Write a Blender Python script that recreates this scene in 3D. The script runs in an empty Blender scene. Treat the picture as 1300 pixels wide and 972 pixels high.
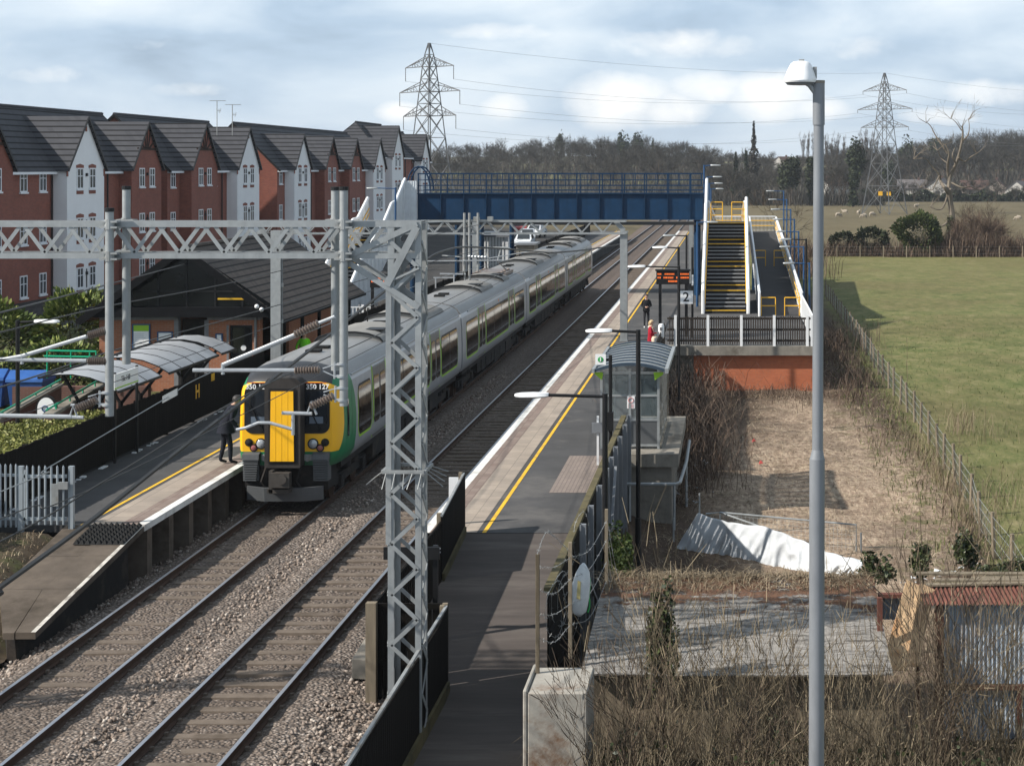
import bpy, bmesh, math, random
import numpy as np
from mathutils import Vector, Matrix, noise as mnoise
R = math.radians
sc = bpy.context.scene
C = sc.collection
F, HC, CX, CY = 2150.0, 9.03, 931.0, 212.0     # focal length in photo pixels, eye height over rail, vanishing point

def at(px, py, d):
    """where a point seen at (px, py) stands when it is d metres down the line"""
    s = F / d
    return Vector(((px - CX) / s, d, HC - (py - CY) / s))

LOC = {}

def tag(o, label=None, cat=None, group=None, kind=None):
    if label: o['label'] = label
    if cat: o['category'] = cat
    if group: o['group'] = group
    if kind: o['kind'] = kind
    return o

def thing(name, label, cat, loc=(0, 0, 0), group=None):
    o = bpy.data.objects.new(name, None)
    o.empty_display_size = .3
    C.objects.link(o)
    o.location = loc
    LOC[o.name] = Vector(loc)
    return tag(o, label, cat, group)

def dup(o, loc=None, rotz=None, label=None, scale=None, parent=None):
    c = o.copy()
    C.objects.link(c)
    c.parent = parent
    if parent is None:
        LOC[c.name] = Vector(loc if loc is not None else o.location)
        if loc is not None: c.location = loc
        if rotz is not None: c.rotation_euler = (0, 0, rotz)
        if scale is not None: c.scale = scale if hasattr(scale, '__len__') else (scale,) * 3
        if label: c['label'] = label
    for ch in list(o.children):
        dup(ch, parent=c)
    return c

class MB:
    def __init__(s):
        s.v = []; s.f = []; s.m = []; s.cur = 0; s.arr = []
    def add(s, vs, fs):
        b = len(s.v)
        s.v.extend([tuple(p) for p in vs])
        for f in fs:
            s.f.append(tuple(i + b for i in f)); s.m.append(s.cur)
        return s
    def box(s, x0, x1, y0, y1, z0, z1):
        if x0 > x1: x0, x1 = x1, x0
        if y0 > y1: y0, y1 = y1, y0
        if z0 > z1: z0, z1 = z1, z0
        return s.add([(x0,y0,z0),(x1,y0,z0),(x1,y1,z0),(x0,y1,z0),(x0,y0,z1),(x1,y0,z1),(x1,y1,z1),(x0,y1,z1)],
                     [(0,3,2,1),(4,5,6,7),(0,1,5,4),(1,2,6,5),(2,3,7,6),(3,0,4,7)])
    def bar(s, p, q, w, h=None, up=(0, 0, 1)):
        p = Vector(p); q = Vector(q); h = h or w
        d = (q - p)
        if d.length < 1e-6: return s
        d.normalize()
        u = Vector(up)
        if abs(d.dot(u)) > .97: u = Vector((0, 1, 0)) if abs(d.y) < .9 else Vector((1, 0, 0))
        a = d.cross(u).normalized() * (w / 2); b = a.cross(d).normalized() * (h / 2)
        vs = [p-a-b, p+a-b, p+a+b, p-a+b, q-a-b, q+a-b, q+a+b, q-a+b]
        return s.add(vs, [(0,1,2,3),(7,6,5,4),(0,4,5,1),(1,5,6,2),(2,6,7,3),(3,7,4,0)])
    def tube(s, pts, r, n=8, caps=True):
        pts = [Vector(p) for p in pts]
        k = len(pts)
        rs = r if hasattr(r, '__len__') else [r] * k
        u = None; vs = []
        for i in range(k):
            t = (pts[min(i+1, k-1)] - pts[max(i-1, 0)])
            if t.length < 1e-9: t = Vector((0, 0, 1))
            t.normalize()
            if u is None:
                u = t.cross(Vector((0, 0, 1)))
                if u.length < .05: u = t.cross(Vector((0, 1, 0)))
            u = u - t * u.dot(t)
            if u.length < 1e-6: u = t.orthogonal()
            u.normalize()
            w = t.cross(u)
            for j in range(n):
                a = 2 * math.pi * (j + .5) / n
                vs.append(pts[i] + (u * math.cos(a) + w * math.sin(a)) * rs[i])
        fs = []
        for i in range(k - 1):
            for j in range(n):
                j2 = (j + 1) % n
                fs.append((i*n + j, i*n + j2, (i+1)*n + j2, (i+1)*n + j))
        if caps:
            fs.append(tuple(range(n - 1, -1, -1))); fs.append(tuple((k-1)*n + j for j in range(n)))
        return s.add(vs, fs)
    def prism(s, poly, vec):
        """closed polygon extruded along vec"""
        n = len(poly); v = Vector(vec)
        vs = [Vector(p) for p in poly] + [Vector(p) + v for p in poly]
        fs = [tuple(range(n - 1, -1, -1)), tuple(range(n, 2*n))]
        for i in range(n):
            j = (i + 1) % n
            fs.append((i, j, n + j, n + i))
        return s.add(vs, fs)
    def poly(s, pts):
        return s.add(pts, [tuple(range(len(pts)))])
    def disc(s, c, r, axis=(0, -1, 0), th=.03, n=20):
        a = Vector(axis).normalized() * th
        c = Vector(c)
        return s.tube([c, c + a], r, n)
    def lathe(s, c, prof, n=16, axis=2):
        """prof: list of (radius, height)"""
        c = Vector(c); vs = []; fs = []
        for (r, h) in prof:
            for j in range(n):
                a = 2*math.pi*j/n
                if axis == 2: vs.append(c + Vector((r*math.cos(a), r*math.sin(a), h)))
                else: vs.append(c + Vector((r*math.cos(a), h, r*math.sin(a))))
        k = len(prof)
        for i in range(k-1):
            for j in range(n):
                j2 = (j+1) % n
                fs.append((i*n+j, i*n+j2, (i+1)*n+j2, (i+1)*n+j))
        fs.append(tuple(range(n-1, -1, -1))); fs.append(tuple((k-1)*n+j for j in range(n)))
        return s.add(vs, fs)
    def ball(s, c, r, sc_=(1, 1, 1), n=12, m=8):
        c = Vector(c)
        prof = []
        vs = []; fs = []
        for i in range(m + 1):
            t = math.pi * i / m
            rr = max(math.sin(t), 1e-3); z = -math.cos(t)
            for j in range(n):
                a = 2*math.pi*j/n
                vs.append(c + Vector((r*rr*math.cos(a)*sc_[0], r*rr*math.sin(a)*sc_[1], r*z*sc_[2])))
        for i in range(m):
            for j in range(n):
                j2 = (j+1) % n
                fs.append((i*n+j, i*n+j2, (i+1)*n+j2, (i+1)*n+j))
        return s.add(vs, fs)
    def grid(s, fn, us, vs_):
        b = []; fs = []
        nu, nv = len(us), len(vs_)
        for v in vs_:
            for u in us: b.append(fn(u, v))
        for j in range(nv - 1):
            for i in range(nu - 1):
                fs.append((j*nu+i, j*nu+i+1, (j+1)*nu+i+1, (j+1)*nu+i))
        return s.add(b, fs)
    def array(s, V, Fc):
        """numpy block: V (n,3), Fc (m,k)"""
        s.arr.append((np.asarray(V, float), np.asarray(Fc, int)))
        return s
    def build(s, name, mats, parent=None, smooth=False, bevel=0):
        me = bpy.data.meshes.new(name)
        off = LOC.get(parent.name, Vector((0, 0, 0))) if parent else Vector((0, 0, 0))
        if s.arr:
            Vs = [np.asarray(s.v, float).reshape(-1, 3)]; loops = []; tot = []
            for f in s.f: loops.append(np.asarray(f)); tot.append(len(f))
            nb = len(s.v); L = [np.concatenate(loops)] if loops else []
            T = [np.asarray(tot, int)] if tot else []
            for V, Fc in s.arr:
                Vs.append(V); L.append((Fc + nb).ravel()); T.append(np.full(len(Fc), Fc.shape[1])); nb += len(V)
            V = np.concatenate(Vs) - np.asarray(off); L = np.concatenate(L); T = np.concatenate(T)
            me.vertices.add(len(V)); me.vertices.foreach_set('co', V.ravel())
            me.loops.add(len(L)); me.loops.foreach_set('vertex_index', L.astype(np.int32))
            me.polygons.add(len(T)); st = np.concatenate([[0], np.cumsum(T)[:-1]])
            me.polygons.foreach_set('loop_start', st.astype(np.int32))
            me.update(calc_edges=True); me.validate()
        else:
            me.from_pydata([(p[0]-off.x, p[1]-off.y, p[2]-off.z) for p in s.v], [], s.f)
            if any(s.m): me.polygons.foreach_set('material_index', s.m)
            me.update()
        for m in (mats if isinstance(mats, (list, tuple)) else [mats]): me.materials.append(m)
        if smooth:
            me.polygons.foreach_set('use_smooth', [True] * len(me.polygons))
            if smooth != 'all':
                try: me.set_sharp_from_angle(angle=R(38))
                except Exception: pass
        o = bpy.data.objects.new(name, me)
        C.objects.link(o)
        if bevel:
            b = o.modifiers.new('bevel', 'BEVEL'); b.width = bevel; b.segments = 1; b.limit_method = 'ANGLE'
        if parent:
            o.parent = parent; LOC[o.name] = off
        return o

def cable(pts, n=24, sag=0.0):
    """smooth polyline through pts"""
    pts = [Vector(p) for p in pts]; out = []
    k = len(pts)
    for i in range(k-1):
        p0, p1, p2, p3 = pts[max(i-1, 0)], pts[i], pts[i+1], pts[min(i+2, k-1)]
        for j in range(n):
            t = j/n
            q = .5*((2*p1)+(p2-p0)*t+(2*p0-5*p1+4*p2-p3)*t*t+(3*p1-p0-3*p2+p3)*t**3)
            q.z -= sag*4*t*(1-t)
            out.append(q)
    out.append(pts[-1])
    return out

# ---------------------------------------------------------------- materials
class NT:
    def __init__(s, name):
        s.m = bpy.data.materials.new(name); s.m.use_nodes = True
        s.t = s.m.node_tree; s.n = s.t.nodes
        s.b = s.n['Principled BSDF']
    def node(s, typ, **kw):
        x = s.n.new(typ)
        for k, v in kw.items(): setattr(x, k, v)
        return x
    def link(s, a, b): s.t.links.new(a, b)
    def setv(s, sock, val):
        if hasattr(val, 'links') or isinstance(val, bpy.types.NodeSocket): s.link(val, sock)
        else: sock.default_value = val
    def coord(s, out='Object'):
        return s.node('ShaderNodeTexCoord').outputs[out]
    def mapping(s, vec, scale=(1, 1, 1), loc=(0, 0, 0), rot=(0, 0, 0)):
        x = s.node('ShaderNodeMapping'); s.link(vec, x.inputs[0])
        x.inputs['Scale'].default_value = scale; x.inputs['Location'].default_value = loc; x.inputs['Rotation'].default_value = rot
        return x.outputs[0]
    def noise(s, vec, scale, detail=4, rough=.6, out=0):
        x = s.node('ShaderNodeTexNoise'); s.link(vec, x.inputs['Vector'])
        x.inputs['Scale'].default_value = scale; x.inputs['Detail'].default_value = detail; x.inputs['Roughness'].default_value = rough
        return x.outputs[out]
    def voro(s, vec, scale, feature='F1', out='Distance'):
        x = s.node('ShaderNodeTexVoronoi', feature=feature); s.link(vec, x.inputs['Vector'])
        x.inputs['Scale'].default_value = scale
        return x.outputs[out]
    def ramp(s, fac, stops):
        x = s.node('ShaderNodeValToRGB'); s.link(fac, x.inputs[0])
        e = x.color_ramp.elements
        while len(e) < len(stops): e.new(.5)
        for i, (p, c) in enumerate(stops):
            e[i].position = p; e[i].color = (c if len(c) == 4 else tuple(c) + (1,)) if hasattr(c, '__len__') else (c, c, c, 1)
        return x.outputs[0]
    def mix(s, fac, a, b, blend='MIX'):
        x = s.node('ShaderNodeMix', data_type='RGBA', blend_type=blend)
        s.setv(x.inputs[0], fac)
        for k, v in ((6, a), (7, b)):
            if hasattr(v, '__len__') and not isinstance(v, bpy.types.NodeSocket): v = tuple(v) + (1,) if len(v) == 3 else v
            s.setv(x.inputs[k], v)
        return x.outputs[2]
    def math(s, op, a, b=0.0, clamp=False):
        x = s.node('ShaderNodeMath', operation=op, use_clamp=clamp)
        s.setv(x.inputs[0], a); s.setv(x.inputs[1], b)
        return x.outputs[0]
    def maprange(s, v, a, b, c=0, d=1, smooth=True):
        x = s.node('ShaderNodeMapRange', interpolation_type='SMOOTHSTEP' if smooth else 'LINEAR')
        s.setv(x.inputs[0], v)
        for i, k in enumerate((a, b, c, d)): x.inputs[1+i].default_value = k
        return x.outputs[0]
    def sep(s, vec):
        x = s.node('ShaderNodeSeparateXYZ'); s.link(vec, x.inputs[0]); return x.outputs
    def comb(s, x_, y_, z_):
        x = s.node('ShaderNodeCombineXYZ')
        for i, v in enumerate((x_, y_, z_)): s.setv(x.inputs[i], v)
        return x.outputs[0]
    def bump(s, h, strength=.3, dist=.02):
        x = s.node('ShaderNodeBump'); s.link(h, x.inputs['Height'])
        x.inputs['Strength'].default_value = strength; x.inputs['Distance'].default_value = dist
        s.link(x.outputs[0], s.b.inputs['Normal'])
    def fin(s, col=None, rough=.6, metal=0., spec=None):
        if col is not None:
            if hasattr(col, '__len__') and not isinstance(col, bpy.types.NodeSocket): col = tuple(col) + (1,) if len(col) == 3 else col
            s.setv(s.b.inputs['Base Color'], col)
        s.setv(s.b.inputs['Roughness'], rough); s.setv(s.b.inputs['Metallic'], metal)
        if spec is not None: s.b.inputs['Specular IOR Level'].default_value = spec
        return s.m

def hsv(c, k): return tuple(max(0, min(1, x*k)) for x in c)

def pm(name, col, rough=.6, metal=0., var=.18, scale=3., col2=None, bump=0, bscale=30, bdist=.01, spec=None, stain=0, stretch=(1, 1, 1)):
    """weathered plain surface: two octaves of noise between shades, optional second colour patches"""
    t = NT(name); o = t.mapping(t.coord(), stretch)
    n1 = t.noise(o, scale, 6, .65)
    c = t.ramp(n1, [(.25, hsv(col, 1-var)), (.75, hsv(col, 1+var))])
    if col2 is not None:
        n2 = t.noise(o, scale*.35, 8, .7)
        c = t.mix(t.maprange(n2, .5, .68), c, col2)
    if stain:
        n3 = t.noise(t.mapping(t.coord(), (1.5, 1.5, .12)), 2.2, 6, .7)
        c = t.mix(t.maprange(n3, .45, .75, 0, stain), c, hsv(col, .35))
    if bump: t.bump(t.noise(o, bscale, 5, .7), bump, bdist)
    r = t.math('ADD', t.math('MULTIPLY', n1, .25), rough-.125, True)
    if spec is None: spec = .5 if rough < .65 else .18
    return t.fin(c, r, metal, spec)

def wallcoord(t):
    """runs along a wall whichever way it faces: u = x + y, v = z"""
    o = t.sep(t.coord())
    return t.comb(t.math('ADD', o[0], o[1]), o[2], 0.0), o

def brick(name, c1, c2, mortar, bw=.225, bh=.075, mw=.012):
    t = NT(name); v, o = wallcoord(t)
    b = t.node('ShaderNodeTexBrick'); t.link(v, b.inputs['Vector'])
    b.inputs['Scale'].default_value = 1
    b.inputs['Brick Width'].default_value = bw; b.inputs['Row Height'].default_value = bh; b.inputs['Mortar Size'].default_value = mw/2
    b.inputs['Color1'].default_value = c1 + (1,); b.inputs['Color2'].default_value = c2 + (1,); b.inputs['Mortar'].default_value = mortar + (1,)
    n = t.noise(t.coord(), .8, 6, .65)
    col = t.mix(t.maprange(n, .3, .8, 0, .45), b.outputs[0], hsv(c1, .45))
    n2 = t.noise(t.coord(), 5, 4, .6)
    col = t.mix(t.maprange(n2, .35, .75, 0, .3), col, hsv(c2, 1.3))
    t.bump(b.outputs['Fac'], -.3, .008)
    return t.fin(col, .85)

def tiles(name, c1, c2, row=.3, wid=.3, line=.25):
    """courses of roof tiles: a dark shadow gap and a raised lip every row, tone changing from tile to tile"""
    t = NT(name); v, o = wallcoord(t)
    q = t.math('DIVIDE', o[2], row); f = t.math('FRACT', q)
    w_ = t.node('ShaderNodeTexWhiteNoise', noise_dimensions='2D')
    t.link(t.comb(t.math('FLOOR', t.math('DIVIDE', t.sep(v)[0], wid)), t.math('FLOOR', q), 0.0), w_.inputs['Vector'])
    col = t.mix(w_.outputs['Value'], c1, c2)
    n = t.noise(t.coord(), .5, 6, .65)
    col = t.mix(t.maprange(n, .3, .75, 0, .3), col, hsv(c2, 1.35))
    col = t.mix(t.maprange(f, line*.6, line), hsv(c1, .12), col)
    t.b.inputs['Specular IOR Level'].default_value = .15
    t.bump(f, -.4, .03)
    return t.fin(col, .75)

M = {}
M['galv'] = pm('galvanised_steel', (.3, .315, .32), .55, .35, .16, 6, col2=(.3, .32, .33), stain=.25)
M['galv_old'] = pm('weathered_galvanised_steel', (.3, .31, .31), .6, .35, .2, 5, col2=(.2, .18, .15), stain=.35)
M['tube'] = pm('bright_aluminium_tube', (.4, .42, .44), .4, .5, .1, 8)
M['insul'] = pm('brown_glazed_ceramic', (.17, .135, .115), .35, 0, .25, 10)
M['wire'] = pm('weathered_copper_wire', (.05, .05, .05), .6, .3, .2, 2)
M['black'] = pm('black_paint', (.008, .008, .009), .5, 0, .3, 5, spec=.3)
M['dark'] = pm('dark_grime_and_shade', (.022, .02, .019), .85, 0, .4, 4, col2=(.05, .04, .033))  # grime; also stands in for shade in the ramp wall, entrance and hedge
M['white'] = pm('white_paint', (.74, .75, .76), .55, 0, .07, 3, stain=.18)
M['whiteclean'] = pm('white_enamel', (.8, .8, .8), .4, 0, .03, 4)
M['lampgrey'] = pm('grey_lamp_column_paint', (.19, .2, .215), .5, .1, .2, 4, stain=.35, stretch=(1, 1, .3))
M['blue'] = pm('navy_bridge_paint', (.004, .03, .076), .6, 0, .2, 2, stain=.25, spec=.2)
M['bluepost'] = pm('blue_post_paint', (.01, .06, .16), .5, 0, .15, 4)
M['yellow'] = pm('yellow_paint', (.78, .42, .02), .6, 0, .15, 3, stain=.15)
M['yellowline'] = pm('worn_yellow_line_paint', (.68, .4, .03), .75, 0, .2, 5, col2=(.45, .28, .05))
M['whiteline'] = pm('worn_white_coping_paint', (.66, .65, .62), .8, 0, .15, 3, col2=(.4, .38, .35))
M['asphalt'] = pm('platform_asphalt', (.066, .065, .066), .92, 0, .25, .9, col2=(.11, .104, .1), bump=.25, bscale=120)
M['asphalt_ramp'] = pm('ramp_asphalt', (.08, .068, .062), .9, 0, .25, 1.5, col2=(.115, .1, .09), bump=.3, bscale=60, stretch=(.4, 2.5, 1))
M['concrete'] = pm('weathered_concrete', (.23, .21, .18), .9, 0, .25, 2.5, col2=(.12, .105, .085), bump=.3, bscale=25, stain=.3)
M['sleeper'] = pm('grimy_concrete_sleeper', (.14, .112, .09), .95, 0, .3, 3, col2=(.09, .07, .054), bump=.4, bscale=20)
M['rail_rust'] = pm('rusted_rail_web', (.07, .042, .03), .85, .1, .3, 4)
M['rail_top'] = pm('polished_rail_head', (.45, .45, .47), .32, .85, .12, 3)
M['wood'] = pm('weathered_timber', (.2, .165, .12), .9, 0, .3, 3, col2=(.1, .08, .055), bump=.3, bscale=20, stretch=(3, 3, .4))
M['wood_dark'] = pm('black_stained_fence_boards', (.008, .007, .006), .85, 0, .4, 3, col2=(.016, .013, .011), bump=.3, bscale=20, stretch=(8, 8, .3), spec=.08)
M['wood_greydark'] = pm('grey_brown_fence_boards', (.042, .034, .028), .9, 0, .4, 3, col2=(.022, .018, .015), bump=.3, bscale=20, stretch=(8, 8, .3))
M['wood_moss'] = pm('mossy_fence_timber', (.1, .085, .045), .95, 0, .35, 3, col2=(.05, .045, .03), bump=.3, bscale=20)
M['rubber'] = pm('black_rubber', (.014, .014, .014), .75, 0, .2, 5)
M['bricktan'] = brick('station_brick', (.36, .13, .06), (.28, .095, .045), (.3, .25, .2))
M['brickred'] = brick('terrace_brick', (.27, .077, .047), (.2, .055, .037), (.2, .125, .095))
M['brickwall'] = brick('retaining_wall_brick', (.5, .145, .06), (.42, .115, .05), (.36, .17, .1))
M['bricksteps'] = brick('step_wall_brick', (.15, .06, .045), (.1, .045, .035), (.14, .11, .09))
M['render_white'] = pm('white_house_render', (.8, .8, .8), .85, 0, .04, 1, bump=.1, bscale=60)
M['tile'] = tiles('grey_interlocking_roof_tiles', (.05, .051, .058), (.061, .062, .069), .34, .33, .3)
M['tile_station'] = tiles('brown_plain_roof_tiles', (.1, .08, .067), (.07, .057, .049), .19, .22, .3)
M['upvc'] = pm('white_window_plastic', (.75, .76, .78), .4, 0, .03, 5)
M['timber_board'] = pm('dark_gable_timber', (.05, .03, .022), .8, 0, .25, 4)
M['green_rail'] = pm('green_handrail_paint', (.0, .33, .17), .45, 0, .1, 4)
M['skin'] = pm('skin', (.5, .3, .22), .55, 0, .06, 8)

def glass(name, col=(.02, .024, .028), rough=.06, spec=.7):
    t = NT(name); n = t.noise(t.coord(), .7, 3, .5)
    return t.fin(t.ramp(n, [(.3, hsv(col, .6)), (.7, hsv(col, 1.5))]), rough, 0, spec)
M['glass'] = glass('dark_window_glass')
M['glass_house'] = glass('house_window_glass', (.035, .042, .05), .12)
M['glass_clear'] = None
def clearglass():
    t = NT('tinted_shelter_glazing')
    t.b.inputs['Transmission Weight'].default_value = 0
    t.b.inputs['Alpha'].default_value = .32
    n = t.noise(t.coord(), 3, 4, .6)
    return t.fin(t.ramp(n, [(.3, (.1, .13, .14)), (.7, (.18, .22, .23))]), .12)
M['glass_clear'] = clearglass()
def lit(name, col, strength):
    t = NT(name); t.b.inputs['Emission Color'].default_value = tuple(col) + (1,); t.b.inputs['Emission Strength'].default_value = strength
    return t.fin(col, .5)
M['led'] = lit('orange_led_text', (.9, .16, .02), .45)

_font_cache = {}
def text_mesh(name, body, size, loc, rot, mat, parent=None, extrude=.004, align='CENTER', bold=0.0):
    cu = bpy.data.curves.new(name, 'FONT'); cu.body = body; cu.size = size; cu.extrude = extrude; cu.offset = bold
    cu.align_x = align; cu.align_y = 'CENTER'; cu.resolution_u = 3
    ob = bpy.data.objects.new(name, cu); C.objects.link(ob)
    dg = bpy.context.evaluated_depsgraph_get()
    me = bpy.data.meshes.new_from_object(ob.evaluated_get(dg))
    bpy.data.objects.remove(ob)
    mw = Matrix.Translation(Vector(loc)) @ (Matrix.Rotation(rot[2], 4, 'Z') @ Matrix.Rotation(rot[0], 4, 'X'))
    off = LOC.get(parent.name, Vector((0, 0, 0))) if parent else Vector((0, 0, 0))
    me.transform(Matrix.Translation(-off) @ mw)
    me.materials.clear(); me.materials.append(mat)
    me.name = name
    o = bpy.data.objects.new(name, me); C.objects.link(o)
    if parent: o.parent = parent; LOC[o.name] = off
    return o
FRONT = (R(90), 0, 0)      # text facing the camera (-Y)
EAST = (R(90), 0, R(90))   # text facing +X
# ---------------------------------------------------------------- camera, light, sky
cam = bpy.data.cameras.new('camera'); camo = bpy.data.objects.new('camera', cam); C.objects.link(camo)
camo.location = (0, 0, HC); camo.rotation_euler = (R(90), 0, 0)
cam.sensor_width = 36; cam.lens = F / 1300 * 36
cam.shift_x = (650 - CX) / 1300; cam.shift_y = -(486 - CY) / 1300
cam.clip_start = .5; cam.clip_end = 6000
sc.camera = camo
SUN = Vector((-1.58, -.62, 1.32)).normalized()
sl = bpy.data.lights.new('sun', 'SUN'); so = bpy.data.objects.new('sun', sl); C.objects.link(so)
sl.energy = 4.8; sl.angle = R(.8); sl.color = (1, .945, .86)
so.rotation_euler = SUN.to_track_quat('Z', 'Y').to_euler()
w = bpy.data.worlds.new('World'); sc.world = w; w.use_nodes = True
nt = w.node_tree; bg = nt.nodes['Background']; bg.inputs[1].default_value = .1
def wn(typ, **kw):
    x = nt.nodes.new(typ)
    for k, v in kw.items(): setattr(x, k, v)
    return x
sky = wn('ShaderNodeTexSky', sky_type='NISHITA', sun_disc=False)
sky.sun_elevation = math.asin(SUN.z); sky.sun_rotation = math.atan2(SUN.x, SUN.y) % (2*math.pi)
sky.air_density = 1.; sky.dust_density = 1.5; sky.ozone_density = 2.
tc = wn('ShaderNodeTexCoord')
def wmap(scale, loc=(0, 0, 0)):
    m = wn('ShaderNodeMapping'); nt.links.new(tc.outputs['Generated'], m.inputs[0])
    m.inputs['Scale'].default_value = scale; m.inputs['Location'].default_value = loc
    return m.outputs[0]
def wnoise(vec, scale, detail, rough=.55, dist=0.):
    n = wn('ShaderNodeTexNoise'); nt.links.new(vec, n.inputs['Vector'])
    n.inputs['Scale'].default_value = scale; n.inputs['Detail'].default_value = detail; n.inputs['Roughness'].default_value = rough
    n.inputs['Distortion'].default_value = dist
    return n.outputs[0]
def wramp(f, stops):
    r = wn('ShaderNodeValToRGB'); nt.links.new(f, r.inputs[0]); e = r.color_ramp.elements
    while len(e) < len(stops): e.new(.5)
    for i, (p, c) in enumerate(stops): e[i].position = p; e[i].color = tuple(c) + (1,) if hasattr(c, '__len__') else (c, c, c, 1)
    return r.outputs[0]
def wmix(f, a, b, blend='MIX'):
    x = wn('ShaderNodeMix', data_type='RGBA', blend_type=blend)
    for i, v in ((0, f), (6, a), (7, b)):
        if isinstance(v, bpy.types.NodeSocket): nt.links.new(v, x.inputs[i])
        else: x.inputs[i].default_value = tuple(v) + (1,) if hasattr(v, '__len__') else v
    return x.outputs[2]
def wscale(c, k):
    x = wn('ShaderNodeVectorMath', operation='SCALE'); nt.links.new(c, x.inputs[0]); x.inputs['Scale'].default_value = k
    return x.outputs[0]
# cloud sheet: grey-blue layer, pale layer, a few bright cumulus heads near the horizon
layer = wnoise(wmap((1, 1, 3.2), (.35, 0, .1)), 7., 7, .52, .25)
base = wramp(layer, [(.28, (.25, .335, .44)), (.42, (.37, .475, .595)), (.56, (.52, .61, .70)), (.74, (.70, .755, .795))])
def wmath(op, a, b=0.):
    x = wn('ShaderNodeMath', operation=op)
    for i, v in ((0, a), (1, b)):
        if isinstance(v, bpy.types.NodeSocket): nt.links.new(v, x.inputs[i])
        else: x.inputs[i].default_value = v
    return x.outputs[0]
sx = wn('ShaderNodeSeparateXYZ'); nt.links.new(tc.outputs['Generated'], sx.inputs[0])
yy = wmath('MAXIMUM', sx.outputs[1], .05); az = wmath('DIVIDE', sx.outputs[0], yy); el = wmath('DIVIDE', sx.outputs[2], yy)
puff = wnoise(wmap((1, 1, 1.6), (2.2, 0, .3)), 38., 7, .55, .3); puff2 = wnoise(wmap((1, 1, 1.5), (.7, 0, .3)), 90., 5, .6)
tot = None
for px, py, rx, ry, k in ((785, 128, 78, 40, 1.), (850, 140, 60, 26, .9), (975, 122, 62, 38, 1.), (905, 112, 60, 24, .8), (1040, 138, 50, 18, .75), (1195, 148, 60, 14, .7), (505, 142, 34, 16, .9), (640, 135, 36, 20, .8), (1260, 118, 70, 20, .55), (640, 40, 90, 14, .45), (860, 55, 110, 22, .5), (60, 95, 60, 14, .4), (1090, 60, 60, 18, .35), (250, 115, 60, 12, .4)):
    da = wmath('DIVIDE', wmath('SUBTRACT', az, (px - CX)/F), rx/F); de = wmath('DIVIDE', wmath('SUBTRACT', el, (CY - py)/F), ry/F)
    dd = wmath('ADD', wmath('MULTIPLY', da, da), wmath('MULTIPLY', de, de))
    m = wmath('MULTIPLY', wmath('MAXIMUM', wmath('SUBTRACT', 1.15, dd), 0.), k)
    tot = m if tot is None else wmath('MAXIMUM', tot, m)
pm_ = wmath('ADD', wmath('MULTIPLY', tot, .7), wmath('SUBTRACT', wmath('ADD', wmath('MULTIPLY', puff, .75), wmath('MULTIPLY', puff2, .25)), .5))
cum = wramp(pm_, [(.12, 0.), (.42, .5), (.75, 1.)])
cl = wmix(cum, base, (.9, .89, .87))
hor = wramp(el, [(.0, 1.), (.09, 0.)])
cl = wmix(wmath('MULTIPLY', hor, .3), cl, (.58, .65, .71))
up = wramp(sx.outputs[2], [(.1, 1.), (.4, .74)])
cl = wmix(1., cl, up, 'MULTIPLY')
final = wmix(.93, sky.outputs[0], wscale(cl, 10.))
nt.links.new(final, bg.inputs[0])
sc.view_settings.view_transform = 'Standard'; sc.view_settings.look = 'None'; sc.view_settings.gamma = 1.0
sc.view_settings.exposure = 0.5
try: sc.view_settings.use_curve_mapping = False
except Exception: pass
sc.cycles.max_bounces = 5; sc.cycles.diffuse_bounces = 2; sc.cycles.glossy_bounces = 2; sc.cycles.transparent_max_bounces = 8
sc.cycles.use_denoising = True
sc.cycles.volume_bounces = 0

# ---------------------------------------------------------------- terrain
def sstep(a, b, x):
    t = max(0., min(1., (x - a) / (b - a))); return t*t*(3-2*t)
def lerp(a, b, t): return a + (b - a) * t
def ground_z(x, y):
    # cutting under the railway, rough plot to the right, rising ground to the left, wooded hill far behind
    near = 1 - sstep(210, 300, y)
    rt = lerp(-.75, -1.1, sstep(-3.4, -2.0, x)) + .0
    lf = lerp(lerp(.3, .75, sstep(36, 42, y)), 1.6, sstep(-24.5, -35, x))
    z = lf if x < -17 else (-.75 if x < -3.4 else rt)
    z = lerp(-1.1, z, near)
    if y < 160 and x > -2:
        z += .22 * mnoise.noise(Vector((x*.35, y*.3, 1.7))) * sstep(-2, 1, x) * (1 - sstep(5.5, 8, x))
    e_ = sstep(12, 50, x) * 110
    hill = sstep(455 + e_, 660 + e_*.8, y)
    amp = 8.5 + 3.5 * mnoise.noise(Vector((x*.004, .3, 2.)))
    z += hill * (amp + 2.5*sstep(40, 80, x)) + sstep(640, 1300, y) * 10
    return z
def steps(segs):
    out = []
    for a, b, st in segs:
        k = max(1, int(round((b - a) / st)))
        out += [a + (b - a) * i / k for i in range(k)]
    out.append(segs[-1][1]); return out
gx = steps([(-1600, -300, 130), (-300, -60, 20), (-60, -16, 2), (-16, -3.5, 4), (-3.5, 12, .6), (12, 60, 6), (60, 300, 24), (300, 1600, 130)])
gy = steps([(5, 20, 5), (20, 130, .9), (130, 240, 10), (240, 760, 20), (760, 3000, 280)])
mb = MB(); mb.grid(lambda x, y: (x, y, ground_z(x, y)), gx, gy)
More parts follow.
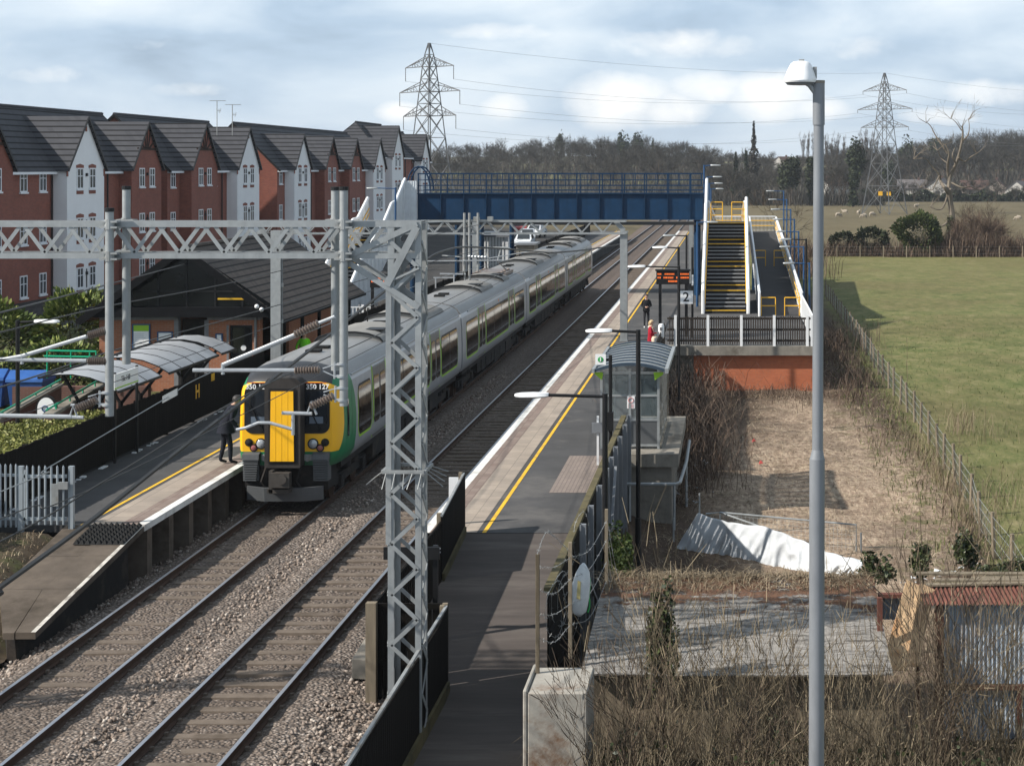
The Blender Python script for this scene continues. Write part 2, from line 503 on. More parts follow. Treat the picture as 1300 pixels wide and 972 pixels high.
def ground_mat():
    t = NT('field_and_rough_ground'); c = t.coord(); o = t.sep(c)
    nb = t.noise(c, .35, 6, .7)
    xw = t.math('ADD', o[0], t.math('MULTIPLY', t.math('SUBTRACT', nb, .5), 3.2))
    # rough plot: cut straw, bare earth, purple-brown bramble litter
    n1 = t.noise(c, .32, 9, .72); n2 = t.noise(t.mapping(c, (3, .8, 1), rot=(0, 0, .5)), 2.6, 8, .75); n3 = t.noise(c, 9, 6, .8)
    n4 = t.noise(t.mapping(c, (1.2, 5, 1), rot=(0, 0, .35)), 2.2, 9, .8)
    straw = t.ramp(t.math('MULTIPLY', t.math('ADD', n2, n4), .5), [(.36, (.075, .05, .034)), (.47, (.27, .195, .14)), (.56, (.47, .365, .265)), (.66, (.6, .49, .37))])
    litter = t.ramp(n3, [(.32, (.04, .027, .02)), (.68, (.125, .085, .06))])
    dd = t.math('ADD', t.math('ABSOLUTE', t.math('SUBTRACT', o[0], 3.0)), t.math('MULTIPLY', t.math('ABSOLUTE', t.math('SUBTRACT', o[1], 54.)), .17))
    rough = t.mix(t.maprange(t.math('ADD', dd, t.math('MULTIPLY', t.math('SUBTRACT', n1, .5), 6.)), 2.8, 6.), straw, litter)
    rough = t.mix(t.maprange(t.noise(t.mapping(c, (1, .6, 1)), .55, 8, .75), .47, .6, 0, .5), rough, litter)
    weeds = t.noise(c, 1.1, 6, .75)
    rough = t.mix(t.math('MULTIPLY', t.maprange(weeds, .5, .66), t.maprange(o[0], 3.2, 5.6, .12, .75)), rough, (.085, .098, .026))
    # near field
    f1 = t.noise(c, .08, 7, .7); f2 = t.noise(t.mapping(c, (1, .4, 1)), 1.4, 8, .78); f3 = t.noise(c, 12, 4, .8)
    f4 = t.noise(t.mapping(c, (1, .55, 1), rot=(0, 0, .4)), .45, 8, .8)
    field = t.ramp(t.math('MULTIPLY', t.math('ADD', f2, f4), .5), [(.38, (.052, .07, .02)), (.46, (.118, .14, .045)), (.53, (.185, .182, .072)), (.62, (.3, .255, .135))])
    field = t.mix(t.maprange(f1, .36, .66, 0, .85), field, t.ramp(f2, [(.3, (.085, .078, .028)), (.7, (.2, .165, .08))]))
    field = t.mix(t.maprange(o[1], 95, 185, 0, .4), field, (.18, .155, .065))
    field = t.mix(t.maprange(f3, .3, .7, 0, .35), field, (.05, .06, .02))
    # far pasture
    far = t.ramp(t.noise(t.mapping(c, (1, .35, 1)), .11, 9, .75), [(.3, (.085, .07, .038)), (.7, (.15, .122, .07))])
    g = t.mix(t.maprange(o[1], 190, 200), field, far)
    wood = t.ramp(t.noise(c, .12, 6, .7), [(.3, (.035, .032, .025)), (.7, (.07, .062, .045))])
    wood = t.mix(t.maprange(t.noise(c, .016, 3, .6), .54, .6), wood, (.14, .135, .06))
    g = t.mix(t.maprange(t.math('ADD', o[1], t.math('MULTIPLY', t.math('SUBTRACT', f1, .5), 30.)), 478, 500), g, wood)
    ng = t.mix(t.maprange(xw, 6.3, 7.3), rough, g)
    ng = t.mix(t.maprange(o[1], 128, 150), ng, g)
    tarm = t.ramp(t.noise(c, .5, 6, .7), [(.3, (.035, .034, .034)), (.7, (.065, .062, .06))])
    lawn = t.ramp(t.noise(c, .7, 7, .75), [(.3, (.05, .062, .02)), (.7, (.13, .125, .055))])
    lf = t.math('MULTIPLY', t.maprange(o[0], -15.5, -16.5), t.maprange(o[1], 240, 210))
    lawn = t.mix(t.maprange(o[1], 80, 82), lawn, tarm)
    ng = t.mix(lf, ng, lawn)
    h = t.math('ADD', t.math('MULTIPLY', n3, .6), n2)
    t.bump(h, .6, .12)
    return t.fin(ng, .97, 0, .15)
g = mb.build('ground', ground_mat(), smooth='all'); tag(g, kind='structure')

# ---------------------------------------------------------------- ballast
def ballast_mat():
    t = NT('granite_ballast'); c = t.coord(); o = t.sep(c)
    v = t.node('ShaderNodeTexVoronoi'); t.link(c, v.inputs['Vector']); v.inputs['Scale'].default_value = 15
    cs = t.sep(v.outputs['Color'])
    col = t.ramp(cs[0], [(0, (.15, .118, .097)), (.45, (.235, .188, .156)), (.8, (.32, .262, .222)), (1, (.42, .36, .315))])
    n = t.noise(t.mapping(c, (.9, .14, 1)), .9, 6, .65)
    col = t.mix(t.maprange(n, .4, .75, 0, .4), col, (.075, .055, .042))
    d = v.outputs['Distance']
    col = t.mix(t.maprange(d, .25, .6, 0, .55), col, (.02, .017, .015))
    # brake dust along both four-foot ways
    for cx_ in (-11.83, -8.53):
        k = t.math('ABSOLUTE', t.math('SUBTRACT', o[0], cx_))
        col = t.mix(t.maprange(k, 1.25, .75, 0, .42), col, (.075, .055, .042))
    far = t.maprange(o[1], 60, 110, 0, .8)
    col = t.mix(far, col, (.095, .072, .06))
    t.bump(t.math('MULTIPLY', d, -1.), 1., .05)
    return t.fin(col, .93, 0, .25)
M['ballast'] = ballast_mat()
def bed_z(x, y):
    k = -.202 + (.015*mnoise.noise(Vector((x*.3, y*.22, 5))) if x > -10.2 else .02 + .075*mnoise.noise(Vector((1., y*.17, 9))))
    for c_ in (-11.83, -8.53):
        d = abs(x - c_)
        if .78 < d < 1.3: k = max(k, -.155)
    if x < -13.0: k -= (-13.0 - x) * .35
    if x > -7.0: k -= (x + 7.0) * .17
    return k + .035 * mnoise.noise(Vector((x*2.2, y*2.2, 0))) + .03 * mnoise.noise(Vector((x*7, y*7, 4)))
mb = MB()
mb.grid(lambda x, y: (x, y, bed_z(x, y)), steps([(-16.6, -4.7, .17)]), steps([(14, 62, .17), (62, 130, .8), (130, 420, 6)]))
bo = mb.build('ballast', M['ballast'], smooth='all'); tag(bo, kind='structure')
rng = np.random.default_rng(5)
def stones(n, xr, yr, zf, smin, smax, name, mat):
    octv = np.array([(1,0,0),(-1,0,0),(0,1,0),(0,-1,0),(0,0,1),(0,0,-1)], float)
    octf = np.array([(0,2,4),(2,1,4),(1,3,4),(3,0,4),(2,0,5),(1,2,5),(3,1,5),(0,3,5)])
    y = yr[0] + (yr[1]-yr[0]) * rng.random(n)**1.5
    x = xr[0] + (xr[1]-xr[0]) * rng.random(n)
    V = np.zeros((n, 6, 3)); s = rng.uniform(smin, smax, n)
    jit = rng.uniform(.65, 1.25, (n, 6, 1))
    q = rng.normal(size=(n, 3, 3)); q, _ = np.linalg.qr(q)
    base = octv[None] * jit * s[:, None, None]
    V = np.einsum('nij,nkj->nki', q, base)
    z = np.array([zf(a, b) for a, b in zip(x, y)])
    V += np.stack([x, y, z + s*.25], 1)[:, None, :]
    Fc = (octf[None] + 6*np.arange(n)[:, None, None]).reshape(-1, 3)
    mb = MB(); mb.array(V.reshape(-1, 3), Fc)
    o = mb.build(name, mat); return o
def stone_mat():
    t = NT('loose_granite_stone')
    g_ = t.node('ShaderNodeNewGeometry')
    col = t.ramp(g_.outputs['Random Per Island'], [(0, (.15, .118, .097)), (.5, (.245, .195, .162)), (.85, (.33, .272, .23)), (1, (.46, .41, .36))])
    return t.fin(col, .9, 0, .25)
M['stone'] = stone_mat()
def zst(x, y):
    for c_ in (-11.83, -8.53):
        if abs(abs(x - c_) - .75) < .1: return -.3
    return bed_z(x, y) - (.075 if (abs(x+11.83) < 1.3 or abs(x+8.53) < 1.3) else 0)
st = stones(30000, (-15.8, -5.2), (22, 75), zst, .026, .058, 'ballast_stones', M['stone'])
tag(st, 'loose grey brown granite stones lying over the track ballast', kind='stuff')

# ---------------------------------------------------------------- tracks
railprof = [(-.07, -.16), (.07, -.16), (.07, -.15), (.012, -.125), (.012, -.045), (.035, -.035), (.035, -.004), (.028, 0), (-.028, 0), (-.035, -.004), (-.035, -.035), (-.012, -.045), (-.012, -.125), (-.07, -.15)]
def make_track(xc, label, seed):
    rd = random.Random(seed)
    t = thing('railway_track', label, 'railway track', (xc, 20, -.2), 'railway tracks through the station')
    for s in (-1, 1):
        mb = MB(); x = xc + s*.7525
        poly = [(x + a, 14, z) for a, z in railprof]
        k = len(poly)
        mb.add(poly + [(p[0], 420, p[2]) for p in poly], [])
        for i in range(k):
            mb.f.append((i, i+k, (i+1) % k + k, (i+1) % k)); mb.m.append(1 if i in (6, 7, 8) else 0)
        mb.build('rail', [M['rail_rust'], M['rail_top']], t)
    def slp(mb, y):
        dz = rd.uniform(-.02, .008) - (.012 if xc < -10 else .0); a = rd.uniform(-.015, .015); dx = rd.uniform(-.03, .03)
        hw = .13
        vs = []
        for zz, k in ((-.34, 1.1), (-.168, .9)):
            for sx, sy in ((-1, -1), (1, -1), (1, 1), (-1, 1)):
                vs.append((xc + dx + sx*1.25, y + sy*hw*k + a*sx*1.25, zz + dz))
        mb.add(vs, [(0,3,2,1),(4,5,6,7),(0,1,5,4),(1,2,6,5),(2,3,7,6),(3,0,4,7)])
    rest = MB()
    for i in range(420):
        y = 22 + .68*i
        if i < 100:
            mb = MB(); slp(mb, y)
            for s in (-1, 1):
                for q in (-.095, .095):
                    mb.box(xc + s*.7525 + q - .03, xc + s*.7525 + q + .03, y - .04, y + .04, -.175, -.12)
            mb.build('sleeper', M['sleeper'], t, bevel=0)
        else: slp(rest, y)
    o = rest.build('distant_sleepers', M['sleeper'], t); tag(o, kind='stuff')
make_track(-11.83, 'railway track with two polished rails on which the green and grey train stands', 1)
make_track(-8.53, 'empty railway track beside the right hand platform, nearer the lattice mast', 2)

# ---------------------------------------------------------------- platforms
PZ = .915
def paving(name, c1, c2, mortar, bw, bh):
    t = NT(name); c = t.coord(); o = t.sep(c)
    b = t.node('ShaderNodeTexBrick'); t.link(t.comb(o[1], o[0], 0.0), b.inputs['Vector'])
    b.inputs['Scale'].default_value = 1; b.inputs['Brick Width'].default_value = bw; b.inputs['Row Height'].default_value = bh
    b.inputs['Mortar Size'].default_value = .008; b.inputs['Color1'].default_value = c1 + (1,); b.inputs['Color2'].default_value = c2 + (1,); b.inputs['Mortar'].default_value = mortar + (1,)
    n = t.noise(c, 1.2, 7, .7)
    col = t.mix(t.maprange(n, .35, .75, 0, .5), b.outputs[0], hsv(c2, .55))
    n2 = t.noise(t.mapping(c, (1, .12, 1)), .9, 4, .6)
    col = t.mix(t.maprange(n2, .5, .72, 0, .5), col, hsv(c1, 1.25))
    t.bump(b.outputs['Fac'], -.25, .006)
    return t.fin(col, .9)
M['pave_red'] = paving('red_brown_paver_band', (.17, .118, .098), (.24, .185, .155), (.1, .075, .06), .4, .2)
M['pave_buff'] = paving('buff_slab_band', (.34, .28, .225), (.27, .225, .185), (.15, .125, .1), .6, .6)
def sheet(name, m, parent, x0, x1, y0, y1, z, th=.0):
    mb = MB(); ys = steps([(y0, y1, 6.)])
    mb.grid(lambda x, y: (x, y, z), [min(x0, x1), max(x0, x1)], ys)
    return mb.build(name, m, parent)
def platform(edge, sgn, back, y0, y1):
    """edge: coping line at the track, sgn: +1 when the platform lies to the right of it"""
    p = MB()
    p.box(edge + sgn*.12, back, y0, y1, PZ - .16, PZ)
    p.box(edge + sgn*.7, back, y0 + .3, y1 - .1, -.9, PZ - .16)
    root = p.build('platform', M['asphalt']); tag(root, kind='structure')
    mb = MB(); mb.box(edge, edge + sgn*.2, y0, y1, PZ - .14, PZ + .004)
    mb.build('coping', M['whiteline'], root)
    mb = MB()
    y = y0 + .8
    while y < min(y1, 130):
        mb.box(edge + sgn*.16, edge + sgn*.71, y - .16, y + .16, -.5, PZ - .16); y += 1.5
    mb.build('coping_support', M['sleeper'], root)
    sheet('brick_band', M['pave_red'], root, edge + sgn*.2, edge + sgn*.58, y0, y1, PZ + .004)
    sheet('slab_band', M['pave_buff'], root, edge + sgn*.58, edge + sgn*1.25, y0, y1, PZ + .005)
    sheet('yellow_line', M['yellowline'], root, edge + sgn*1.37, edge + sgn*1.46, y0, y1, PZ + .005)
    return root
platform(-13.35, -1, -17.6, 38.4, 215)
pr = platform(-6.95, 1, -3.15, 37.6, 215)
# a repaved buff patch by the back edge, the wider area before the stairs
sheet('repaved_patch', paving('relaid_buff_blocks', (.2, .16, .14), (.25, .2, .17), (.1, .08, .07), .2, .1), pr, -4.6, -3.2, 42.2, 47.6, PZ + .006)
mb = MB(); mb.box(-3.148, 3.6, 77.2, 112, PZ - .3, PZ - .002)
o = mb.build('stair_forecourt', M['asphalt']); tag(o, kind='structure')
# left ramp: coping slabs falling to track level, earth behind
mb = MB()
def ramp_piece(mb, pts_top, zb):
    n = len(pts_top)
    mb.add(list(pts_top) + [(x, y, zb) for x, y, z in pts_top], [tuple(range(n))] + [(i, n+i, n+(i+1) % n, (i+1) % n) for i in range(n)])
ys = [38.4, 36.5, 34.6, 32.4]; zs = [PZ - .01, .66, .42, .13]
rt = MB(); un = MB()
for i in range(3):
    a, b = i, i + 1
    g_ = .014
    for x0, x1, k in ((-13.36, -14.1, 0), (-14.115, -15.15, 1)):
        w0, w1 = (x1, x1 + .36*(i == 2)) if k == 0 else (x1 + .08*i, x1 + .08*(i + 1) + .93*(i == 2))
        q0 = x0; q1 = x0 + (0 if k == 0 else .35*(i == 2))
        top = [(q0, ys[a]-g_, zs[a]-.012*k), (w0, ys[a]-g_, zs[a]-.012*k), (w1, ys[b]+g_, zs[b]-.012*k), (q1, ys[b]+g_, zs[b]-.012*k)]
        rt.add(top + [(x, y, z - .13) for x, y, z in top], [(0, 1, 2, 3), (7, 6, 5, 4), (0, 4, 5, 1), (1, 5, 6, 2), (2, 6, 7, 3), (3, 7, 4, 0)])
    lx = -14.95 if i < 2 else -13.9
    un.add([(-13.75, ys[a], zs[a]-.14), (-14.95, ys[a], zs[a]-.14), (lx, ys[b], zs[b]-.14), (-13.75, ys[b], zs[b]-.14), (-13.7, ys[a], -.6), (-14.95, ys[a], -.6), (lx, ys[b], -.6), (-13.7, ys[b], -.6)], [(0, 1, 2, 3), (0, 4, 5, 1), (1, 5, 6, 2), (2, 6, 7, 3), (3, 7, 4, 0)])
M['rampslab'] = pm('old_mossy_ramp_slab', (.105, .085, .068), .95, 0, .3, 1.6, col2=(.06, .048, .037), bump=.4, bscale=14, stain=.3)
o = rt.build('platform_ramp', M['rampslab']); tag(o, kind='structure')
un.build('ramp_wall', M['dark'], o)  # earthy wall, coloured dark to carry the shade under the slab overhang
cw = MB()
for i in range(3):
    a, b = i, i + 1
    cw.add([(-13.355, ys[a]-.016, zs[a]+.004), (-13.445, ys[a]-.016, zs[a]+.004), (-13.445, ys[b]+.016, zs[b]+.004), (-13.355, ys[b]+.016, zs[b]+.004)], [(0, 1, 2, 3)])
cw.build('coping', pm('flaking_white_edge_paint', (.5, .47, .42), .9, 0, .25, 5, col2=(.13, .105, .085)), o)
mb = MB(); mb.box(-22, -15.6, 20, 38.38, -.7, .66); ped = mb.build('path', pm('old_earthy_tarmac', (.075, .065, .055), .95, 0, .3, 1.5, col2=(.05, .05, .03), bump=.5, bscale=18)); tag(ped, kind='structure')
def earth_z(x, y): return lerp(.5, -.1, sstep(37.8, 31.5, y)) - .3*sstep(-14.5, -13.95, x) + .08*mnoise.noise(Vector((x*2, y*2, 3)))
mb = MB(); mb.grid(lambda x, y: (x, y, earth_z(x, y) + .3*sstep(-15.0, -15.6, x)), steps([(-16.5, -13.9, .26)]), steps([(20, 38.2, .4)]))
o = mb.build('earth_bank', pm('earth_and_moss', (.07, .052, .035), .98, 0, .35, 2.5, col2=(.07, .075, .03), bump=.7, bscale=14), smooth='all'); tag(o, kind='structure')
# right ramp down to the crossing road
rx0, rx1 = -6.0, -3.15
def rz(y): return lerp(PZ - .01, -.2, (37.6 - y) / 9.) if y > 28.6 else -.2
mb = MB(); mb.grid(lambda x, y: (x, y, rz(y)), [rx0, -4.9, rx1], steps([(16, 37.59, .6)]))
vs = steps([(16, 37.59, .6)])
mb.grid(lambda z, y: (rx0, y, rz(y) if z > 0 else -1.2), [0, 1], vs)
mb.grid(lambda z, y: (rx1, y, rz(y) if z > 0 else -1.2), [0, 1], vs)
o = mb.build('access_ramp', M['asphalt_ramp']); tag(o, kind='structure')


# ---------------------------------------------------------------- air
mb = MB(); mb.box(-1700, 1700, -60, 3100, -2.6, 62)
hz_ = bpy.data.materials.new('pale_air'); hz_.use_nodes = True; hn = hz_.node_tree.nodes; hn.remove(hn['Principled BSDF'])
pv_ = hn.new('ShaderNodeVolumePrincipled'); pv_.inputs['Density'].default_value = .00014; pv_.inputs['Color'].default_value = (.88, .93, 1, 1); pv_.inputs['Anisotropy'].default_value = .2
hz_.node_tree.links.new(pv_.outputs[0], hn['Material Output'].inputs['Volume'])
o = mb.build('haze', hz_); tag(o, kind='stuff'); o['label'] = 'thin pale haze over the distant wood'
# ---------------------------------------------------------------- train
TX, TY = -11.83, 44.9
def livery(name, cab):
    t = NT(name); c = t.coord(); o = t.sep(c)
    y, z = o[1], o[2]
    n = t.noise(t.mapping(c, (1, 1, .25)), 1.6, 6, .65)
    grey = t.ramp(n, [(.3, (.27, .275, .285)), (.7, (.36, .365, .375))])
    roof = t.ramp(t.noise(t.mapping(c, (1.5, .25, 1)), 1.3, 6, .7), [(.3, (.155, .15, .143)), (.7, (.235, .228, .218))])
    col = t.mix(t.maprange(z, 3.33, 3.36), grey, roof)
    line = t.math('MULTIPLY', t.maprange(z, 3.19, 3.2), t.maprange(z, 3.35, 3.34))
    col = t.mix(line, col, (.52, .54, .57))
    if cab:
        zz = t.math('DIVIDE', t.math('SUBTRACT', z, 2.1), 1.25)
        bow = t.math('SUBTRACT', 1., t.math('MULTIPLY', zz, zz))
        lim = t.math('ADD', t.math('MULTIPLY', bow, .5), 1.5)
        nose = t.math('MULTIPLY', t.maprange(y, .95, .9), t.maprange(z, 3.2, 3.22))
        col = t.mix(nose, col, (.022, .022, .024))
        ax = t.math('ABSOLUTE', o[0])
        gm = t.math('MULTIPLY', t.maprange(t.math('SUBTRACT', y, lim), .012, -.012), t.maprange(z, 3.4, 3.39))
        gm = t.math('MULTIPLY', gm, t.math('MAXIMUM', t.maprange(ax, 1.13, 1.15), t.maprange(z, 2., 1.9)))
        col = t.mix(gm, col, (.0, .17, .062))
        zy = t.math('DIVIDE', t.math('SUBTRACT', z, 2.35), .95)
        z4 = t.math('POWER', t.math('ABSOLUTE', zy), 3.)
        yl = t.math('SUBTRACT', .62, t.math('MULTIPLY', z4, .5))
        ym = t.math('MULTIPLY', t.maprange(t.math('SUBTRACT', y, yl), .01, -.01), t.maprange(z, 1.488, 1.492))
        ym = t.math('MULTIPLY', ym, t.maprange(z, 3.34, 3.33))
        col = t.mix(ym, col, (.9, .47, .008))
    dirt = t.maprange(z, 1.5, 1.15, 0, .5)
    col = t.mix(t.math('MULTIPLY', dirt, t.maprange(n, .25, .6)), col, (.06, .05, .042))
    return t.fin(col, .38, .0, .5)
M['livery_cab'] = livery('train_paint_cab', True)
M['livery'] = livery('train_paint', False)
M['lime'] = pm('lime_green_paint', (.3, .56, .02), .45, 0, .08, 5)
M['roofgrey'] = pm('dusty_train_roof', (.23, .222, .208), .75, 0, .15, 1.2, col2=(.17, .16, .148), stretch=(1.5, .3, 1))
M['trainglass'] = glass('train_window_glass', (.028, .02, .016), .05, .6)
M['screen'] = glass('windscreen_glass', (.012, .016, .022), .05, .6)
M['gang'] = pm('grey_gangway_rubber', (.04, .036, .034), .7, 0, .3, 3, stain=.3)
M['traindoor'] = pm('grey_train_door', (.13, .125, .12), .4, 0, .12, 2)
M['yellowdoor'] = pm('yellow_end_door', (.92, .48, .008), .42, 0, .08, 2, stain=.15)
M['ribs'] = pm('grey_ribbed_buffer', (.085, .09, .095), .6, .1, .2, 4)
M['lens'] = pm('headlight_lens', (.42, .44, .46), .12, .3, .1, 20)
M['tail'] = pm('red_tail_lens', (.3, .1, .09), .3, 0, .1, 20)
PROF = [(1.28, 1.12), (1.375, 1.32), (1.395, 1.7), (1.395, 2.2), (1.375, 2.8), (1.345, 3.2), (1.3, 3.36), (1.19, 3.54), (.98, 3.68), (.62, 3.78), (.25, 3.825)]
def side_x(z):
    for (u0, z0), (u1, z1) in zip(PROF, PROF[1:]):
        if z0 <= z <= z1: return u0 + (u1 - u0) * (z - z0) / (z1 - z0)
    return PROF[0][0]
def section(y, wf=1., top=3.83):
    pts = []
    for u, z in PROF:
        zz = z if z < 2 else 2 + (z - 2) * (top - 2) / 1.83
        pts.append((u*wf, y, zz))
    return [(-u, y_, z) for u, y_, z in pts] + [(u, y_, z) for u, y_, z in reversed(pts)]
def loft(mb, secs):
    k = len(secs[0]); vs = [p for s in secs for p in s]; fs = []
    for i in range(len(secs) - 1):
        for j in range(k):
            j2 = (j + 1) % k
            fs.append((i*k+j, (i+1)*k+j, (i+1)*k+j2, i*k+j2))
    fs.append(tuple(range(k))); fs.append(tuple((len(secs)-1)*k + j for j in range(k-1, -1, -1)))
    mb.add(vs, fs)
def shift(mb):
    mb.v = [(p[0] + TX, p[1] + TY, p[2]) for p in mb.v]; return mb
def side_panel(mb, y0, y1, z0, z1, r=.1, off=.008, sgn=1):
    rows = [0, .3, .65, 1]
    zs = [z0 + r*(1 - math.cos(a*math.pi/2)) for a in rows] + [z0 + (z1-z0)*k for k in (.3, .5, .7)] + [z1 - r*(1 - math.cos(a*math.pi/2)) for a in reversed(rows)]
    ins = [r*(1 - math.sin(a*math.pi/2)) for a in rows] + [0, 0, 0] + [r*(1 - math.sin(a*math.pi/2)) for a in reversed(rows)]
    vs = []; n = len(zs)
    for z, i in zip(zs, ins):
        x = sgn * (side_x(z) + off)
        vs += [(x, y0 + i, z), (x, y1 - i, z)]
    fs = [(2*i, 2*i+1, 2*i+3, 2*i+2) if sgn > 0 else (2*i, 2*i+2, 2*i+3, 2*i+1) for i in range(n-1)]
    mb.add(vs, fs); return mb
train = thing('passenger_train', 'four carriage electric train with yellow and green nose standing at the left platform', 'train', (TX, TY, 0))
LEN = 20.15
for ci in range(4):
    y0 = ci * 20.4; cab = ci == 0; rear = ci == 3
    mb = MB()
    secs = []
    if cab: secs += [section(0, .855, 3.34), section(.07, .895, 3.44), section(.28, .955, 3.62), section(.75, .995, 3.78)]
    else: secs += [section(y0)]
    secs += [section(y0 + 1.6), section(y0 + LEN - 1.6)]
    if rear: secs += [section(y0 + LEN - .75, .995, 3.78), section(y0 + LEN - .25, .95, 3.62), section(y0 + LEN, .86, 3.34)]
    else: secs += [section(y0 + LEN)]
    loft(mb, secs)
    body = shift(mb).build('carriage', M['livery_cab'] if cab else M['livery'], train, smooth=True)
    if cab: body['label'] = 'leading carriage with yellow nose and green cab'
    # windows, doors and lime edging on both sides
    wins = ([(2.25, 3.95)] if cab else [(.95, 3.95)]) + [(6.25, 13.35)] + ([(15.65, 18.2)] if rear else [(15.65, 19.2)])
    for sg in (1, -1):
        for a, b in wins:
            nn = max(1, round((b - a) / 2.35)); stp = (b - a) / nn
            lm = MB(); side_panel(lm, y0 + a - .05, y0 + b + .05, 1.5, 2.94, .26, .004, sg)
            shift(lm).build('lime_surround', M['lime'], body)
            bk = MB(); side_panel(bk, y0 + a, y0 + b, 1.57, 2.98, .22, .008, sg)
            shift(bk).build('window_band', M['black'], body)
            for i in range(nn):
                g_ = MB(); side_panel(g_, y0 + a + i*stp + .05, y0 + a + (i+1)*stp - .05, 1.64, 2.92, .1, .013, sg)
                shift(g_).build('window', M['trainglass'], body)
        for a in (4.2, 13.6):
            for k in (0, 1):
                d = MB(); side_panel(d, y0 + a + .9*k + .012, y0 + a + .9*(k+1) - .012, 1.2, 3.24, .04, .012, sg)
                door = shift(d).build('door', M['traindoor'], body)
                d = MB(); side_panel(d, y0 + a + .9*k + .1, y0 + a + .9*(k+1) - .1, 1.62, 2.98, .1, .018, sg)
                shift(d).build('door_window', M['trainglass'], body)
            for yy in (a - .1, a + 1.8):
                d = MB(); side_panel(d, y0 + yy, y0 + yy + .1, 1.2, 3.28, .02, .02, sg)
                shift(d).build('door_edge', M['lime'], body)
            d = MB(); d.box(sg*(1.37), sg*1.41, y0 + a + .8, y0 + a + 1.0, 3.3, 3.36)
        d = MB(); d.box(sg*1.335, sg*1.365, y0 + (9.8 if cab else 10.2), y0 + (9.9 if cab else 10.3), 3.04, 3.14)
        shift(d).build('door_lamp', pm('orange_lamp', (.8, .2, .02), .4) if 'olamp' not in M else M['olamp'], body)
    # roof: raised air conditioning fairings with arched ends, hatches, aerials
    for a, b in ((7.2, 10.8), (14.2, 18.2)):
        d = MB()
        arc = [(-1.05, 3.66), (-.95, 3.78), (-.6, 3.9), (-.2, 3.95), (.2, 3.95), (.6, 3.9), (.95, 3.78), (1.05, 3.66)]
        if ci == 1 and a > 10: b = 16.4
        d.prism([(u, y0 + a, z) for u, z in arc] , (0, b - a, 0))
        shift(d).build('roof_fairing', M['roofgrey'], body, smooth=True)
        d = MB()
        d.tube([(u, y0 + a - .03, z + .005) for u, z in arc], .03, 5)
        for q in (.55,):
            d.box(q - .3, q + .3, y0 + a + 1.0, y0 + a + 1.75, 3.93 - .03, 3.94)
        shift(d).build('roof_grille', M['black'], body)
    for yy in (2.6, 3.6, 11.5):
        d = MB(); d.box(-.18, .22, y0 + yy, y0 + yy + .35, 3.8, 3.9); shift(d).build('roof_hatch', M['rubber'], body)
    d = MB(); d.tube([(-.55, y0 + 12.4, 3.75), (-.55, y0 + 12.4, 4.25)], .02, 5)
    shift(d).build('roof_aerial', M['rubber'], body)
    d = MB()
    for sg in (1, -1): d.bar((sg*1.33, y0 + 1.6, 3.335), (sg*1.33, y0 + LEN - .3, 3.335), .05, .06)
    shift(d).build('gutter', M['tube'], body)
    # underframe
    d = MB(); d.box(-1.22, 1.22, y0 + .9, y0 + LEN - .3, .92, 1.13)
    rd = random.Random(ci)
    yy = y0 + 5.0
    while yy < y0 + 15.0:
        L = rd.uniform(.8, 1.9); d.box(-1.2, 1.2, yy, yy + L, rd.uniform(.38, .5), .93); yy += L + rd.uniform(.1, .3)
    shift(d).build('underframe', M['dark'], body)
    for yb in (2.7, 17.3):
        d = MB()
        for sg in (1, -1):
            d.box(sg*.95, sg*1.08, y0 + yb - 1.9, y0 + yb + 1.9, .42, .68)
            d.tube([(sg*1.02, y0 + yb - .45, .7), (sg*1.02, y0 + yb - .45, 1.0)], .17, 10); d.tube([(sg*1.02, y0 + yb + .45, .7), (sg*1.02, y0 + yb + .45, 1.0)], .17, 10)
            for q in (-1.3, 1.3):
                d.box(sg*1.0, sg*1.16, y0 + yb + q - .17, y0 + yb + q + .17, .34, .66)
        shift(d).build('bogie_frame', M['dark'], body)
        for q in (-1.3, 1.3):
            d = MB()
            for sg in (1, -1):
                d.tube([(sg*.72, y0 + yb + q, .42), (sg*.85, y0 + yb + q, .42)], .42, 20)
            d.tube([(-.72, y0 + yb + q, .42), (.72, y0 + yb + q, .42)], .08, 8)
            shift(d).build('wheelset', M['rail_rust'], body)
    if not rear:
        d = MB(); d.box(-.75, .75, y0 + LEN - .05, y0 + 20.45, .95, 3.5)
        for q in (.08, .18): d.box(-.8, .8, y0 + LEN + q - .02, y0 + LEN + q + .02, .95, 3.55)
        shift(d).build('corridor_bellows', M['rubber'], body)
    if ci == 1:
        d = MB()
        for sg in (-1, 1): d.bar((sg*.75, y0 + 16.6, 3.84), (sg*.75, y0 + 19.6, 3.84), .1, .14)
        for q in (16.9, 17.9, 19.2):
            for sg in (-1, 1): d.lathe((sg*.6, y0 + q, 3.78), [(.07, 0), (.11, .05), (.06, .09), (.11, .14), (.05, .2)], 8)
        d.box(-.5, .5, y0 + 16.7, y0 + 19.5, 3.9, 3.94)
        shift(d).build('pantograph_base', M['insul'], body)
        d = MB()
        for sg in (-1, 1):
            d.tube([(sg*.45, y0 + 19.2, 3.95), (sg*.3, y0 + 17.4, 4.45), (sg*.3, y0 + 18.6, 4.95)], .03, 6)
            d.tube([(-.8, y0 + 18.6 + sg*.2, 5.0), (-.55, y0 + 18.6 + sg*.2, 5.04), (.55, y0 + 18.6 + sg*.2, 5.04), (.8, y0 + 18.6 + sg*.2, 4.95)], .03, 6)
        d.bar((-.3, y0 + 18.4, 4.99), (-.3, y0 + 18.8, 4.99), .04); d.bar((.3, y0 + 18.4, 4.99), (.3, y0 + 18.8, 4.99), .04)
        shift(d).build('pantograph', M['galv_old'], body)
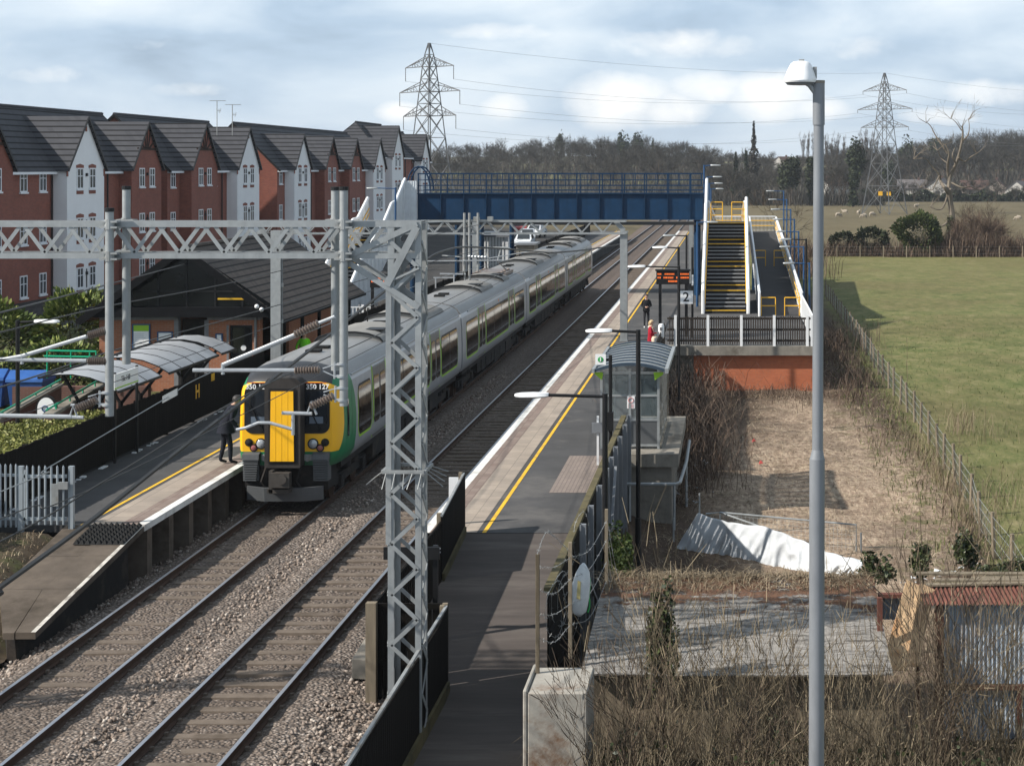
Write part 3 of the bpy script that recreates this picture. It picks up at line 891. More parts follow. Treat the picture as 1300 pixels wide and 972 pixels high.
    if cab:
        def rrect(mb, u0, u1, z0, z1, y, rl, rr=None, th=.02):
            """flat plate with rounded corners: radii lower-left, lower-right, upper-right, upper-left"""
            rad = rl if hasattr(rl, '__len__') else (rl,)*4
            cs = [(u0, z0, 1, 1, 180), (u1, z0, -1, 1, 270), (u1, z1, -1, -1, 0), (u0, z1, 1, -1, 90)]
            pts = []
            for (cu, cz, su, sz, a0), r in zip(cs, rad):
                for k in range(6):
                    a = R(a0 + 15*k + (7.5 if False else 0) + 3*k)
                    pts.append((cu + su*r + r*math.cos(a), y, cz + sz*r + r*math.sin(a)))
            mb.prism(pts, (0, th, 0)); return mb
        # black windscreen panels and glass
        for u0, u1, rad in ((-1.13, -.44, (.22, .02, .02, .3)), (.44, 1.13, (.02, .22, .3, .02))):
            d = rrect(MB(), u0, u1, 1.97, 3.32, -.02, rad)
            panel = shift(d).build('windscreen_surround', M['black'], body)
            a, b = (u0 + .06, u1 - .03) if u0 < 0 else (u0 + .04, u1 - .07)
            d = rrect(MB(), a, b, 2.2, 3.1, -.032, .08)
            shift(d).build('windscreen', M['screen'], body)
            d = MB(); um = (a + b) / 2
            d.bar((um + .1, -.06, 2.08), (um - .2, -.06, 2.75), .025); d.bar((um - .24, -.06, 2.5), (um - .17, -.06, 3.02), .035, .02); d.disc((um + .1, -.02, 2.08), .05, th=.05, n=10)
            shift(d).build('wiper', M['rubber'], body)
            d = MB(); d.box(a + .12, b - .1, -.036, -.0325, 2.24, 2.42)
            shift(d).build('sun_blind', pm('pale_cab_blind', (.1, .13, .17), .5), body)
            text_mesh('number', '350 127', .185, (TX + (-.79 if u0 < 0 else .81), TY - .024, 3.205), FRONT, M['whiteclean'], body, bold=.004)
        # orange line along the roof edge
        for q0, q1 in ((-1.05, -.48), (.48, 1.05)): d = MB(); d.tube([(q0, -.026, 3.318), (q1, -.026, 3.318)], .011, 4); shift(d).build('red_stripe', pm('red_roof_line', (.6, .09, .03), .5), body)
        # lamps
        for sg in (-1, 1):
            for u, z, r, m_, nm in ((.69, 1.70, .115, 'lens', 'headlight'), (1.01, 1.735, .075, 'dark', 'marker_light'), (.88, 1.59, .075, 'tail', 'tail_light')):
                d = MB(); d.disc((sg*u, .005, z), r + .03, th=.03); ring = shift(d).build('lamp_bezel', M['black'], body)
                d = MB(); d.lathe((sg*u, -.028, z), [(r, 0), (r*.85, -.02), (r*.35, -.035)], 18, axis=1); shift(d).build(nm, M[m_], body, smooth=True)
            # ribbed anti-climber and its rounded top
            d = MB()
            d.box(sg*.72, sg*1.12, -.12, .2, .74, 1.42)
            for k in range(9): d.box(sg*(.72 + .006*(8-k)), sg*(1.13 - .006*(8-k)*.4), -.2, -.121, .75 + k*.062, .785 + k*.062)
            d.prism([(sg*.7, -.22, 1.3), (sg*.7, -.2, 1.44), (sg*.7, -.05, 1.48), (sg*.7, .2, 1.48), (sg*.7, .2, 1.3)], (sg*.44, 0, 0))
            shift(d).build('anti_climber', M['ribs'], body)
            d = MB(); d.box(sg*.47, sg*.66, -.06, .1, 1.26, 1.42); d.tube([(sg*.56, -.1, 1.3), (sg*.56, .1, 1.3)], .06, 10)
            shift(d).build('jumper_socket', M['galv_old'], body)
        # corridor connection with a yellow plank-grooved door
        d = rrect(MB(), -.47, .47, 1.14, 3.5, -.48, (.03, .03, .2, .2), th=.5)
        gang = shift(d).build('gangway', M['gang'], body)
        d = rrect(MB(), -.36, .36, 1.26, 3.22, -.5, (.02, .02, .04, .04), th=.019)
        shift(d).build('gangway_seal', M['black'], body)
        for k in range(4):
            a = -.318 + k*.159
            d = MB(); d.prism([(a + .004, -.525, 1.32), (a + .155, -.525, 1.32), (a + .155 - (.02 if k == 3 else 0), -.525, 3.15), (a + .004 + (.02 if k == 0 else 0), -.525, 3.15)], (0, .024, 0))
            if k == 0: dd = d
            else: dd.add(d.v, d.f)
        shift(dd).build('end_door', M['yellowdoor'], body)
        # coupler, deflector
        d = MB(); d.tube([(0, -.75, .86), (0, .1, .86)], .13, 12); d.box(-.26, .26, -.8, -.55, .68, 1.06); d.tube([(.07, -.84, .9), (.07, -.79, .9)], .13, 14)
        d.box(-.34, .24, -.7, -.3, .52, .62); d.box(-.3, -.2, -.7, -.35, .5, 1.1)
        shift(d).build('coupler', pm('oily_coupler_steel', (.07, .062, .055), .55, .4, .3, 6), body)
        d = MB()
        d.add([(-1.0, -.25, .62), (-.5, -.42, .6), (.5, -.42, .6), (1.0, -.25, .62), (-1.0, -.2, .26), (-.5, -.36, .24), (.5, -.36, .24), (1.0, -.2, .26),
               (-1.0, -.15, .62), (-.5, -.32, .6), (.5, -.32, .6), (1.0, -.15, .62), (-1.0, -.1, .26), (-.5, -.26, .24), (.5, -.26, .24), (1.0, -.1, .26)],
              [(0, 4, 5, 1), (1, 5, 6, 2), (2, 6, 7, 3), (8, 9, 13, 12), (9, 10, 14, 13), (10, 11, 15, 14), (0, 1, 9, 8), (1, 2, 10, 9), (2, 3, 11, 10), (4, 12, 13, 5), (5, 13, 14, 6), (6, 14, 15, 7), (0, 8, 12, 4), (3, 7, 15, 11)])
        shift(d).build('deflector', M['ribs'], body)
        d = MB(); d.box(-1.1, 1.1, -.05, 1.0, .5, 1.13)
        for q in (-.5, .4): d.tube([(q, -.2, 1.1), (q - .1, -.28, .75), (q + .05, -.2, .5)], .04, 6)
        shift(d).build('cab_underside', M['dark'], body)
        for sg in (-1, 1):
            d = MB(); side_panel(d, .95, 1.1, 1.75, 2.75, .05, .01, sg); shift(d).build('cab_window', M['screen'], body)
            d = MB(); side_panel(d, .88, .9, 1.15, 3.2, .004, .006, sg); side_panel(d, 1.48, 1.5, 1.15, 3.2, .004, .006, sg); shift(d).build('cab_door_seam', M['black'], body)
M['olamp'] = None
# ---------------------------------------------------------------- overhead line: near gantry
GY0, GY1 = 26.9, 27.46
def zigzag(mb, a, b, c, d, n, w, h, alt=0, up=(0, 1, 0)):
    """V bracing between chord a-b and chord c-d"""
    a, b, c, d = map(Vector, (a, b, c, d))
    for i in range(n):
        p0 = a.lerp(b, (i + .06) / n); p1 = c.lerp(d, (i + .5) / n); p2 = a.lerp(b, (i + .94) / n)
        mb.bar(p0, p1, w, h, up); mb.bar(p1, p2, w, h, up)
def lattice_tower(name, parent, x0, x1, z0, z1, m):
    t = MB()
    for x in (x0, x1):
        for y in (GY0, GY1):
            sx = 1 if x == x0 else -1; sy = 1 if y == GY0 else -1
            t.box(x, x + sx*.095, y, y + sy*.012, z0, z1); t.box(x, x + sx*.012, y + sy*.012, y + sy*.09, z0, z1)
    n = int((z1 - z0) / .8)
    for f_, (p, q) in enumerate((((x0+.05, GY0-.01), (x1-.05, GY0-.01)), ((x0+.05, GY1+.01), (x1-.05, GY1+.01)), ((x0-.01, GY0+.05), (x0-.01, GY1-.05)), ((x1+.01, GY0+.05), (x1+.01, GY1-.05)))):
        zz = z1 - .35
        i = 0
        up = (0, 1, 0) if f_ < 2 else (1, 0, 0)
        while zz > z0 + .5:
            a = (p[0], p[1], zz + .02); b = (q[0], q[1], zz - .38); c = (p[0], p[1], zz - .78)
            t.bar(a, b, .062, .012, up); t.bar(b, c, .062, .012, up)
            zz -= .8
    return t.build(name, m, parent)
g = thing('overhead_line_gantry', 'pale galvanised lattice gantry spanning both tracks in the foreground on a square lattice leg', 'gantry', (-5.23, 27.2, -.4))
lattice_tower('lattice_leg', g, -5.49, -4.96, -.6, 8.17, M['galv'])
lattice_tower('lattice_leg', g, -17.6, -17.07, -.6, 8.17, M['galv'])
bm = MB()
for y in (GY0, GY1):
    sy = 1 if y == GY0 else -1
    for z in (8.12, 7.62):
        bm.box(-17.5, -5.0, y - sy*.005, y + sy*.007, z - .045, z + .045); bm.box(-17.5, -5.0, y + sy*.007, y + sy*.08, z + .033, z + .0445)
    zigzag(bm, (-17.0, y + sy*.0155, 8.08), (-5.6, y + sy*.0155, 8.08), (-17.0, y + sy*.0155, 7.66), (-5.6, y + sy*.0155, 7.66), 16, .06, .012)
for i in range(18):
    x = -17.3 + i*.72
    bm.bar((x, GY0 + .05, 8.14), (x + .36, GY1 - .05, 8.14), .04, .01); bm.bar((x + .36, GY1 - .05, 7.6), (x + .72, GY0 + .05, 7.6), .04, .01)
bm.build('lattice_beam', M['galv'], g)
# knee frame beside the leg: post rising beside it with crossing struts
kn = MB()
xk = (474 - CX) / 79.9 * 1.0
zk = lambda py: HC - (py - CY) / 79.9
for y in (GY0, GY1):
    sy = 1 if y == GY0 else -1
    kn.box(-5.52, -5.43, y - sy*.016, y - sy*.004, zk(355) - 4.2, zk(352))
    kn.bar((-5.02, y - sy*.02, zk(284)), (-6.25, y - sy*.02, zk(330)), .09, .014, (0, 1, 0))
    kn.bar((-6.25, y - sy*.032, zk(326)), (-4.99, y - sy*.032, zk(390)), .09, .014, (0, 1, 0))
    kn.bar((-5.02, y - sy*.045, zk(288)), (-5.5, y - sy*.045, zk(362)), .11, .014, (0, 1, 0))
kn.bar((-5.48, GY0, zk(358)), (-4.98, GY0 - .05, zk(340)), .06, .03)
kn.build('knee_brace', M['galv'], g)
# spiked anti-climb collar
sp = MB(); zc = HC - (598 - CY) / 79.9
sp.bar((-5.56, GY0 - .06, zc), (-4.9, GY0 - .06, zc), .05); sp.bar((-5.56, GY1 + .06, zc), (-4.9, GY1 + .06, zc), .05)
sp.bar((-5.56, GY0 - .06, zc), (-5.56, GY1 + .06, zc), .05); sp.bar((-4.9, GY0 - .06, zc), (-4.9, GY1 + .06, zc), .05)
rd = random.Random(3)
for k in range(5):
    x = -5.5 + .14*k
    for y, s in ((GY0 - .06, -1), (GY1 + .06, 1)): sp.bar((x, y, zc), (x + rd.uniform(-.06, .06), y + s*.2, zc - .24), .012)
for k in range(4):
    y = GY0 + .17*k
    sp.bar((-5.56, y, zc), (-5.82, y - .05, zc - .2), .012); sp.bar((-4.9, y, zc), (-4.62, y + .05, zc - .25 + .05*k), .012)
sp.build('anti_climb_spikes', M['galv_old'], g)
# drop tubes clamped to the beam, with insulators and registration arms
def insulator(mb, p, q, n=9, r=.07):
    p = Vector(p); q = Vector(q); pts = []; rs = []
    for i in range(2*n + 1):
        pts.append(p.lerp(q, i/(2*n))); rs.append(r if i % 2 else r*.55)
    mb.tube(pts, rs, 12)
def bracket(mb, p):
    x, y, z = p
    for dz in (-.09, .09): mb.tube([(x - .11, y - .02, z + dz), (x + .09, y - .02, z + dz)], .022, 6)
    mb.tube([(x - .11, y - .02, z - .13), (x - .11, y - .02, z + .13)], .018, 6)
    for dz in (-.1, .1): mb.tube([(x, y, z + dz - .015), (x, y, z + dz + .015)], .08, 12)
    mb.tube([(x - .3, y, z + .03), (x - .11, y - .02, z + .09), (x - .11, y - .02, z - .09), (x - .3, y, z - .01)], .012, 5)
YT = GY0 - .12
def A(px, py, d=YT): return at(px, py, d)
dropset = [
  ('left', 139.0, 268, 528, YT), ('mid', 436.5, 241, 515, YT), ('left', 160.5, 240, 462, GY1 + .1), ('mid', 425.5, 241, 470, GY1 + .1)]
for k, (nm, px, p0, p1, y) in enumerate(dropset):
    a = at(px, p0, y); b = at(px, p1, y); b.x = a.x
    d = MB(); d.tube([b, a], .066, 14)
    tb = d.build('drop_tube', M['galv'], g, smooth=True)
    d = MB(); d.tube([a - Vector((0, 0, .01)), a + Vector((0, 0, .05))], .074, 14); d.build('cap', M['black'], g)
    d = MB()
    for z in (8.12, 7.62):
        d.box(a.x - .14, a.x + .14, y - .07 if y < GY0 else y - .1, y + .12, z - .06, z - .03); d.box(a.x - .14, a.x + .14, y - .07 if y < GY0 else y - .1, y + .12, z + .03, z + .06)
        d.tube([(a.x, y, z - .08), (a.x, y, z + .08)], .08, 12)
    d.build('clamp', M['galv_old'], g)
def arm(tubes, insul, brks):
    d = MB()
    for pts, r in tubes: d.tube(pts, r, 8)
    for p in brks: bracket(d, p)
    d.build('registration_arm', M['tube'], g, smooth=True)
    for p, q in insul:
        d = MB(); insulator(d, p, q); d.build('insulator', M['insul'], g, smooth=True)
arm([([A(-60, 468), A(28, 452), A(110, 427)], .034), ([A(-80, 455), A(110, 458)], .034), ([A(28, 450), A(28, 462)], .03)],
    [(A(112, 426), A(135, 419)), (A(112, 458), A(137, 458))], [])
arm([([A(-80, 526), A(91, 529)], .036), ([A(88, 531), A(93, 515), A(99, 531)], .02), ([A(86, 529), A(106, 530)], .03), ([A(90, 514), A(95, 514)], .022)],
    [(A(97, 518), A(124, 507))], [A(136, 506)])
arm([([A(283, 463), A(374, 425)], .034), ([A(245, 470), A(374, 470)], .034), ([A(283, 461), A(283, 475)], .03), ([A(405, 410), A(425, 402)], .03)],
    [(A(374, 425), A(405, 410)), (A(374, 470), A(406, 469))], [A(434, 470)])
arm([([A(358, 524), A(396, 525)], .03), ([A(372, 525), A(372, 552)], .028), ([A(300, 545.4), A(312, 543), A(328, 536.5), A(342, 536.5), A(372, 545)], .026), ([A(390, 526), A(395, 510), A(402, 526)], .02)],
    [(A(394, 516), A(424, 502))], [A(435, 500)])

# ---------------------------------------------------------------- far gantry
FY0, FY1 = 78.8, 79.25
g2 = thing('overhead_line_gantry', 'thin far lattice gantry in front of the blue footbridge, resting on a pale column', 'gantry', (-5.1, 79, PZ))
d = MB()
for y in (FY0, FY1):
    for z in (6.5, 5.93): d.bar((-22.3, y, z), (-5.0, y, z), .08, .08)
    zigzag(d, (-22.3, y, 6.46), (-5.6, y, 6.46), (-22.3, y, 5.97), (-5.6, y, 5.97), 17, .05, .03)
for i in range(17):
    x = -22.2 + i; d.bar((x, FY0, 6.5), (x + .5, FY1, 6.5), .04); d.bar((x + .5, FY1, 6.5), (x + 1, FY0, 6.5), .04)
d.build('lattice_beam', M['galv'], g2)
d = MB()
d.box(-5.28, -4.94, 78.86, 78.9, PZ, 6.05); d.box(-5.28, -4.94, 79.16, 79.2, PZ, 6.05); d.box(-5.13, -5.09, 78.9, 79.16, PZ, 6.05)
d.box(-5.3, -4.92, 78.82, 79.24, PZ, PZ + .05)
d.bar((-5.5, 79.0, 6.5), (-5.1, 79.0, 6.05), .2, .2)
d.build('column', M['galv'], g2)
d = MB(); d.box(-22.2, -21.85, 78.86, 79.2, 1.0, 6.05); d.build('column', M['galv'], g2)
d = MB()
for x in (-12.48, -12.25, -11.85): d.tube([(x, 78.6, 3.6 if x < -12 else 4.2), (x, 78.6, 6.9)], .06, 8)
for x in (-11.95, -11.3): d.box(x - .12, x + .12, 78.6, 78.9, 6.5, 6.72)
d.build('drop_tube', M['galv_old'], g2, smooth=True)
d = MB()
zf = lambda py: HC - (py - CY)/27.27
d.tube([(-14.3, 78.5, zf(331)), (-10.6, 78.5, zf(330))], .03, 6); d.tube([(-13.6, 78.5, zf(347)), (-12.4, 78.5, zf(347.5))], .035, 6)
d.tube([(-13.9, 78.5, zf(352)), (-12.9, 78.5, zf(352))], .03, 6); d.tube([(-12.95, 78.5, zf(347)), (-12.95, 78.5, zf(358))], .035, 6); d.tube([(-13.8, 78.5, zf(352)), (-13.8, 78.5, zf(365))], .035, 6)
d.tube([(-12.1, 78.5, zf(331)), (-9.3, 78.5, zf(318)), (-8.5, 78.5, zf(320))], .025, 6)
insulator(d, (-12.3, 78.5, zf(325)), (-11.4, 78.5, zf(326)), 6, .08)
d.build('registration_arm', M['tube'], g2, smooth=True)
# single column before the station roof, and others further along
def mast(x, y, z0, z1, label, w=.36):
    t = thing('overhead_line_mast', label, 'mast', (x, y, z0))
    d = MB(); d.box(x - w/2, x + w/2, y - .15, y - .13, z0, z1); d.box(x - w/2, x + w/2, y + .13, y + .15, z0, z1); d.box(x - .012, x + .012, y - .13, y + .13, z0, z1)
    d.box(x - w/2 - .06, x + w/2 + .06, y - .2, y + .2, z0, z0 + .04)
    d.build('column', M['galv'], t)
    d = MB()
    for k in range(4): d.box(x + w/2, x + w/2 + .05, y - .12, y + .05, z0 + 1.2 + k*1.3, z0 + 1.34 + k*1.3)
    d.build('bracket', M['galv_old'], t)
    return t
mast(-16.45, 61, PZ, 6.75, 'pale grey steel column standing before the dark station roof')
mast(-2.95, 118, PZ, 6.1, 'thin grey column standing on the right platform beneath the blue bridge', .26)
mast(-14.6, 96, PZ, 5.9, 'grey column standing on the left platform just before the bridge', .36)

# ---------------------------------------------------------------- wires
def wire(pts, r, label, group='overhead wires', m='wire', n=16):
    pts = [Vector(p) for p in pts]
    if 18 < pts[0].y < 31: pts = [pts[0] + Vector((-.4, -26, 1.2)), pts[0] + Vector((-.2, -9, .15))] + pts   # carries on over the viewer's side
    d = MB(); d.tube(cable(pts, n), r, 5, caps=False)
    o = d.build('overhead_wire', M[m], smooth=True)
    return tag(o, label, 'wire', group)
wire([at(-40, 775, 19.0), at(0, 745, 19.7), at(120, 657, 22.6), at(251, 553, 27.0), at(390, 447, 33.9), at(523, 343, 45.0), at(565, 318, 50), at(610, 314, 62), at(700, 321, 79)], .034, 'thickest dark cable, sweeping up across the train front to the far gantry')
wire([at(700, 321, 79), at(745, 317, 90), at(795, 309, 110)], .045, 'dark cable hanging over the train roof behind the far gantry')
wire([at(-60, 437, 25), at(0, 422, 26.8), at(140, 388, 36), at(288, 360, 50), at(450, 321, 62), at(610, 285, 79)], .014, 'thin upper wire crossing the dark station gable')
wire([at(-30, 500, 21), at(144, 445, 32), at(330, 394, 42), at(480, 350, 58), at(630, 312, 79)], .014, 'thin wire crossing in front of the curved canopies')
wire([at(30, 612, 20.5), at(62, 593, 21.1), at(208, 507, 25), at(267, 473, 27.6), at(420, 410, 38), at(560, 352, 57), at(699, 318, 79)], .008, 'pale wire carrying a small white block above the fence', m='galv')
wire([at(-30, 702, 19), at(150, 600, 22), at(330, 492, 27), at(490, 420, 40), at(640, 345, 79)], .012, 'thin slack wire passing just left of the train nose')
wire([at(-30, 405, 30), at(0, 397, 30), at(70, 379, 38), at(130, 363, 46), at(300, 318, 79)], .02, 'high wire passing in front of the brick terrace base')
wire([(-8.6, 20, 4.9), (-8.4, 27, 4.8), (-8.75, 79, 4.75), (-8.4, 140, 4.8), (-8.6, 230, 4.8)], .008, 'thin contact wire hanging over the empty right track')
wire([(-11.9, 20, 4.9), (-12.0, 27, 4.85), (-11.7, 79, 5.06), (-11.9, 140, 4.8), (-11.8, 230, 4.8)], .008, 'thin contact wire hanging over the standing train')
d = MB(); d.box(-.2, .2, -.02, .02, -.07, .07)
p = at(216, 502, 25.2); d.v = [(v[0]*.55 + p.x, v[1] + p.y, v[2]*.75 + v[0]*.3 + p.z) for v in d.v]
o = d.build('wire_separator', M['galv']); tag(o, 'small white block fixed on the pale wire above the black fence', 'wire block')
# ---------------------------------------------------------------- foliage helpers
def leafmat(name, c0, c1, c2, rough=.55):
    t = NT(name); g_ = t.node('ShaderNodeNewGeometry')
    col = t.ramp(g_.outputs['Random Per Island'], [(0, c0), (.55, c1), (1, c2)])
    n = t.noise(t.coord(), 1.1, 3, .6)
    col = t.mix(t.maprange(n, .35, .7, 0, .45), col, hsv(c0, .8))
    return t.fin(col, rough, 0, .3)
M['laurel'] = leafmat('laurel_leaves', (.04, .065, .014), (.12, .165, .032), (.32, .34, .1))
M['hedge'] = leafmat('clipped_hedge_leaves', (.09, .105, .02), (.2, .21, .045), (.33, .31, .11))
M['ivy'] = leafmat('ivy_leaves', (.012, .02, .008), (.035, .05, .018), (.09, .1, .04), .4)
M['evergreen'] = leafmat('evergreen_foliage', (.012, .018, .009), (.025, .036, .015), (.05, .06, .025), .8)
M['bushgreen'] = leafmat('green_bush_foliage', (.022, .036, .01), (.05, .07, .018), (.1, .115, .03), .8)
M['twig'] = leafmat('brown_twigs', (.045, .033, .024), (.09, .066, .046), (.16, .12, .085), .95)
M['twigred'] = leafmat('reddish_bramble_stems', (.05, .032, .024), (.115, .078, .056), (.22, .16, .115), .95)
M['twigfar'] = leafmat('grey_distant_twigs', (.027, .025, .021), (.05, .046, .038), (.082, .074, .06), .95)
M['twigpale'] = leafmat('pale_dry_stems', (.14, .105, .065), (.24, .185, .12), (.36, .29, .2), .95)
M['straw'] = leafmat('dry_grass_blades', (.15, .11, .07), (.32, .245, .165), (.48, .4, .28), .95)
M['grassgreen'] = leafmat('green_grass_blades', (.05, .065, .018), (.1, .115, .035), (.18, .17, .07), .9)
M['bark'] = pm('grey_brown_bark', (.085, .068, .054), .95, 0, .3, 3, bump=.5, bscale=12)
M['twigolive'] = leafmat('olive_brown_stems', (.085, .065, .042), (.17, .135, .088), (.3, .245, .165), .95)
M['barkpale'] = pm('pale_dead_bark', (.17, .143, .112), .9, 0, .25, 3, bump=.4, bscale=12)
def leaves(P, size, flat=0., asp=.55, seed=1, nrm=None):
    """quads (n,4,3) round points P"""
    r_ = np.random.default_rng(seed); P = np.asarray(P); n = len(P)
    a = r_.normal(size=(n, 3)); a /= np.linalg.norm(a, axis=1)[:, None]
    if flat: a[:, 2] *= (1 - flat); a /= np.linalg.norm(a, axis=1)[:, None]
    b = r_.normal(size=(n, 3)); b -= a * (a*b).sum(1)[:, None]; b /= np.linalg.norm(b, axis=1)[:, None]
    s = size * r_.uniform(.6, 1.3, (n, 1))
    a = a*s; b = b*s*asp
    V = np.stack([P - a, P - b*1. , P + a, P + b], 1)
    Fc = np.arange(4*n).reshape(n, 4)
    return V.reshape(-1, 3), Fc
def blob_points(n, c, rad, seed, lumps=9, shell=.55):
    """points in the outer shells of a lumpy crown"""
    r_ = np.random.default_rng(seed); c = np.asarray(c, float); rad = np.asarray(rad, float)
    ctr = r_.normal(size=(lumps, 3)); ctr /= np.linalg.norm(ctr, axis=1)[:, None]; ctr *= r_.uniform(.25, .72, (lumps, 1))
    k = r_.integers(0, lumps, n); d = r_.normal(size=(n, 3)); d /= np.linalg.norm(d, axis=1)[:, None]
    rr = r_.uniform(shell, 1.05, (n, 1)) * r_.uniform(.28, .5, (lumps, 1))[k]
    P = ctr[k] + d*rr
    P = c + P*rad
    return P
def bush_points(n, c, rad, seed):
    r_ = np.random.default_rng(seed); d = r_.normal(size=(n, 3)); d /= np.linalg.norm(d, axis=1)[:, None]
    k = np.array([1 + .32*mnoise.noise(Vector(q)*1.7 + Vector((seed, 0, 0))) + .16*mnoise.noise(Vector(q)*4.5 + Vector((0, seed, 0))) for q in d])
    r = k*r_.uniform(.55, 1., n)**.45
    return np.asarray(c, float) + d*r[:, None]*np.asarray(rad, float)
def blades(n, xs, ys, zf, h0, h1, lean, wid, seed, curve=.3):
    """thin bent blades/stems, two segments each"""
    r_ = np.random.default_rng(seed)
    x, y = xs(r_, n), ys(r_, n)
    z = np.array([zf(a, b) for a, b in zip(x, y)])
    h = r_.uniform(h0, h1, n); ang = r_.uniform(0, 2*np.pi, n); ln = r_.uniform(.1, lean, n)*h
    dx, dy = np.cos(ang), np.sin(ang)
    wv = np.stack([-dy, dx, np.zeros(n)], 1)*wid/2
    p0 = np.stack([x, y, z], 1); p1 = p0 + np.stack([dx*ln*.35, dy*ln*.35, h*.6], 1); p2 = p0 + np.stack([dx*ln, dy*ln, h*(1 - curve*r_.random(n))], 1)
    V = np.stack([p0 - wv, p0 + wv, p1 + wv*.8, p1 - wv*.8, p2 + wv*.25, p2 - wv*.25], 1)
    b = 6*np.arange(n)[:, None]
    Fc = np.concatenate([b + np.array([0, 1, 2, 3]), b + np.array([3, 2, 4, 5])])
    return V.reshape(-1, 3), Fc
def arches(n, xs, ys, zf, h0, h1, reach, wid, seed):
    """arching bramble stems: up, over and down again"""
    r_ = np.random.default_rng(seed); x, y = xs(r_, n), ys(r_, n)
    keep = np.array([mnoise.noise(Vector((a*.8, b*.5, seed))) > -.12 for a, b in zip(x, y)]); x, y = x[keep], y[keep]; n = len(x)
    z = np.array([zf(a, b) for a, b in zip(x, y)])
    h = r_.uniform(h0, h1, n); ang = r_.uniform(0, 2*np.pi, n); L = h*r_.uniform(.4, reach, n); dx, dy = np.cos(ang), np.sin(ang)
    wv = np.stack([-dy, dx, np.zeros(n)], 1)*wid/2; end = r_.uniform(.05, .8, n)
    p = [np.stack([x + dx*L*u, y + dy*L*u, z + h*k], 1) for u, k in ((0, 0), (.22, .65), (.6, 1.))] + [np.stack([x + dx*L, y + dy*L, z + h*end], 1)]
    V = np.stack([q for i, c in enumerate(p) for q in (c - wv*(1 - .2*i), c + wv*(1 - .2*i))], 1)
    b = 8*np.arange(n)[:, None]; Fc = np.concatenate([b + np.array([2*i, 2*i+1, 2*i+3, 2*i+2]) for i in range(3)])
    return V.reshape(-1, 3), Fc
def lump(mb, c, rad, seed, n=14, m=9):
    """dark uneven core that stops light passing through a bush"""
    c = Vector(c)
    b = len(mb.v)
    mb.ball(c, 1., rad, n, m)
    for i in range(b, len(mb.v)):
        p = Vector(mb.v[i]) - c
        k = 1 + .35*mnoise.noise(p*1.3 + Vector((seed, 0, 0)))
        mb.v[i] = tuple(c + p*k)
def bush(name, label, c, rad, n, size, m, seed, group=None, cat='bush', stems=True, core=.6, asp=.55):
    t = thing(name, label, cat, (c[0], c[1], c[2] - rad[2]), group)
    mb = MB(); mb.array(*leaves(bush_points(n, c, rad, seed), size, seed=seed, asp=asp))
    mb.build('foliage', m, t)
    st_ = MB(); rd = random.Random(seed)
    for k in range(7):
        a = rd.uniform(0, 6.28)
        q = (c[0] + rad[0]*.6*math.cos(a), c[1] + rad[1]*.6*math.sin(a), c[2] + rad[2]*rd.uniform(-.1, .5))
        st_.tube([(c[0] + rd.uniform(-.1, .1), c[1] + rd.uniform(-.1, .1), c[2] - rad[2]), ((c[0]+q[0])/2, (c[1]+q[1])/2, c[2] - rad[2]*.3), q], [.05, .035, .012], 5)
    st_.build('stems', M['bark'], t)
    return t
# ---------------------------------------------------------------- left boundary: black fence, hedge, gate
f_ = thing('board_fence', 'long black close boarded fence along the back of the left platform', 'fence', (-17.1, 38.5, PZ))
d = MB(); rd = random.Random(8); y = 38.6
while y < 61.6:
    h = 2.32 + rd.uniform(-.02, .02); d.box(-17.12, -17.09, y, y + .14, PZ + .08, h); y += .15
d.box(-17.16, -17.12, 38.6, 61.6, 1.2, 1.3); d.box(-17.16, -17.12, 38.6, 61.6, 2.0, 2.1)
d.build('boards', M['wood_dark'], f_)
y = 38.6
while y < 62:
    d = MB(); d.box(-17.27, -17.165, y - .05, y + .05, .3, 2.3); d.build('post', M['wood_dark'], f_); y += 2.55
d = MB()
for k in range(70):
    y = 40 + 21*rd.random()**1.3
    if mnoise.noise(Vector((y*.9, 0, 0))) < -.05: continue
    d.box(-17.05 - rd.uniform(0, .03), -16.98 + rd.uniform(0, .05), y, y + rd.uniform(.03, .2), PZ, PZ + rd.uniform(.01, .035))
o = d.build('wind_blown_litter', M['white']); tag(o, 'pale litter and leaves drifted along the foot of the black fence', 'litter')
h_ = text_mesh('hydrant_letter', 'H', .62, (-17.083, 54., 1.86), EAST, M['yellow'], f_, extrude=.004, bold=.01)
d = MB(); d.box(-17.085, -17.075, 55.4, 55.75, 2.02, 2.26); d.build('notice_plate', M['yellowline'], f_)
# hedge
hp = [(-17.32, 36.), (-17.32, 47.6), (-18.0, 47.3), (-19.6, 44.8), (-21.6, 42), (-21.6, 36)]
hd = thing('hedge', 'clipped light green flat topped hedge behind the black fence', 'hedge', (-18.5, 42, .6))
def in_poly(x, y, P):
    c = False; j = len(P) - 1
    for i in range(len(P)):
        if (P[i][1] > y) != (P[j][1] > y) and x < (P[j][0]-P[i][0])*(y-P[i][1])/(P[j][1]-P[i][1]) + P[i][0]: c = not c
        j = i
    return c
pts = []
while len(pts) < 22000:
    x, y = rd.uniform(-21.6, -17.3), rd.uniform(36, 47.6)
    if in_poly(x, y, hp): pts.append((x, y, 2.2 + .09*mnoise.noise(Vector((x*1.6, y*1.6, 0))) - rd.random()**2*.22))
for k in range(2500):
    i = rd.choice([1, 2, 3]); a = hp[i]; b = hp[(i+1) % 6]; u = rd.random()
    pts.append((a[0] + (b[0]-a[0])*u, a[1] + (b[1]-a[1])*u, rd.uniform(.6, 2.1)))
mb = MB(); mb.array(*leaves(pts, .055, seed=4)); mb.build('foliage', M['hedge'], hd)
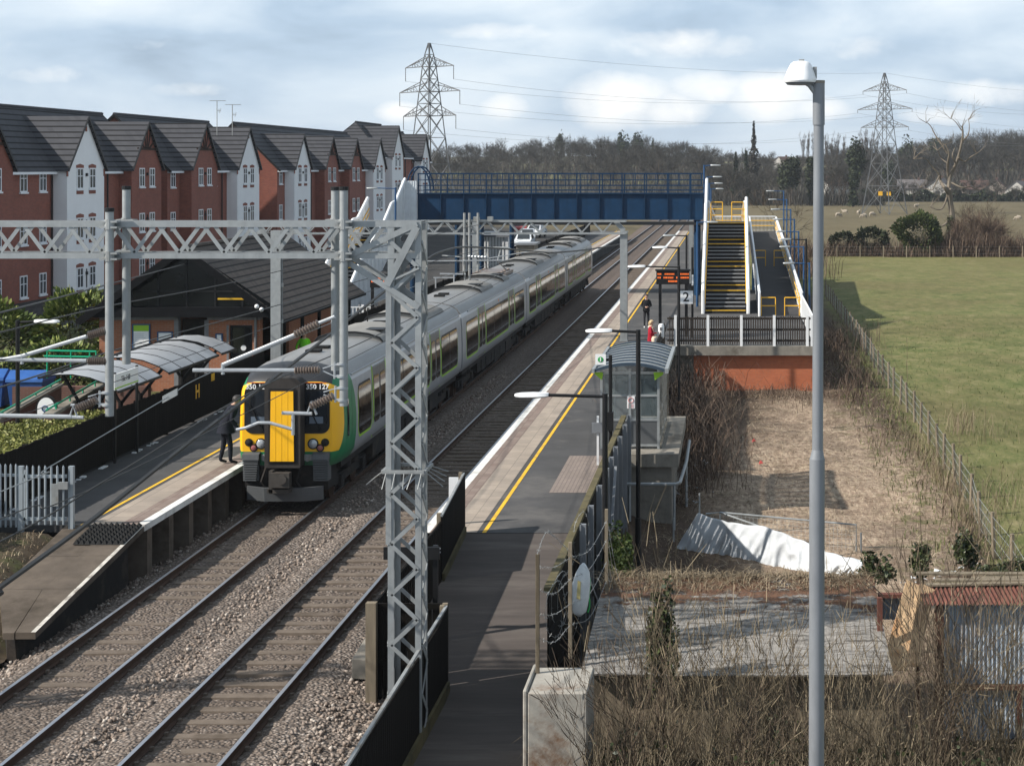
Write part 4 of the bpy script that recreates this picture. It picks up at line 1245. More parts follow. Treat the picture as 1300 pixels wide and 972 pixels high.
mb = MB(); mb.prism([(x*.995 - .09, y*.995 + .2, .35) for x, y in hp], (0, 0, 1.55)); mb.build('dark_core', M['dark'], hd)  # solid dark block, its colour giving the shade between the leaves
# palisade fence with a gate at the platform end
M['palisade'] = pm('galvanised_palisade', (.33, .37, .4), .5, .3, .12, 5, stain=.25)
pf = thing('palisade_fence', 'pale grey steel palisade fence and gate across the end of the left platform', 'fence', (-15.5, 38.25, PZ))
def pale(d, x, z0, z1, y=38.2):
    d.prism([(x - .026, y, z0), (x - .01, y - .02, z0), (x + .01, y - .02, z0), (x + .026, y, z0)], (0, 0, z1 - z0))
    d.add([(x - .026, y, z1), (x - .01, y - .02, z1), (x + .01, y - .02, z1), (x + .026, y, z1), (x, y - .01, z1 + .05)], [(0, 1, 4), (1, 2, 4), (2, 3, 4), (3, 0, 4)])
d = MB()
for k in range(13): pale(d, -16.18 - k*.118, PZ, 2.3)
for z in (1.1, 2.08): d.box(-17.7, -16.1, 38.21, 38.25, z - .03, z + .03)
d.build('pale_panel', M['palisade'], pf)
for x in (-16.09, -14.95):
    d = MB(); d.box(x - .055, x + .055, 38.2, 38.31, PZ - .2, 2.28); d.build('post', M['palisade'], pf)
d = MB()
for k in range(7): pale(d, -15.92 + k*.137, PZ + .06, 2.27, 38.17)
for z in (1.1, 2.06): d.box(-16.02, -15.03, 38.175, 38.215, z - .035, z + .035)
d.box(-16.0, -15.96, 38.175, 38.215, 1.0, 2.2)
gt = d.build('gate', M['palisade'], pf)
d = MB(); d.box(-15.2, -14.98, 38.1, 38.17, 1.78, 1.94); d.box(-15.35, -15.2, 38.12, 38.16, 1.4, 1.9); d.build('lock_box', M['galv_old'], gt)
rm = MB(); nx, ny = 9, 8
def mz(y): return lerp(PZ - .0, .735, (38.37 - y)/1.25) + .012
for i in range(nx):
    for j in range(ny):
        x0 = -14.5 + i*.125; x1 = x0 + .125; y0 = 37.15 + j*.15; y1 = y0 + .15
        z = [mz(y0), mz(y1)]
        rm.add([(x0, y0, z[0]), (x1, y0, z[0]), (x1, y1, z[1]), (x0, y1, z[1]), ((x0+x1)/2, (y0+y1)/2, (z[0]+z[1])/2 + .1)], [(0, 1, 4), (1, 2, 4), (2, 3, 4), (3, 0, 4)])
o = rm.build('trespass_mat', M['rubber']); tag(o, 'black rubber trespass mat of pointed ridges at the left platform end', 'mat')

# ---------------------------------------------------------------- station building
M['black2'] = pm('black_timber_cladding', (.006, .0065, .008), .8, 0, .3, 4, spec=.1)
sb = thing('station_building', 'low brick station building with brown tiled pitched roof and dark glazed gable', 'building', (-20.2, 62.4, .7))
wl, wr, wy, wt = -23.4, -17.45, 62.5, 3.52
def wall_with_holes(mb, x0, x1, z0, z1, y, th, holes):
    """front wall facing -Y with openings left out"""
    xs = sorted({x0, x1, *[h[0] for h in holes], *[h[1] for h in holes]})
    for a, b in zip(xs, xs[1:]):
        hs = [h for h in holes if h[0] <= a and h[1] >= b]
        if not hs: mb.box(a, b, y, y + th, z0, z1)
        else:
            h = hs[0]
            if h[2] > z0: mb.box(a, b, y, y + th, z0, h[2])
            if h[3] < z1: mb.box(a, b, y, y + th, h[3], z1)
d = MB(); wall_with_holes(d, wl, wr, .4, 3.38, wy, .3, [(-20.5, -19.42, .9, 3.38), (-18.6, -17.75, .9, 3.2)])
d.box(wl, wl + .3, wy + .3, 75, .4, 3.5); d.box(wr - .25, wr, wy + 4, 75, .4, 3.4); d.box(wl, wr, 74.7, 75, .4, 3.5)
d.build('wall', M['bricktan'], sb)
d = MB()
for x0, x1 in ((wl, -20.5), (-19.42, wr)): d.box(x0, x1, wy - .012, wy + .3, 3.382, wt)
for x in (-20.62, -19.5): d.box(x - .02, x + .14, wy - .006, wy + .28, .95, 3.379)
d.box(-18.7, -18.62, wy - .006, wy + .28, .95, 3.2)
d.build('lintel', pm('grey_lintel_brick', (.2, .2, .21), .85, 0, .2, 6), sb)
d = MB(); d.box(-23.75, -16.75, wy - .45, wy + .02, wt + .003, wt + .36); d.build('fascia', M['black2'], sb)
d = MB(); d.add([(-23.5, wy - .05, 3.88), (-16.9, wy - .05, 3.88), (-20.15, wy - .05, 6.0)], [(0, 1, 2)])
d.build('gable_glazing', glass('gable_glass', (.006, .007, .008), .15, .25), sb)
d = MB()
for x in (-22.2, -21.2, -20.15, -19.1, -18.1): d.box(x - .03, x + .03, wy - .09, wy - .055, 3.88, 6.0 - abs(x + 20.15)*.66 - .05)
d.box(-22.3, -18, wy - .09, wy - .055, 4.42, 4.47)
d.build('glazing_bars', M['black'], sb)
d = MB(); d.box(-19.0, -17.9, wy - .1, wy - .06, 4.14, 4.2); d.build('light_fitting', M['yellowline'], sb)
ye0, ye1 = 62.0, 76.0
zr, ze, xr_, xl_, xrr = 6.08, 3.42, -20.15, -23.98, -16.55
d = MB()
for a in (xl_, xrr):
    s_ = -1 if a == xl_ else 1
    d.add([(xr_, ye0, zr), (xr_, ye1, zr), (a, ye1, ze), (a, ye0, ze), (xr_, ye0, zr - .12), (xr_, ye1, zr - .12), (a, ye1, ze - .12), (a, ye0, ze - .12)],
          [(0, 1, 2, 3), (7, 6, 5, 4), (0, 3, 7, 4), (1, 5, 6, 2), (3, 2, 6, 7)])
rf = d.build('roof', M['tile_station'], sb)
d = MB()
for a in (xl_, xrr):
    d.bar((xr_, ye0 - .03, zr - .08), (a, ye0 - .03, ze - .08), .05, .26)
    d.bar((a + (.03 if a > xr_ else -.03), ye0, ze - .08), (a + (.03 if a > xr_ else -.03), ye1, ze - .08), .09, .1)
d.build('bargeboard', M['black2'], rf)
d = MB(); d.tube([(xr_, ye0, zr + .01), (xr_, ye1, zr + .01)], .09, 8); d.build('ridge_tiles', M['tile_station'], rf)
d = MB(); d.box(-18.58, -17.77, wy + .12, wy + .16, .95, 3.18); dr = d.build('door', M['glass'], sb)
d = MB(); d.box(-18.58, -18.52, wy + .08, wy + .12, .95, 3.18); d.box(-17.83, -17.77, wy + .08, wy + .12, .95, 3.18); d.box(-18.52, -17.83, wy + .08, wy + .12, 3.1, 3.18); d.build('door_frame', M['black'], dr)
d = MB(); d.disc((-18.1, wy + .1, 2.35), .1, th=.03); d.build('door_sticker', M['white'], dr)
d = MB(); d.box(-20.49, -19.43, wy + .5, wy + .55, .9, 3.37); d.build('entrance_shade', M['dark'], sb)  # dark sheet painted as the gloom inside the open entrance
d = MB(); d.tube([(-17.62, wy - .05, .9), (-17.62, wy - .05, 3.5)], .05, 8); d.build('downpipe', M['lampgrey'], sb)
for px, py in ((326, 389), (332, 393)):
    p = at(px, py, 61.9); d = MB(); d.ball(p, .085); d.build('flood_lamp', M['whiteclean'], sb, smooth=True)
for k in range(5):
    d = MB(); d.box(-16.95, -16.83, 63.6 + k*2.7, 63.72 + k*2.7, .9, 3.38); d.build('eaves_post', M['wood_dark'], sb)
def poster(label, x0, x1, z0, z1, band=None):
    t = thing('notice_board', label, 'notice board', ((x0+x1)/2, wy, z0), 'notice boards on the station wall')
    d = MB(); d.box(x0, x1, wy - .05, wy - .001, z0, z1); d.build('board', M['whiteclean'], t)
    d = MB(); b = .045
    for q in ((x0-b, x0, z0-b, z1+b), (x1, x1+b, z0-b, z1+b), (x0, x1, z0-b, z0), (x0, x1, z1, z1+b)): d.box(q[0], q[1], wy - .07, wy - .001, q[2], q[3])
    d.build('border', M['bluepost'], t)
    if band: d = MB(); d.box(x0, x1, wy - .056, wy - .051, z1 - .22, z1); d.build('banner', M[band], t)
    d = MB(); rd_ = random.Random(x0)
    for k in range(int((z1 - z0 - .3)/.07)): d.box(x0 + .05, x0 + .05 + (x1 - x0 - .1)*rd_.uniform(.4, 1), wy - .0545, wy - .051, z0 + .06 + k*.07, z0 + .075 + k*.07)
    d.build('print', pm('grey_print', (.45, .47, .5), .6), t)
    return t
poster('tall white poster with a green band, in a blue frame on the station wall', -22.12, -21.55, 2.1, 3.2, 'lime')
poster('plain low white notice board left of the dark station entrance', -21.2, -20.72, 2.3, 2.92)
poster('small white notice in a thick blue frame between the two station doorways', -19.05, -18.88, 2.55, 2.85)

# curved canopies
M['polycarb'] = pm('pale_translucent_canopy_sheet', (.33, .335, .345), .4, 0, .3, .7, col2=(.15, .155, .165))
def canopy(label, y0, y1):
    t = thing('curved_canopy', label, 'canopy', (-18.4, (y0+y1)/2, .75), 'curved canopies beside the station')
    prof = [(-19.65, 3.04), (-19.2, 3.15), (-18.7, 3.16), (-18.2, 3.07), (-17.75, 2.9), (-17.4, 2.68)]
    d = MB(); n = len(prof)
    vs = [(x, y0, z) for x, z in prof] + [(x, y1, z) for x, z in prof]
    d.add(vs + [(x, y, z - .02) for x, y, z in vs], [(i, i+1, n+i+1, n+i) for i in range(n-1)] + [(2*n+i, 3*n+i, 3*n+i+1, 2*n+i+1) for i in range(n-1)])
    d.build('roof_sheet', M['polycarb'], t, smooth='all')
    k = max(1, round((y1 - y0)/1.3))
    d = MB()
    for i in range(k + 1):
        y = y0 + (y1-y0)*i/k
        d.tube([(x, y, z + .002) for x, z in prof], .014, 5)
    d.bar((-17.39, y0, 2.67), (-17.39, y1, 2.67), .05, .07); d.bar((-19.66, y0, 3.07), (-19.66, y1, 3.07), .05, .06)
    d.build('rib', M['black'], t)
    for y in ([y0 + .5, y1 - .5] if y1 - y0 > 2 else [y0 + .7]):
        d = MB(); d.tube([(-18.45, y, .5), (-18.45, y, 2.0)], .07, 8)
        d.tube([(-18.45, y, 1.9), (-19.2, y, 3.16)], .05, 6); d.tube([(-18.45, y, 1.9), (-17.7, y, 2.84)], .05, 6)
        d.build('support', M['black'], t)
canopy('nearest curved pale canopy, just behind the hedge end', 47.9, 51.5)
canopy('middle and longest curved pale canopy, nearest the notice boards', 52.2, 57.2)
canopy('smallest curved canopy, mostly hidden behind the longest canopy and nearest the station door', 57.6, 59.2)
# name sign
ns = thing('station_name_sign', 'white station name sign on black posts above the fence', 'sign', (-16.9, 47.2, PZ))
d = MB(); d.box(-16.93, -16.9, 46.25, 48.1, 2.93, 3.36); d.build('panel', M['whiteclean'], ns)
text_mesh('lettering', 'Tile Hill', .22, (-16.896, 47.1, 3.17), EAST, M['black'], ns, extrude=.002)
d = MB(); d.box(-16.899, -16.896, 46.25, 48.1, 2.95, 2.985); d.build('green_stripe', M['lime'], ns)
for y in (46.4, 48.12):
    d = MB(); d.tube([(-16.95, y, .3), (-16.95, y, 3.4)], .04, 8); d.build('post', M['black'], ns)
# arched logo sign
sg_ = thing('arched_sign', 'round topped white sign with a blue emblem and black edge behind the hedge', 'sign', (-19., 46.8, .6))
def archpoly(w, z0, z1, y, cx_): 
    pts = [(cx_ - w, y, z0), (cx_ + w, y, z0)]
    for k in range(13):
        a = math.pi*k/12; pts.append((cx_ + w*math.cos(a), y, z1 - w*1.25 + w*1.25*math.sin(a)))
    return pts
d = MB(); d.prism(archpoly(.3, .4, 2.72, 46.83, -19.), (0, .06, 0)); d.build('edge', M['black'], sg_)
d = MB(); d.prism(archpoly(.24, .5, 2.66, 46.815, -19.), (0, .012, 0)); d.build('face', M['whiteclean'], sg_)
d = MB(); 
for dx, dz in ((-.03, .06), (.03, -.05)):
    d.tube([(-19 + dx + .075*math.cos(a*math.pi/6), 46.805, 2.3 + dz + .075*math.sin(a*math.pi/6)) for a in range(13)], .018, 5)
d.build('emblem', M['bluepost'], sg_)
# steps with green handrails
def step_wall(label, p, q, h):
    t = thing('handrail_wall', label, 'wall', ((p.x+q.x)/2, (p.y+q.y)/2, .7), 'brick step walls')
    d = MB(); n = Vector((.14, 0, 0))
    d.prism([(p.x - .1, p.y, .3), (q.x - .1, q.y, .3), (q.x - .1, q.y, q.z), (p.x - .1, p.y, p.z)], (.2, 0, 0)); d.build('brickwork', M['bricksteps'], t)
    d = MB(); d.bar((p.x, p.y, p.z + .05), (q.x, q.y, q.z + .05), .32, .08); d.build('coping', M['concrete'], t)
    d = MB(); u = Vector((0, 0, h)); k = 4
    d.tube([p + u - (q-p)*.04, q + u + (q-p)*.04], .03, 8)
    for i in range(k):
        s_ = p.lerp(q, (i + .5)/k); d.tube([s_ + Vector((0, 0, .08)), s_ + u], .022, 6)
    d.build('handrail', M['green_rail'], t, smooth=True)
step_wall('left brick step wall with a sloping coping and green handrail beside the blue bins', at(-8, 536, 46.4), at(74, 490, 52.5), .16)
step_wall('right brick step wall with green handrail, ending under the nearest canopy', at(62, 529, 45.8), at(128, 490, 52.5), .22)
gr = thing('green_railing', 'flat green two bar railing in front of the laurel bushes', 'railing', at(90, 455, 57))
d = MB()
for py in (445.5, 452.5): d.tube([at(56, py - .6, 57), at(122, py + .6, 57)], .03, 6)
for px in (60, 90, 114, 122): d.tube([at(px, 445.5, 57), at(px, 480, 57)], .025, 6)
d.build('rails', M['green_rail'], gr, smooth=True)
d = MB(); d.box(-24.4, -19.8, 57.3, 57.6, .4, 1.6); o = d.build('low_brick_wall', M['bricksteps']); tag(o, 'low dark brick wall under the flat green railing', 'wall')
for i, (x, lab) in enumerate(((-24.0, 'blue lidded bin on the right, in front of the laurel bush'), (-25.5, 'blue lidded bin on the left, cut by the picture edge'))):
    t = thing('wheeled_bin', lab, 'bin', (x, 57.5 + i*.4, .75), 'blue bins')
    y = 57.4 + i*.4
    d = MB(); d.add([(x-.5, y, .85), (x+.5, y, .85), (x+.5, y+.9, .85), (x-.5, y+.9, .85), (x-.6, y-.08, 1.75), (x+.6, y-.08, 1.75), (x+.6, y+1, 1.75), (x-.6, y+1, 1.75)], [(0,3,2,1),(0,1,5,4),(1,2,6,5),(2,3,7,6),(3,0,4,7),(4,5,6,7)])
    d.build('body', pm('blue_bin_plastic', (.01, .06, .22), .5), t)
    d = MB(); d.prism([(x-.63, y-.12, 1.755), (x-.63, y+1.04, 1.755), (x-.63, y+1.0, 1.9), (x-.63, y+.3, 2.12), (x-.63, y-.1, 1.85)], (1.26, 0, 0)); d.build('lid', pm('blue_bin_lid', (.014, .085, .3), .45), t)
    for q in (-.4, .4):
        d = MB(); d.tube([(x+q-.04, y+.1, .83), (x+q+.04, y+.1, .83)], .09, 10); d.build('wheel', M['rubber'], t)
def platform_lamp(label, x, y, z0, zt, arm_, m='black', lm='white', group='platform lamps', dirn=-1, r=.055):
    t = thing('platform_lamp', label, 'lamp', (x, y, z0), group)
    d = MB(); d.tube([(x, y, z0), (x, y, z0 + 1.2)], r*1.35, 10); d.tube([(x, y, z0 + 1.2), (x, y, zt + .06)], r, 10)
    d.build('post', M[m], t, smooth=True)
    d = MB(); d.tube([(x, y, zt), (x + dirn*arm_, y, zt + .03)], r*.6, 8); d.build('arm', M[m], t, smooth=True)
    d = MB(); x0 = x + dirn*(arm_ - .05); L = .66; k = dirn
    prof = [(0, .05, -.03, .045), (.06, .1, -.045, .055), (.3, .125, -.06, .06), (.54, .12, -.06, .05), (.63, .09, -.045, .035), (L, .05, -.02, .02)]
    vs = []; 
    for a, hw, lo, hi in prof:
        for q, zz in ((-hw, lo*.4), (-hw*.7, hi*.8), (0, hi), (hw*.7, hi*.8), (hw, lo*.4), (hw*.6, lo), (-hw*.6, lo)): vs.append((x0 + k*a, y + q, zt + .03 + zz))
    fs = []
    for i in range(len(prof)-1):
        for j in range(7): fs.append((i*7+j, i*7+(j+1) % 7, (i+1)*7+(j+1) % 7, (i+1)*7+j))
    fs += [tuple(range(7)), tuple(reversed(range(len(vs)-7, len(vs))))]
    d.add(vs, fs); d.build('lantern', M[lm], t, smooth=True)
    return t
platform_lamp('black lamp post with pale lantern pointing right, standing behind the hedge', -19.1, 45.2, .5, 4.88, .5, dirn=1)

mb = MB()
mb.array(*blades(2600, lambda r_, n: r_.uniform(-16.6, -14.2, n), lambda r_, n: r_.uniform(26, 38, n), lambda x, y: earth_z(x, y) + .3*sstep(-15.0, -15.6, x) - .03, .04, .2, 1.3, .016, 19, .5))
o = mb.build('bank_grass', M['straw']); tag(o, 'dry grass and weeds on the earth bank beside the ramp', 'grass', kind='stuff')
# laurel bushes and the bank before the terrace
bush('laurel_bush', 'large leafy laurel bush at the left edge behind the blue bins', (-29.2, 66, 2.1), (2.6, 1.8, 1.7), 5200, .13, M['laurel'], 11, 'laurel bushes')
bush('laurel_bush', 'tall leafy laurel bush left of the station gable', (-25.9, 66.5, 2.3), (1.5, 1.5, 1.9), 4200, .13, M['laurel'], 12, 'laurel bushes')
bush('laurel_bush', 'low dark laurel bush directly behind the flat green railing', (-24.6, 62.0, 1.5), (1.7, 1.2, 1.2), 2600, .12, M['laurel'], 13, 'laurel bushes')
bush('laurel_bush', 'laurel bush between the black lamp post and the station gable', (-26.4, 61.0, 1.35), (1.3, 1.2, 1.1), 2200, .12, M['laurel'], 14, 'laurel bushes')
# ---------------------------------------------------------------- brick terrace
def facade_window(parent, x, yc, zc, w=.95, h=1.2, lint=True, m_l='brickred'):
    d = MB(); f = .07
    y0, y1, z0, z1 = yc - w/2, yc + w/2, zc - h/2, zc + h/2
    for a, b, c_, e in ((y0, y0+f, z0, z1), (y1-f, y1, z0, z1), (y0+f, y1-f, z0, z0+f), (y0+f, y1-f, z1-f, z1), (yc-f*.5, yc+f*.5, z0+f, z1-f)): d.box(x + .003, x + .045, a, b, c_, e)
    d.box(x + .003, x + .035, y0 + f, y1 - f, zc + .12, zc + .165)
    w_ = d.build('window', M['upvc'], parent)
    d = MB(); d.box(x + .002, x + .02, y0 + f, y1 - f, z0 + f, z1 - f); d.build('pane', M['glass_house'], w_)
    d = MB(); d.box(x + .003, x + .1, y0 - .06, y1 + .06, z0 - .09, z0 - .004); d.build('sill', M['upvc'], w_)
    if lint:
        d = MB()
        d.prism([(x + .002, y0 - .1, z1 + .01), (x + .002, y1 + .1, z1 + .01), (x + .002, y1 + .1, z1 + .17), (x + .002, yc, z1 + .25), (x + .002, y0 - .1, z1 + .17)], (.016, 0, 0)); d.build('brick_arch', M['brickred'], w_); d = MB()
        d.box(x + .002, x + .018, y0 - .05, y1 + .05, z0 - .3, z0 - .095)
        d.build('brick_surround', M['brickred'], w_)
    return w_
def block(label, xf, y0, y1, ez, bays, recess, pipes, base=1.5, hd=3.55, hip=False, floors=3):
    t = thing('apartment_block', label, 'apartment block', (xf - 3, y0, base), 'terrace of brick apartment blocks')
    xb = xf - 2*hd; xr = xf - hd; rz_ = ez + hd
    d = MB(); d.box(xb, xf, y0, y1, base, ez)
    for y in ((y1 - .25,) if hip else (y0, y1 - .25)): d.prism([(xb, y, ez + .001), (xf, y, ez + .001), (xr, y, rz_ - .05)], (0, .25, 0))
    d.build('wall', M['brickred'], t)
    ov = .28; yr = y0 + hd if hip else y0 - .15
    d = MB()
    if hip: d.add([(xr, yr, rz_ + .02), (xr - hd - ov, y0 - .15, ez - ov + .02), (xr + hd + ov, y0 - .15, ez - ov + .02)], [(0, 1, 2)])
    for s_ in (1, -1):
        xe = xr + s_*(hd + ov); zE = ez - ov
        d.add([(xr, yr, rz_ + .02), (xr, y1 + .15, rz_ + .02), (xe, y1 + .15, zE + .02), (xe, y0 - .15, zE + .02), (xr, yr, rz_ - .13), (xr, y1 + .15, rz_ - .13), (xe, y1 + .15, zE - .1), (xe, y0 - .15, zE - .1)],
              [(0, 1, 2, 3), (7, 6, 5, 4), (0, 3, 7, 4), (1, 5, 6, 2), (3, 2, 6, 7)])
    rf = d.build('roof', M['tile'], t)
    d = MB(); d.tube([(xr, yr, rz_ + .03), (xr, y1 + .15, rz_ + .03)], .1, 6); d.build('ridge_tiles', M['tile'], rf)
    d = MB()
    for s_ in (1, -1): d.bar((xr, yr - .02, rz_ - .04), (xr + s_*(hd + ov), y0 - .17, ez - ov - .04), .04, .16)
    d.build('verge', M['black'], rf)
    # gutter line broken by the bays
    cuts = [y0] + [v for b in bays for v in (b[0], b[1])] + [y1]
    d = MB()
    for a, b in zip(cuts[0::2], cuts[1::2]):
        if b - a > .3: d.box(xf + .003, xf + .3, a + .02, b - .02, ez - .42, ez - .28)
    d.build('gutter', M['upvc'], t)
    for a, b, kind in bays:
        xw = xf + .8; yc = (a + b)/2; hw = (b - a)/2; az = ez + hw*1.03
        d = MB()
        d.prism([(xf + .002, a, base), (xw, a, base), (xw, a, ez), (xf + .002, a, ez)], (0, .2, 0))
        d.prism([(xf + .002, b - .2, base), (xw, b - .2, base), (xw, b - .2, ez), (xf + .002, b - .2, ez)], (0, .2, 0))
        top = ez + hw*.42 if kind == 'brick' else None
        d.prism([(xw - .2, a + .2, base), (xw - .2, b - .2, base), (xw - .2, b - .2, ez + .2), (xw - .2, yc, az - .02), (xw - .2, a + .2, ez + .2)], (.2, 0, 0))
        d.prism([(xw - .2, a, ez), (xw - .2, a + .2, ez), (xw - .2, a + .2, ez + .2)], (.2, 0, 0)); d.prism([(xw - .2, b - .2, ez), (xw - .2, b, ez), (xw - .2, b - .2, ez + .2)], (.2, 0, 0))
        bw = d.build('gabled_bay', M['render_white'] if kind == 'white' else M['brickred'], t)
        d = MB(); xo = xw + .16; xi = xf - hw*1.05
        for s_ in (-1, 1):
            ye = yc + s_*(hw + .2); zE = ez - .2
            d.add([(xo, yc, az + .06), (xi, yc, az + .06), (xi + hw + .2, ye, zE + .06), (xo, ye, zE + .06), (xo, yc, az - .06), (xi, yc, az - .06), (xi + hw + .2, ye, zE - .06), (xo, ye, zE - .06)],
                  [(0, 1, 2, 3), (7, 6, 5, 4), (0, 3, 7, 4), (1, 5, 6, 2), (3, 2, 6, 7)])
        d.build('bay_roof', M['tile'], bw)
        d = MB()
        for s_ in (-1, 1): d.bar((xo + .015, yc, az - .02), (xo + .015, yc + s_*(hw + .2), ez - .22), .04, .15)
        d.build('bargeboard', M['black'], bw)
        if kind == 'brick':
            d = MB(); z0 = ez + hw*.42; h2 = (az - z0)/ (hw*1.03) * hw
            d.bar((xw + .03, yc - h2 - .1, z0), (xw + .03, yc + h2 + .1, z0), .05, .16)
            for k in (-2, -1, 0, 1, 2):
                d.bar((xw + .03, yc + k*h2*.1, z0), (xw + .03, yc + k*h2*.36, z0 + (az - z0)*(1 - abs(k)*.36) - .05), .05, .12)
            d.build('gable_timber', M['timber_board'], bw)
        else:
            d = MB(); d.box(xw + .002, xw + .02, yc - .14, yc + .14, az - .85, az - .55); d.build('brick_diamond', M['brickred'], bw)
            d = MB()
            for q in (a, b):
                d.box(xw + .002, xw + .03, q - .12, q + .12, ez - .55, ez - .12)
            d.build('brick_corbel', M['brickred'], bw)
        for fl in range(floors):
            for q in (-.95, .95): facade_window(bw, xw, yc + q, ez - .68 - fl*2.9, .95, 1.22, kind == 'white')
            if fl: 
                d = MB(); d.tube([(xw + .04, yc, ez - .2 - fl*2.9), (xw + .04, yc, ez - 1.3 - fl*2.9)], .03, 5); d.build('flue', M['dark'], bw)
            d = MB(); d.box(xw + .002, xw + .1, yc - .09, yc + .09, ez - .55 - fl*2.9, ez - .37 - fl*2.9); d.build('vent', M['black'], bw)
    for fl in range(floors):
        for y in recess: facade_window(t, xf, y, ez - .78 - fl*2.9, .95, 1.22, False)
    for y in pipes:
        d = MB(); d.tube([(xf + .1, y, base), (xf + .1, y, ez - .3)], .05, 6); d.build('downpipe', M['black'], t)
    return t
EZ = 9.03
block('nearest brick apartment block at the left edge, with one white gable', -39.0, 72, 114, EZ, [(84.0, 89.8, 'brick'), (97.1, 102.8, 'white'), (107.5, 113.1, 'brick')], [90.9, 93.0, 95.6, 103.6], [96.7, 105.3])
block('second brick apartment block with two timbered brick gables and aerials behind its ridge', -38.2, 114.3, 134.6, EZ, [(116.9, 122.8, 'brick'), (127.7, 133.6, 'white')], [115.4, 124.6], [126.2])
block('third brick apartment block, with a broad bare brick end wall and four gables', -36.9, 137, 177, EZ, [(139.3, 144.6, 'white'), (149.6, 154.9, 'brick'), (159.3, 164.6, 'brick'), (169.9, 175.6, 'white')], [138.0, 146.2, 156.3], [147.6, 157.8, 167.5])
block('tallest and farthest apartment block, with a steep white gable beside the bridge stairs', -36.9, 177.6, 194, EZ + 1.3, [(179.2, 185.2, 'white')], [187.5], [177.9, 190], floors=4, hd=3.5, hip=True)
block('narrow white gabled block end beside the pylon', -36.9, 194.6, 206, EZ + .9, [(195.6, 201.2, 'white')], [203], [194.8], floors=3, hd=3.3)
for px, dd, lab in ((275.5, 128, 'left one of two thin rooftop television aerials'), (295, 129, 'right one of two thin rooftop television aerials')):
    b = at(px, 172, dd); tp = at(px, 128 if px < 280 else 133, dd)
    t = thing('television_aerial', lab, 'aerial', b, 'rooftop aerials')
    d = MB(); d.tube([b, tp], .03, 5); d.build('pole', M['galv_old'], t)
    d = MB(); d.tube([tp + Vector((-.55, 0, 0)), tp + Vector((.65, 0, 0))], .022, 5)
    for k in range(7): d.tube([tp + Vector((-.5 + k*.17, -.22, 0)), tp + Vector((-.5 + k*.17, .22, 0))], .012, 4)
    z = tp.z - .75; d.tube([(b.x, dd, z), (b.x + .3, dd, z)], .02, 4); d.tube([(b.x + .25, dd - .2, z - .2), (b.x + .25, dd + .2, z + .2)], .015, 4)
    for k in range(3): d.tube([(b.x + .1*k, dd, z - .13), (b.x + .1*k, dd, z + .13)], .012, 4)
    d.build('antenna', M['galv_old'], t)
# ---------------------------------------------------------------- beyond the station: fence, boards and parked cars under the bridge
bf = thing('board_fence', 'dark boarded fence along the back of the left platform beyond the station building', 'fence', (-17.3, 110, PZ))
d = MB(); rd = random.Random(18); y = 77.
while y < 205:
    d.box(-17.42, -17.36, y, y + .3, .7, 2.2 + rd.uniform(-.03, .03)); y += .32
d.build('boards', M['wood_dark'], bf)
for k in range(16):
    d = MB(); d.box(-17.35, -17.25, 77 + k*8, 77.12 + k*8, PZ, 2.3); d.build('post', M['wood_dark'], bf)
for i, (x0, x1, y, z1, m_, lab) in enumerate(((-17.9, -14.9, 112, 4.4, 'white', 'pale boarded cabin under the bridge, beside the left platform columns'), (-15.9, -14.6, 124, 3.3, 'concrete', 'small beige platform hut farther along the left platform'))):
    t = thing('platform_hut', lab, 'hut', ((x0+x1)/2, y, PZ))
    d = MB(); d.box(x0, x1, y, y + 2.6, PZ, z1); d.build('wall', M['mesh_hut' if False else m_], t)
    if i == 0:
        for q in (x0 - .3, x0 + 1.3, x1 + .3): d = MB(); d.tube([(q, y - .35, PZ), (q, y - .35, 5.3)], .16, 10); d.build('corner_column', M['blue'], t)
        d = MB()
        for q in range(14): d.box(x0 + .2*q + .1, x0 + .2*q + .15, y - .03, y - .001, PZ, z1)
        d.build('panel_ribs', M['galv'], t)
    d = MB(); d.box(x0 - .15, x1 + .15, y - .15, y + 2.75, z1 + .003, z1 + .14); d.build('roof', M['lampgrey'], t)
    d = MB(); d.box(x0 + .4, x0 + 1.1, y - .03, y - .001, PZ + .05, z1 - .5); d.build('door', M['bluepost'], t)
